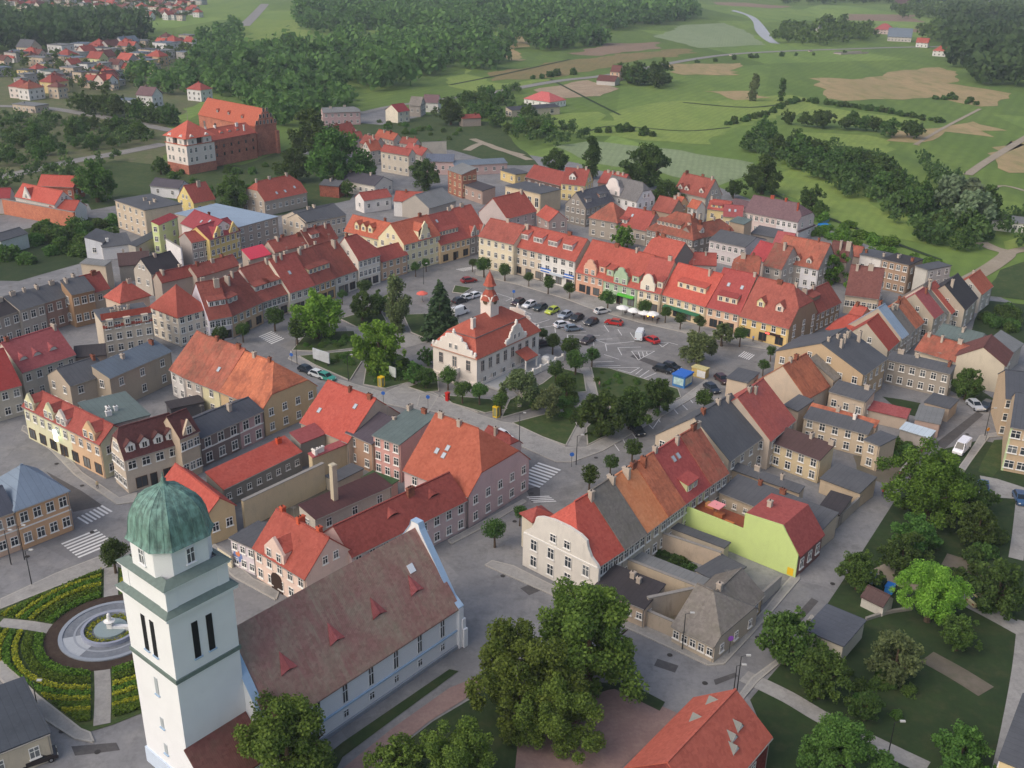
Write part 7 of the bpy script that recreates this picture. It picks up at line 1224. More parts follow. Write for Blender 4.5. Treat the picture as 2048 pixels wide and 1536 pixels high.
# ================================================================== far village houses
VG = 'houses of the far village'; _vn = [0]
def far_house(c, wpx, kind, roof, wall, label, h=5.6, ang=None, dr=.8, group=None):
    """c: middle of the nearest wall foot in the survey picture"""
    p = P(c); w = wpx * (p - CAM).length / FOC; _vn[0] += 1; rr = random.Random(_vn[0]); a = R(ang if ang is not None else rr.choice((-24, -20, -28, 62))) ; d = w * dr
    e = empty('village_house', (p.x, p.y, 0), a); tag(e, label, 'house', group)
    x0, x1, y0, y1 = -w / 2, w / 2, 0, d; W = MB(); T = MB()
    if kind == 'flat':
        W.box(x0, y0, 0, x1, y1, h); W.box(x0 + w * .55, y0 - .9, 0, x1 - w * .06, y0, h * .48); T.box(x0 - .25, y0 - .25, h, x1 + .25, y1 + .25, h + .3); T.box(x0 + w * .2, d * .4, h + .3, x0 + w * .27, d * .5, h + 1.1)
    elif kind == 'gable':
        rz = h + d * .42; W.prism([(x0, y0, 0), (x0, y1, 0), (x0, y1, h), (x0, d / 2, rz), (x0, y0, h)], (w, 0, 0))
        for s in (0, 1): ya = -.5 if s == 0 else d + .5; T.prism([(x0 - .4, ya, h - .35), (x1 + .4, ya, h - .35), (x1 + .4, d / 2, rz + .1), (x0 - .4, d / 2, rz + .1)], (0, 0, .22))
        T.box(x0 + w * .3, d * .5 - .4, rz - .3, x0 + w * .3 + .8, d * .5 + .3, rz + 1.1)
    else:
        rz = h + min(w, d) * .36; W.box(x0, y0, 0, x1, y1, h); k = min(w, d) * .46; A_ = [(x0 - .5, y0 - .5, h - .1), (x1 + .5, y0 - .5, h - .1), (x1 + .5, y1 + .5, h - .1), (x0 - .5, y1 + .5, h - .1)]; r1, r2 = (x0 + k, d / 2, rz), (x1 - k, d / 2, rz)
        T.poly([A_[0], A_[1], r2, r1]); T.poly([A_[1], A_[2], r2]); T.poly([A_[2], A_[3], r1, r2]); T.poly([A_[3], A_[0], r1]); T.poly(A_[::-1]); T.box(-.4, d * .5 - .4, rz - .8, .4, d * .5 + .4, rz + .8)
    W.build('wall', plaster(wall), e); T.build('roof', roof, e)
    rows = 2 if h > 4.5 else 1; me = window_mesh(1.1, 1.3, None, 1, False); n = max(2, int(w / 3.2))
    for r in range(rows):
        for i in range(n): link('window', me, e, (x0 + w * (i + .5) / n, -.92 if kind == 'flat' and r == 0 and (i + .5) / n > .55 and (i + .5) / n < .94 else -.02, .9 + r * 2.8))
        for i in range(2): link('window', me, e, (x1 + .02, d * (i + .5) / 2, .9 + r * 2.8), (0, 0, math.pi / 2)); link('window', me, e, (x0 - .02, d * (i + .5) / 2, .9 + r * 2.8), (0, 0, -math.pi / 2))
    return e
FW, FT, FY, FG = (232, 230, 228), (218, 192, 160), (238, 206, 120), (190, 184, 178)
_V = [(240, 545, 170, 'gable', F_DARK, FT, 'cream gabled house at the edge of the dark wood'), (540, 525, 190, 'flat', F_GREY, FW, 'white boxy villa left of the tan red roofed house'), (690, 600, 240, 'flat', F_GREY, (208, 200, 192), 'wide grey white boxy villa in the village'), (765, 510, 170, 'flat', F_BLUE, FW, 'white boxy villa right behind the grey white one'), (930, 525, 160, 'hip', T_BRICK, FT, 'tan house with red hipped roof below the dark wood'), (345, 655, 220, 'flat', F_GREY, FT, 'long tan boxy house in the village'), (110, 605, 170, 'flat', F_DARK, FG, 'grey boxy house near the left edge of the village'), (920, 660, 150, 'gable', T_BRICK, (232, 232, 150), 'lime yellow gabled house with red roof in the village'), (1085, 640, 150, 'gable', T_BROWN, (200, 180, 160), 'brown roofed gabled house beside the lime yellow one'), (1190, 540, 150, 'flat', F_GREY, FT, 'cream boxy house with flat roof mid village'), (1290, 490, 210, 'gable', F_BLUE, (200, 196, 190), 'grey slate roofed house mid village'), (1375, 385, 150, 'flat', F_GREY, FT, 'tan boxy house highest in the village'), (1560, 500, 190, 'flat', F_BLUE, FW, 'long white boxy house in the upper village'), (1655, 480, 150, 'hip', T_BRICK, FW, 'white house with red hipped roof in the upper village'), (1800, 420, 130, 'flat', F_GREY, FT, 'ochre boxy house at the upper village corner'), (1840, 485, 110, 'gable', T_BRICK, FW, 'small white house with red roof at the upper village corner'), (1640, 580, 210, 'flat', F_GREY, (222, 214, 204), 'pale boxy house in the middle of the upper village'), (1500, 640, 160, 'hip', T_RED, (240, 190, 130), 'orange house with red hipped roof by the village street'), (1475, 730, 110, 'flat', F_DARK, FT, 'tan boxy house below the orange one'), (1050, 805, 180, 'flat', F_DARK, (240, 240, 244), 'bright white cube house in the village'), (805, 720, 150, 'flat', F_DARK, FW, 'white house with dark roof behind the bright white cube'), (660, 760, 170, 'flat', F_GREY, FT, 'tan boxy house left of the dark roofed white one'), (460, 800, 160, 'flat', F_GREEN, (212, 210, 204), 'pale house with greenish flat roof'), (310, 830, 140, 'flat', F_GREY, FG, 'grey boxy house behind the red hipped villa'), (600, 905, 200, 'hip', T_BRICK, FY, 'yellow villa with red roof in the lower village'), (175, 960, 190, 'hip', T_BRICK, (238, 220, 210), 'cream villa with broad red hipped roof'), (370, 970, 180, 'hip', T_OLD, (232, 226, 222), 'white villa with faded red hipped roof'), (530, 960, 130, 'hip', T_BROWN, FT, 'house with brown hipped roof beside the faded red one'), (900, 815, 140, 'flat', F_BROWN, FT, 'tan boxy house left of the bright white cube'), (1090, 880, 70, 'flat', F_GREY, FT, 'little tan garage below the bright white cube'), (240, 1090, 300, 'flat', F_GREY, (206, 184, 160), 'long low tan depot by the castle road'), (1180, 1035, 240, 'flat', F_BLUE, (220, 222, 224), 'long low white shed behind the avenue'), (1420, 1045, 190, 'gable', T_MAUVE, FW, 'white gabled house with plum roof behind the avenue'), (1900, 985, 190, 'hip', T_BRICK, FW, 'white house with red hipped roof behind the castle'), (20, 680, 100, 'gable', T_BROWN, (236, 200, 170), 'peach house cut by the left edge of the village')]
for (x, y, w, k, rm, wc, lb) in _V: far_house(zx(x, y), w / 4.876 * .88, k, rm, wc, lb, h=3.4 if 'long low' in lb or 'garage' in lb else 6.6, dr=.55 if w > 200 else .85)
rr_ = random.Random(5)
for i, (x, y) in enumerate(scatter_px([zx(40, 560), zx(600, 560), zx(1000, 500), zx(1300, 420), zx(1900, 420), zx(1850, 560), zx(1500, 700), zx(1100, 900), zx(700, 860), zx(60, 900)], 70, 77)):
    k = rr_.choice(('flat', 'flat', 'flat', 'hip', 'gable')); pp = CM.transposed() @ (Vector((x, y, 0)) - CAM); far_house((1024 + FOC * pp.x / -pp.z, 768 - FOC * pp.y / -pp.z), rr_.uniform(18, 32), k, rr_.choice((F_GREY, F_BLUE, F_DARK)) if k == 'flat' else rr_.choice((T_BRICK, T_RED, T_BROWN)), rr_.choice((FW, FT, (226, 206, 190), FG, FY)), 'small plain house tucked among the villas of the far village', h=rr_.choice((3.2, 5.6, 6.6)), group='small houses tucked among the village villas')
for i in range(130):
    x, y = rr_.uniform(60, 1960), rr_.uniform(16, 205)
    if 0 < x < 900 and y > 110: continue
    k = rr_.choice(('flat', 'flat', 'hip', 'gable')); far_house(zx(x, y), rr_.uniform(80, 150) / 4.876 * .62, k, rr_.choice((F_GREY, F_BLUE, T_BRICK, T_BROWN)) if k == 'flat' else rr_.choice((T_BRICK, T_RED, T_BROWN)), rr_.choice((FW, FW, FT, (226, 206, 190), FG)), 'tiny pale house in the farthest suburb along the top edge', group='houses of the farthest suburb')
for (x, y, w, k, rm, wc, lb) in [(1110, 205, 90, 'hip', T_PINK, (230, 210, 200), 'pinkish farmhouse by the river trees'), (1200, 205, 100, 'hip', T_PINK, (226, 196, 190), 'rose roofed farmhouse right of the pinkish one'), (1295, 250, 120, 'gable', F_BLUE, (206, 196, 190), 'grey roofed barn by the river farms'), (1560, 340, 110, 'hip', T_RED, FW, 'red roofed house near the bridge'), (1690, 320, 120, 'gable', M_METAL, (216, 214, 210), 'barn with pale metal roof near the bridge'), (845, 215, 70, 'gable', F_GREY, FG, 'grey barn left of the river farms'), (1310, 50, 80, 'gable', F_BROWN, FT, 'far brown roofed farm near the top edge'), (1890, 72, 70, 'gable', F_BROWN, FW, 'far white farm near the top right'), (1870, 14, 70, 'hip', T_RED, FW, 'farthest red roofed house at the top right'), (1430, 285, 60, 'gable', T_RED, FW, 'small white house on the road embankment')]: far_house(z3(x, y), w / 3.0, k, rm, wc, lb, h=4.6)
e = flatroof('long white barrack in the meadow at the right edge', z7(1825, 310), z7(2150, 345), z7(1850, 268), 3.4, F_GREY, (236, 234, 222), name='barrack', fw=(9, 1), chim=0, autoside=False)
b = MB(); _a, _c = P(z3(925, 325)), P(z3(1090, 318)); _d = (_c - _a); b.box(0, -4.5, 0, _d.length, 4.5, .5); [b.box(q * _d.length, -3.5, -.1, q * _d.length + 1.2, 3.5, .3) for q in (.2, .5, .8)]
for s_ in (-4.4, 4.2): b.box(0, s_, .5, _d.length, s_ + .2, 1.5)
tag(b.build('road_bridge', plain((176, 168, 158), .9, var=.2), None, (_a.x, _a.y, 0), (0, 0, math.atan2(_d.y, _d.x))), 'small concrete road bridge on the country road', 'bridge')

# ================================================================== vehicles
TYRE = plain((32, 32, 34), .9, var=0); LAMP = plain((236, 236, 226), .2, var=0); TAIL = plain((150, 28, 26), .3, var=0); CGL = plain((40, 48, 56), .1, var=0)
_CM = {}
def car_meshes(kind):
    if kind in _CM: return _CM[kind]
    b = MB(); w = .86
    side = {'car': [(-2.1, .32), (2.1, .32), (2.12, .62), (1.98, .78), (1.0, .92), (-1.75, .95), (-2.08, .85)], 'van': [(-2.5, .35), (2.4, .35), (2.45, .8), (2.2, 1.05), (1.6, 1.2), (-2.5, 1.2)]}[kind]
    b.prism([(x, -w, z) for x, z in side], (0, 2 * w, 0)); top = {'car': ((-1.75, .98), (-1.35, .3), .93, 1.43), 'van': ((-2.48, 1.75), (-2.42, 1.1), 1.18, 2.15)}[kind]
    (xa, xb), (ya, yb), z0, z1 = (top[0][0], top[0][1]), (top[1][0], top[1][1]), top[2], top[3]; c = MB(); k = .8
    lo = [(xa, -k, z0), (xb, -k, z0), (xb, k, z0), (xa, k, z0)]; hi = [(ya, -k + .14, z1), (yb, -k + .14, z1), (yb, k - .14, z1), (ya, k - .14, z1)]
    for i in range(4): j = (i + 1) % 4; c.poly([lo[i], lo[j], hi[j], hi[i]])
    r = MB(); r.prism([(x, y, z - .01) for x, y, z in hi], (0, 0, .06))
    for sx in (-1, 1):       # pillars
        for sy in (-1, 1):
            p, q = Vector(lo[0 if sx < 0 and sy < 0 else 1 if sx > 0 and sy < 0 else 2 if sx > 0 else 3]), Vector(hi[0 if sx < 0 and sy < 0 else 1 if sx > 0 and sy < 0 else 2 if sx > 0 else 3]); r.cone(p, q, .06, .06, 4, 0, False)
    if kind == 'van': r.box(-2.48, -.83, 1.15, .55, .83, 2.12)
    wh = MB(); wh.cone((0, -.1, 0), (0, .1, 0), .31, .31, 12); wh.cone((0, -.115, 0), (0, .115, 0), .17, .17, 8, 1)
    hl = MB(); hl.box(-.03, -.16, -.08, .03, .16, .08)
    _CM[kind] = (b, c, r, wh.mesh('wheel', [TYRE, plain((150, 152, 156), .4, .5, 0)]), hl.mesh('headlight', LAMP), hl.mesh('taillight', TAIL)); return _CM[kind]
_CP = {}
def car(c, f, col, label, kind='car', k=1.08, group=None, heading=None):
    p, q = P(c, .5), P(f, .5) if f else None; a = heading if heading is not None else math.atan2(q.y - p.y, q.x - p.x); b, c_, r, wm, hm, tm = car_meshes(kind)
    key = (kind, col)
    if key not in _CP:
        pt = bpy.data.materials.new('car_paint'); pt.use_nodes = True; n = pt.node_tree.nodes['Principled BSDF']; n.inputs['Base Color'].default_value = (*lin(col), 1); n.inputs['Roughness'].default_value = .3; n.inputs['Coat Weight'].default_value = .4
        _CP[key] = (b.mesh('body', pt), r.mesh('roof_shell', pt), c_.mesh('windows', CGL))
    bm, rm, gm = _CP[key]; e = empty('van' if kind == 'van' else 'car', (p.x, p.y, .0), a); e.scale = (k, k, k); tag(e, label, 'van' if kind == 'van' else 'car', group)
    link('body', bm, e); link('roof_shell', rm, e); link('glass', gm, e); L_ = 1.35 if kind == 'car' else 1.6
    for sx in (-1, 1):
        for sy in (-1, 1): link('wheel', wm, e, (sx * L_, sy * .8, .31))
    for sy in (-1, 1): link('headlight', hm, e, (2.1 if kind == 'car' else 2.42, sy * .6, .66)); link('taillight', tm, e, (-2.1 if kind == 'car' else -2.5, sy * .62, .72))
    return e
AX = R(53); CG = 'cars parked in the market square'
for (x, y, col, lb) in [(682, 165, (60, 34, 36), 'dark maroon car first in the parked row'), (764, 182, (226, 228, 232), 'white car second in the parked row'), (843, 203, (48, 58, 62), 'dark grey car left of the lime green one'), (931, 226, (190, 206, 60), 'lime green car in the parked row'), (1025, 258, (160, 170, 184), 'silver car right of the lime green one'), (1110, 280, (34, 36, 40), 'black car in the parked row after the silver one'), (1217, 310, (44, 46, 52), 'black car last in the parked row'), (1190, 443, (70, 58, 58), 'dark brown car alone in the middle bays')]: car(za(x, y), None, col, lb, heading=AX + math.pi, group=CG)
for (a_, b_, col, lb, kd) in [(za(1005, 328), za(1060, 318), (232, 234, 238), 'white saloon parked across the bays', 'car'), (za(1085, 355), za(1150, 348), (120, 136, 150), 'blue grey estate car beside the white saloon', 'car'), (za(1382, 312), za(1330, 304), (180, 34, 34), 'red hatchback driving on the market street', 'car'), (za(1572, 410), za(1600, 350), (224, 232, 236), 'white box van in the car park', 'van'), (za(1655, 438), za(1620, 422), (190, 40, 40), 'red car next to the white box van', 'car'), (za(1296, 228), za(1330, 222), (214, 216, 216), 'white car on the cobbles before the salmon house', 'car'), (za(1740, 655), za(1790, 668), (30, 32, 36), 'black car by the blue kiosk', 'car'), (za(1800, 635), za(1850, 650), (36, 36, 40), 'second black car by the blue kiosk', 'car'), (za(312, 128), za(350, 116), (228, 230, 232), 'white car by the big spruce', 'car'), (za(372, 112), za(410, 100), (232, 234, 236), 'second white car by the big spruce', 'car'), (za(255, 152), za(290, 142), (40, 42, 46), 'black car by the big spruce', 'car'), (za(255, 240), za(290, 228), (230, 232, 232), 'white van half hidden by the spruce', 'van'), (za(860, 470), za(900, 462), (44, 48, 54), 'dark car behind the town hall corner', 'car'),
    (za(1550, 1100), za(1590, 1140), (34, 38, 42), 'black car in the angled bays below the park', 'car'), (zq(212, 475), zq(260, 510), (40, 48, 62), 'dark blue car in the bays near the dark grey roof', 'car'), (zq(312, 385), zq(350, 415), (70, 40, 40), 'dark red car in the bays near the cream firewall', 'car'), (zm(800, 785), zm(850, 805), (36, 44, 56), 'dark blue car parked behind the orange roofs', 'car'), (zm(900, 825), zm(960, 845), (230, 234, 236), 'white car parked behind the orange roofs', 'car'), (zm(970, 848), zm(1010, 862), (60, 160, 140), 'teal and white car parked behind the orange roofs', 'car'), (z9(1850, 995), z9(1880, 1010), (228, 230, 232), 'white car behind the small red annex', 'car'), (z5(1600, 772), z5(1650, 765), (150, 40, 40), 'red car on the street near the pale yellow corner house', 'car'), (zv(125, 552), zv(165, 560), (140, 160, 180), 'pale blue car at the foot of the slate roofed house', 'car'),
    (zj(425, 425), zj(380, 460), (50, 62, 78), 'dark blue car in the side street at the right', 'car'), (zj(295, 420), zj(320, 440), (190, 196, 204), 'grey car by the bushy tree in the side street', 'car'), (zj(135, 935), zj(60, 1010), (244, 244, 250), 'white delivery van in the side street', 'van'), (zf(1618, 580), zf(1660, 572), (206, 196, 150), 'beige car on the lower park path', 'car'), (zc(150, 1465), zc(200, 1450), (200, 206, 214), 'silver car in the bottom left yard', 'car'), (zc(195, 1485), zc(240, 1470), (40, 34, 36), 'black car in the bottom left yard', 'car'), (zu(612, 745), zu(640, 760), (176, 40, 40), 'red car in the old street', 'car'), (z3(292, 332), z3(350, 326), (220, 210, 190), 'pale car on the country road, left of two', 'car'), (z3(765, 308), z3(810, 304), (210, 190, 180), 'pale car on the country road, right of two', 'car'), (zj(395, 1400), zj(400, 1470), (60, 96, 136), 'blue car parked by the right border', 'car'), (zj(830, 1520), zj(850, 1560), (56, 90, 130), 'second blue car parked by the right border', 'car')]:
    car(a_, b_, col, lb, kd, group=None)
# ================================================================== street furniture and small things
POST = plain((60, 62, 64), .6, .4, 0); BLUE = plain((54, 110, 196), .5, var=0); YELP = plain((226, 190, 40), .6, var=.05)
def lamp_post(c, label, h=6.0):
    p = P(c); e = empty('street_lamp', p); tag(e, label, 'lamp', 'street lamps'); MB().cone((0, 0, 0), (0, 0, h), .09, .05, 6).build('pole', POST, e); MB().cone((0, 0, h - .05), (.9, 0, h + .25), .04, .03, 5).build('arm', POST, e); MB().box(.6, -.14, h + .12, 1.2, .14, h + .28).build('lamp_head', plain((190, 190, 186), .4, var=0), e)
for c, lb in ((zh(1430, 350), 'street lamp at the corner above the presbytery'), (ze(1320, 1250), 'street lamp by the derelict corner house'), (ze(1630, 1500), 'street lamp beside the lower park entrance'), (zc(170, 560), 'street lamp in the street above the fountain garden'), (zc(60, 450), 'street lamp before the ochre house'), (zc(215, 1280), 'street lamp in the bottom left pavement'), (za(690, 1180), 'street lamp on the walk below the triangular lawn'), (z9(720, 590), 'street lamp on the walk behind the orange roofs'), (z9(345, 470), 'street lamp at the left end of the park walk'), (z5(1270, 800), 'street lamp at the archway corner'), (zl(270, 1530), 'street lamp by the zebra stripes'), (za(1105, 1350), 'street lamp at the walk corner by the globe trees'), (zj(410, 780), 'street lamp at the side street bend'), (zf(1070, 1500), 'street lamp by the lower park path'), (zg(1965, 950), 'street lamp before the baroque house')): lamp_post(c, lb)
def round_sign(c, col, label):
    p = P(c, 2.6); e = empty('road_sign', (p.x, p.y, 0), math.atan2(-p.x, p.y) * -1); tag(e, label, 'sign', 'road signs'); MB().cone((0, 0, 0), (0, 0, 2.9), .04, .04, 5).build('pole', POST, e); MB().cone((0, -.06, 2.6), (0, -.02, 2.6), .42, .42, 14).build('disc', col, e)
RED = plain((196, 60, 70), .5, var=0)
for c, col, lb in ((zn(598, 770), BLUE, 'blue road sign on the market street'), (za(1075, 1275), BLUE, 'blue road sign at the walk corner'), (zm(665, 650), BLUE, 'blue road sign at the left park corner'), (zm(1465, 985), BLUE, 'blue road sign at the middle of the park walk'), (zm(1855, 1018), BLUE, 'blue road sign near the red letter box'), (zj(610, 460), RED, 'round prohibition sign in the side street'), (zj(450, 700), plain((236, 160, 50), .5, var=0), 'orange sign at the side street bend'), (ze(1597, 1185), plain((150, 90, 190), .5, var=0), 'purple sign on the derelict corner house'), (z3(1420, 285), RED, 'road sign on the country road')): round_sign(c, col, lb)
def boxthing(name, label, cat, c, sx, sy, h, parts, rz=AX):
    p = P(c); e = empty(name, p, rz); tag(e, label, cat)
    for nm, (x0, y0, z0, x1, y1, z1), m in parts: MB().box(x0 * sx, y0 * sy, z0 * h, x1 * sx, y1 * sy, z1 * h).build(nm, m, e)
    return e
boxthing('kiosk', 'blue and yellow newspaper kiosk at the car park corner', 'kiosk', za(1880, 765), 3.6, 3.0, 2.9, [('wall', (-.5, -.5, 0, .5, .5, .9), plain((70, 130, 190), .6, var=.3, scale=1.5)), ('roof', (-.56, -.56, .9, .56, .56, 1.0), BLUE), ('display', (-.52, -.4, .2, -.5, .4, .75), plain((190, 220, 220), .4, var=.5, scale=1.2)), ('display', (-.4, -.52, .2, .4, -.5, .75), plain((214, 220, 190), .4, var=.5, scale=1.2))])
boxthing('kiosk', 'long yellow and white market booth right of the blue kiosk', 'kiosk', za(2010, 705), 1.8, 3.4, 2.3, [('wall', (-.5, -.5, 0, .5, .5, .9), plain((206, 180, 110), .6, var=.4)), ('roof', (-.56, -.54, .9, .56, .54, 1.0), plain((206, 196, 140), .7, var=.3)), ('panel', (-.52, -.5, .1, -.5, .1, .8), plain((230, 230, 226), .6, var=.2))], AX)
boxthing('billboard', 'large white picture board standing in the park lawn', 'billboard', zm(930, 735), .25, 5.4, 3.4, [('panel', (-.5, -.5, .25, .5, .5, 1), plain((206, 212, 216), .6, var=.35, scale=.7)), ('leg', (-.4, -.42, 0, .4, -.38, .25), POST), ('leg', (-.4, .38, 0, .4, .42, .25), POST)], R(53))
boxthing('notice_board', 'pale information board near the town hall shrubs', 'notice board', zm(1550, 875), .2, 2.0, 3.2, [('panel', (-.5, -.5, .3, .5, .5, 1), plain((196, 204, 200), .6, var=.3, scale=1)), ('leg', (-.4, -.4, 0, .4, -.34, .3), POST), ('leg', (-.4, .34, 0, .4, .4, .3), POST)], R(53))
for c, lb in ((zm(1450, 930), 'yellow telephone booth on the lawn tip by the park walk'), (za(522, 1000), 'yellow telephone booth beside the triangular lawn')): boxthing('phone_booth', lb, 'phone booth', c, 1.1, 1.1, 2.4, [('frame', (-.5, -.5, 0, .5, .5, .1), YELP), ('post', (-.5, -.5, .1, -.4, -.4, .9), YELP), ('post', (.4, -.5, .1, .5, -.4, .9), YELP), ('post', (-.5, .4, .1, -.4, .5, .9), YELP), ('post', (.4, .4, .1, .5, .5, .9), YELP), ('glass', (-.42, -.42, .1, .42, .42, .9), plain((150, 150, 110), .2, var=.1)), ('roof', (-.52, -.52, .9, .52, .52, 1), YELP)])
boxthing('letter_box', 'red letter box post beside the park walk', 'letter box', za(165, 885), .7, .7, 2.0, [('body', (-.5, -.5, 0, .5, .5, .85), plain((190, 40, 36), .5, var=.05)), ('cap', (-.6, -.6, .85, .6, .6, 1), plain((200, 50, 40), .5, var=0))])
for c, lb in ((zf(1085, 530), 'bright blue waste container beside the tiny shed'), (zf(975, 470), 'pale blue waste container by the young street tree'), (zf(1030, 500), 'dark green waste container between the blue ones')): boxthing('waste_container', lb, 'container', c, 1.6, 1.3, 1.4, [('body', (-.45, -.45, .1, .45, .45, .85), plain((50, 130, 210) if 'bright' in lb else (150, 180, 200) if 'pale' in lb else (40, 74, 60), .5, var=.05)), ('lid', (-.5, -.5, .85, .5, .5, 1), plain((40, 110, 190) if 'bright' in lb else (120, 150, 170) if 'pale' in lb else (36, 60, 50), .5, var=0))])
def parasol(c, col, label, r=2.0):
    p = P(c, 2.5); e = empty('parasol', (p.x, p.y, 0)); tag(e, label, 'parasol', 'cafe parasols'); MB().cone((0, 0, 0), (0, 0, 2.7), .05, .04, 6).build('pole', POST, e); MB().lathe([(r, 2.2), (r * .96, 2.38), (r * .5, 2.75), (0, 3.0)], 8).build('canopy', col, e); MB().cone((0, 0, 0), (0, 0, .15), .4, .35, 8).build('foot', GREYC, e)
PW = plain((240, 240, 238), .8, var=.04)
for c, lb in ((z6(1080, 1148), 'white cafe parasol nearest the globe tree'), (z6(1162, 1168), 'white cafe parasol second from the left'), (z6(1240, 1185), 'white cafe parasol behind the round tree'), (z6(1300, 1192), 'white cafe parasol at the right end')): parasol(c, PW, lb, 1.75)
parasol(zm(1805, 110), plain((226, 110, 96), .8, var=.05), 'red parasol by the park edge near the spruces', 1.6)
for i, c in enumerate((z6(1100, 1205), z6(1160, 1220), z6(1218, 1222), z6(1262, 1238), z6(1300, 1240), z6(1340, 1250))):
    p = P(c); e = empty('cafe_table', p, i); tag(e, 'small dark cafe table under the parasols before the green house', 'table', 'cafe tables'); MB().cone((0, 0, .7), (0, 0, .76), .5, .5, 10).build('table_top', plain((70, 44, 36), .6), e); MB().cone((0, 0, 0), (0, 0, .7), .06, .05, 6).build('leg', POST, e)
    if i in (2, 3, 4): MB().lathe([(.16, .76), (.2, 1.0), (.1, 1.25), (0, 1.3)], 8).build('lantern', plain((255, 150, 60), .5, var=0, emit=6), e)
for c, r, col, lb in ((zw(120, 105), 2.2, (110, 160, 200), 'pale blue paddling pool behind the mauve roofed house'), (zw(140, 162), 2.4, (40, 130, 200), 'bright blue round pool behind the mauve roofed house')):
    p = P(c); e = empty('garden_pool', p); tag(e, lb, 'pool'); MB().lathe([(r, 0), (r + .05, .8), (r - .15, .85), (r - .15, .6)], 20).build('rim', plain(col, .5, var=.05), e); MB().cone((0, 0, .4), (0, 0, .6), r - .16, r - .16, 20).build('water', plain((60, 150, 210), .1, var=0), e)
# facade signs on the shop block
F = [f for f in ALLH if f.label.startswith('long beige and white')][0]
for q0, q1 in ((.46, .62), (.84, .99)):
    for k, (m, z) in enumerate(((BLUE, 3.0), (WHITE, 3.35), (BLUE, 3.7))):
        a_, b_ = (q0, q1) if not F.sw else (1 - q1, 1 - q0); MB().box(a_ * F.L, -.35, z, b_ * F.L, -.06, z + .345).build('shop_sign', m, F.root)
a_, b_ = (.62, .84) if not F.sw else (.16, .38); MB().box(a_ * F.L, -.9, 2.9, b_ * F.L, -.06, 3.4).build('canopy', plain((190, 200, 210), .5, var=.1), F.root)
F = [f for f in ALLH if f.label.startswith('pale green gabled')][0]; MB().prism([(F.L * .45, -.06, 3.2), (F.L * .92, -.06, 3.2), (F.L * .92, -.8, 2.7), (F.L * .45, -.8, 2.7)], (0, 0, .12)).build('awning', plain((84, 176, 56), .6, var=.15), F.root)
F = [f for f in ALLH if f.label.startswith('bright yellow corner')][0]; MB().box(F.L * .55, -.4, 2.5, F.L * .85, -.06, 3.0).build('shop_sign', plain((60, 40, 36), .6, var=0), F.root); MB().box(F.L * .56, -.45, 2.6, F.L * .64, -.41, 2.95).build('lit_letters', plain((255, 90, 80), .5, var=0, emit=2), F.root)
F = [f for f in ALLH if f.label.startswith('long cream town house with four')][0]; MB().prism([(F.L * .1, -.06, 2.9), (F.L * .9, -.06, 2.9), (F.L * .9, -1.1, 2.4), (F.L * .1, -1.1, 2.4)], (0, 0, .1)).build('awning', plain((50, 110, 80), .7, var=.1), F.root)
# orange mansard face and round dormers on the flat topped tenement
F = [f for f in ALLH if f.label.startswith('flat topped tenement')][0]; b = MB(); b.prism([(0, -.06, 8.9), (F.L, -.06, 8.9), (F.L, .9, 12.1), (0, .9, 12.1)], (0, -.14, .05)); b.build('mansard', tile((196, 76, 46), amt=.2), F.root)
for q in (.08, .42, .78):
    d = MB(); d.box(F.L * q, -.45, 9.2, F.L * q + 1.5, .6, 10.9); o = d.build('dormer', plaster((220, 206, 180)), F.root); link('window', window_mesh(.8, 1.0, None, 1, False), o, (F.L * q + .75, -.47, 9.5))
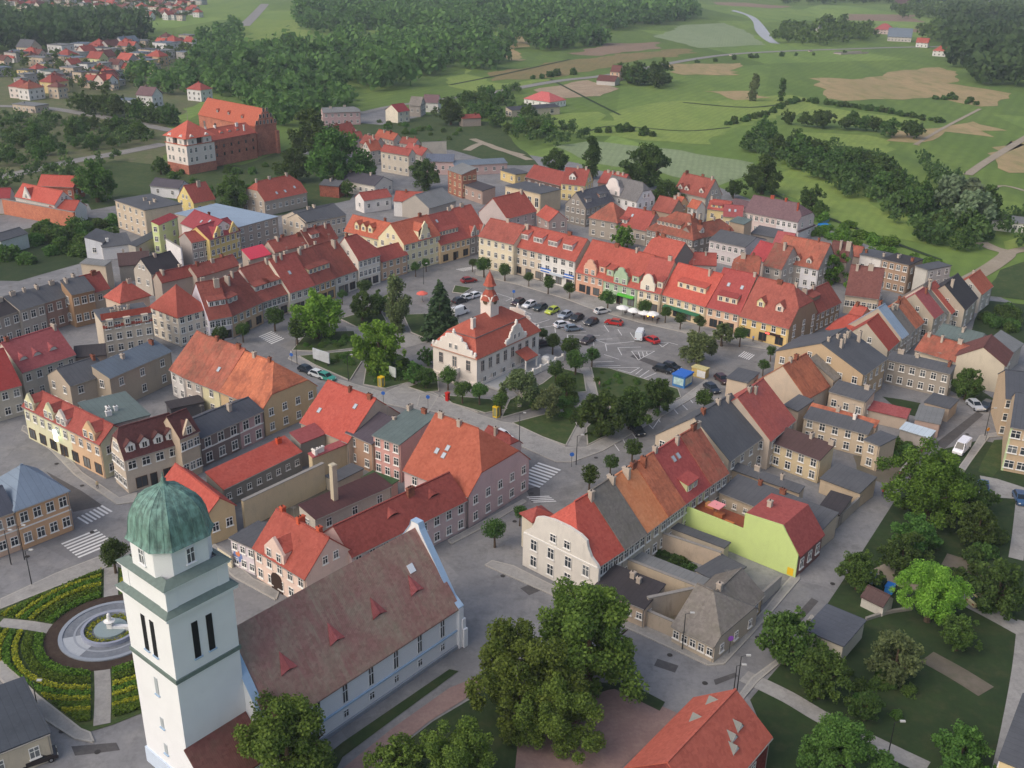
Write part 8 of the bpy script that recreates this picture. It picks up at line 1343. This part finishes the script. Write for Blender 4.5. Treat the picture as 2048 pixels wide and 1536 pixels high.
# people: one continuous skinned body each
def person_mesh():
    me = bpy.data.meshes.new('body'); V = [(0, 0, .95), (0, 0, 1.2), (0, 0, 1.42), (0, 0, 1.52), (0, .01, 1.66), (.1, 0, .9), (.11, .03, .5), (.11, 0, .06), (.11, .14, .04), (-.1, 0, .9), (-.11, -.02, .5), (-.12, -.06, .06), (-.12, .08, .04), (.2, 0, 1.4), (.25, -.02, 1.15), (.24, .05, .9), (-.2, 0, 1.4), (-.25, .02, 1.15), (-.24, .08, .9)]
    E = [(0, 1), (1, 2), (2, 3), (3, 4), (0, 5), (5, 6), (6, 7), (7, 8), (0, 9), (9, 10), (10, 11), (11, 12), (2, 13), (13, 14), (14, 15), (2, 16), (16, 17), (17, 18)]; me.from_pydata(V, E, [])
    o = bpy.data.objects.new('body', me); COL.objects.link(o); o.modifiers.new('skin', 'SKIN'); o.modifiers.new('sub', 'SUBSURF').levels = 1
    rad = [.15, .14, .16, .06, .11, .1, .075, .05, .04, .1, .075, .05, .04, .07, .05, .035, .07, .05, .035]
    for i, r in enumerate(rad): me.skin_vertices[0].data[i].radius = (r, r * .8); me.skin_vertices[0].data[i].use_root = i == 0
    dg = bpy.context.evaluated_depsgraph_get(); out = bpy.data.meshes.new_from_object(o.evaluated_get(dg)); bpy.data.objects.remove(o); return out
PM = person_mesh()
def person(c, top, leg, label, rz):
    p = P(c); me = PM.copy(); me.materials.clear()
    for m in (plain(top, .8, var=0), plain(leg, .8, var=0), plain((206, 160, 130), .7, var=0), plain((60, 44, 34), .9, var=0)): me.materials.append(m)
    for f in me.polygons: z = f.center.z; f.material_index = 1 if z < .92 else 0 if z < 1.5 and abs(f.center.x) < .3 and not (z < 1.0 and abs(f.center.x) > .2) else 3 if z > 1.68 else 2
    o = link('person', me, None, p, (0, 0, rz)); tag(o, label, 'person')
for c, t, l, lb, rz in ((zl(1075, 760), (206, 190, 150), (60, 60, 70), 'person in a beige top on the pavement by the chocolate roofed corner house', .6), (zm(665, 668), (220, 224, 230), (60, 80, 120), 'person in a white top at the left park corner', 2.0), (za(1275, 790), (210, 160, 160), (90, 80, 80), 'person in a pink top on the path across the park', 1.0), (z6(1330, 1275), (60, 60, 70), (40, 44, 50), 'person in dark clothes by the cafe tables', .3), (zy(240, 1150), (120, 160, 220), (50, 50, 60), 'person in a light blue top before the yellow corner house', .2), (zb(1180, 1080), (180, 60, 50), (60, 60, 60), 'person in a red top beside the yard garage', 0)): person(c, t, l, lb, rz)

# ================================================================== evening haze over the whole place
hz = bpy.data.materials.new('evening_haze'); hz.use_nodes = True; _n = hz.node_tree; [_n.nodes.remove(x) for x in list(_n.nodes) if x.type == 'BSDF_PRINCIPLED']
pv = _n.nodes.new('ShaderNodeVolumePrincipled'); pv.inputs['Color'].default_value = (.8, .89, 1, 1); pv.inputs['Density'].default_value = .00015; pv.inputs['Anisotropy'].default_value = .1
_n.links.new(pv.outputs[0], [x for x in _n.nodes if x.type == 'OUTPUT_MATERIAL'][0].inputs['Volume'])
hb_ = MB().box(-9500, -400, -1.2, 9500, 16500, 96).build('haze', hz); hb_['kind'] = 'stuff'; hb_['label'] = 'thin evening haze over the town and fields'
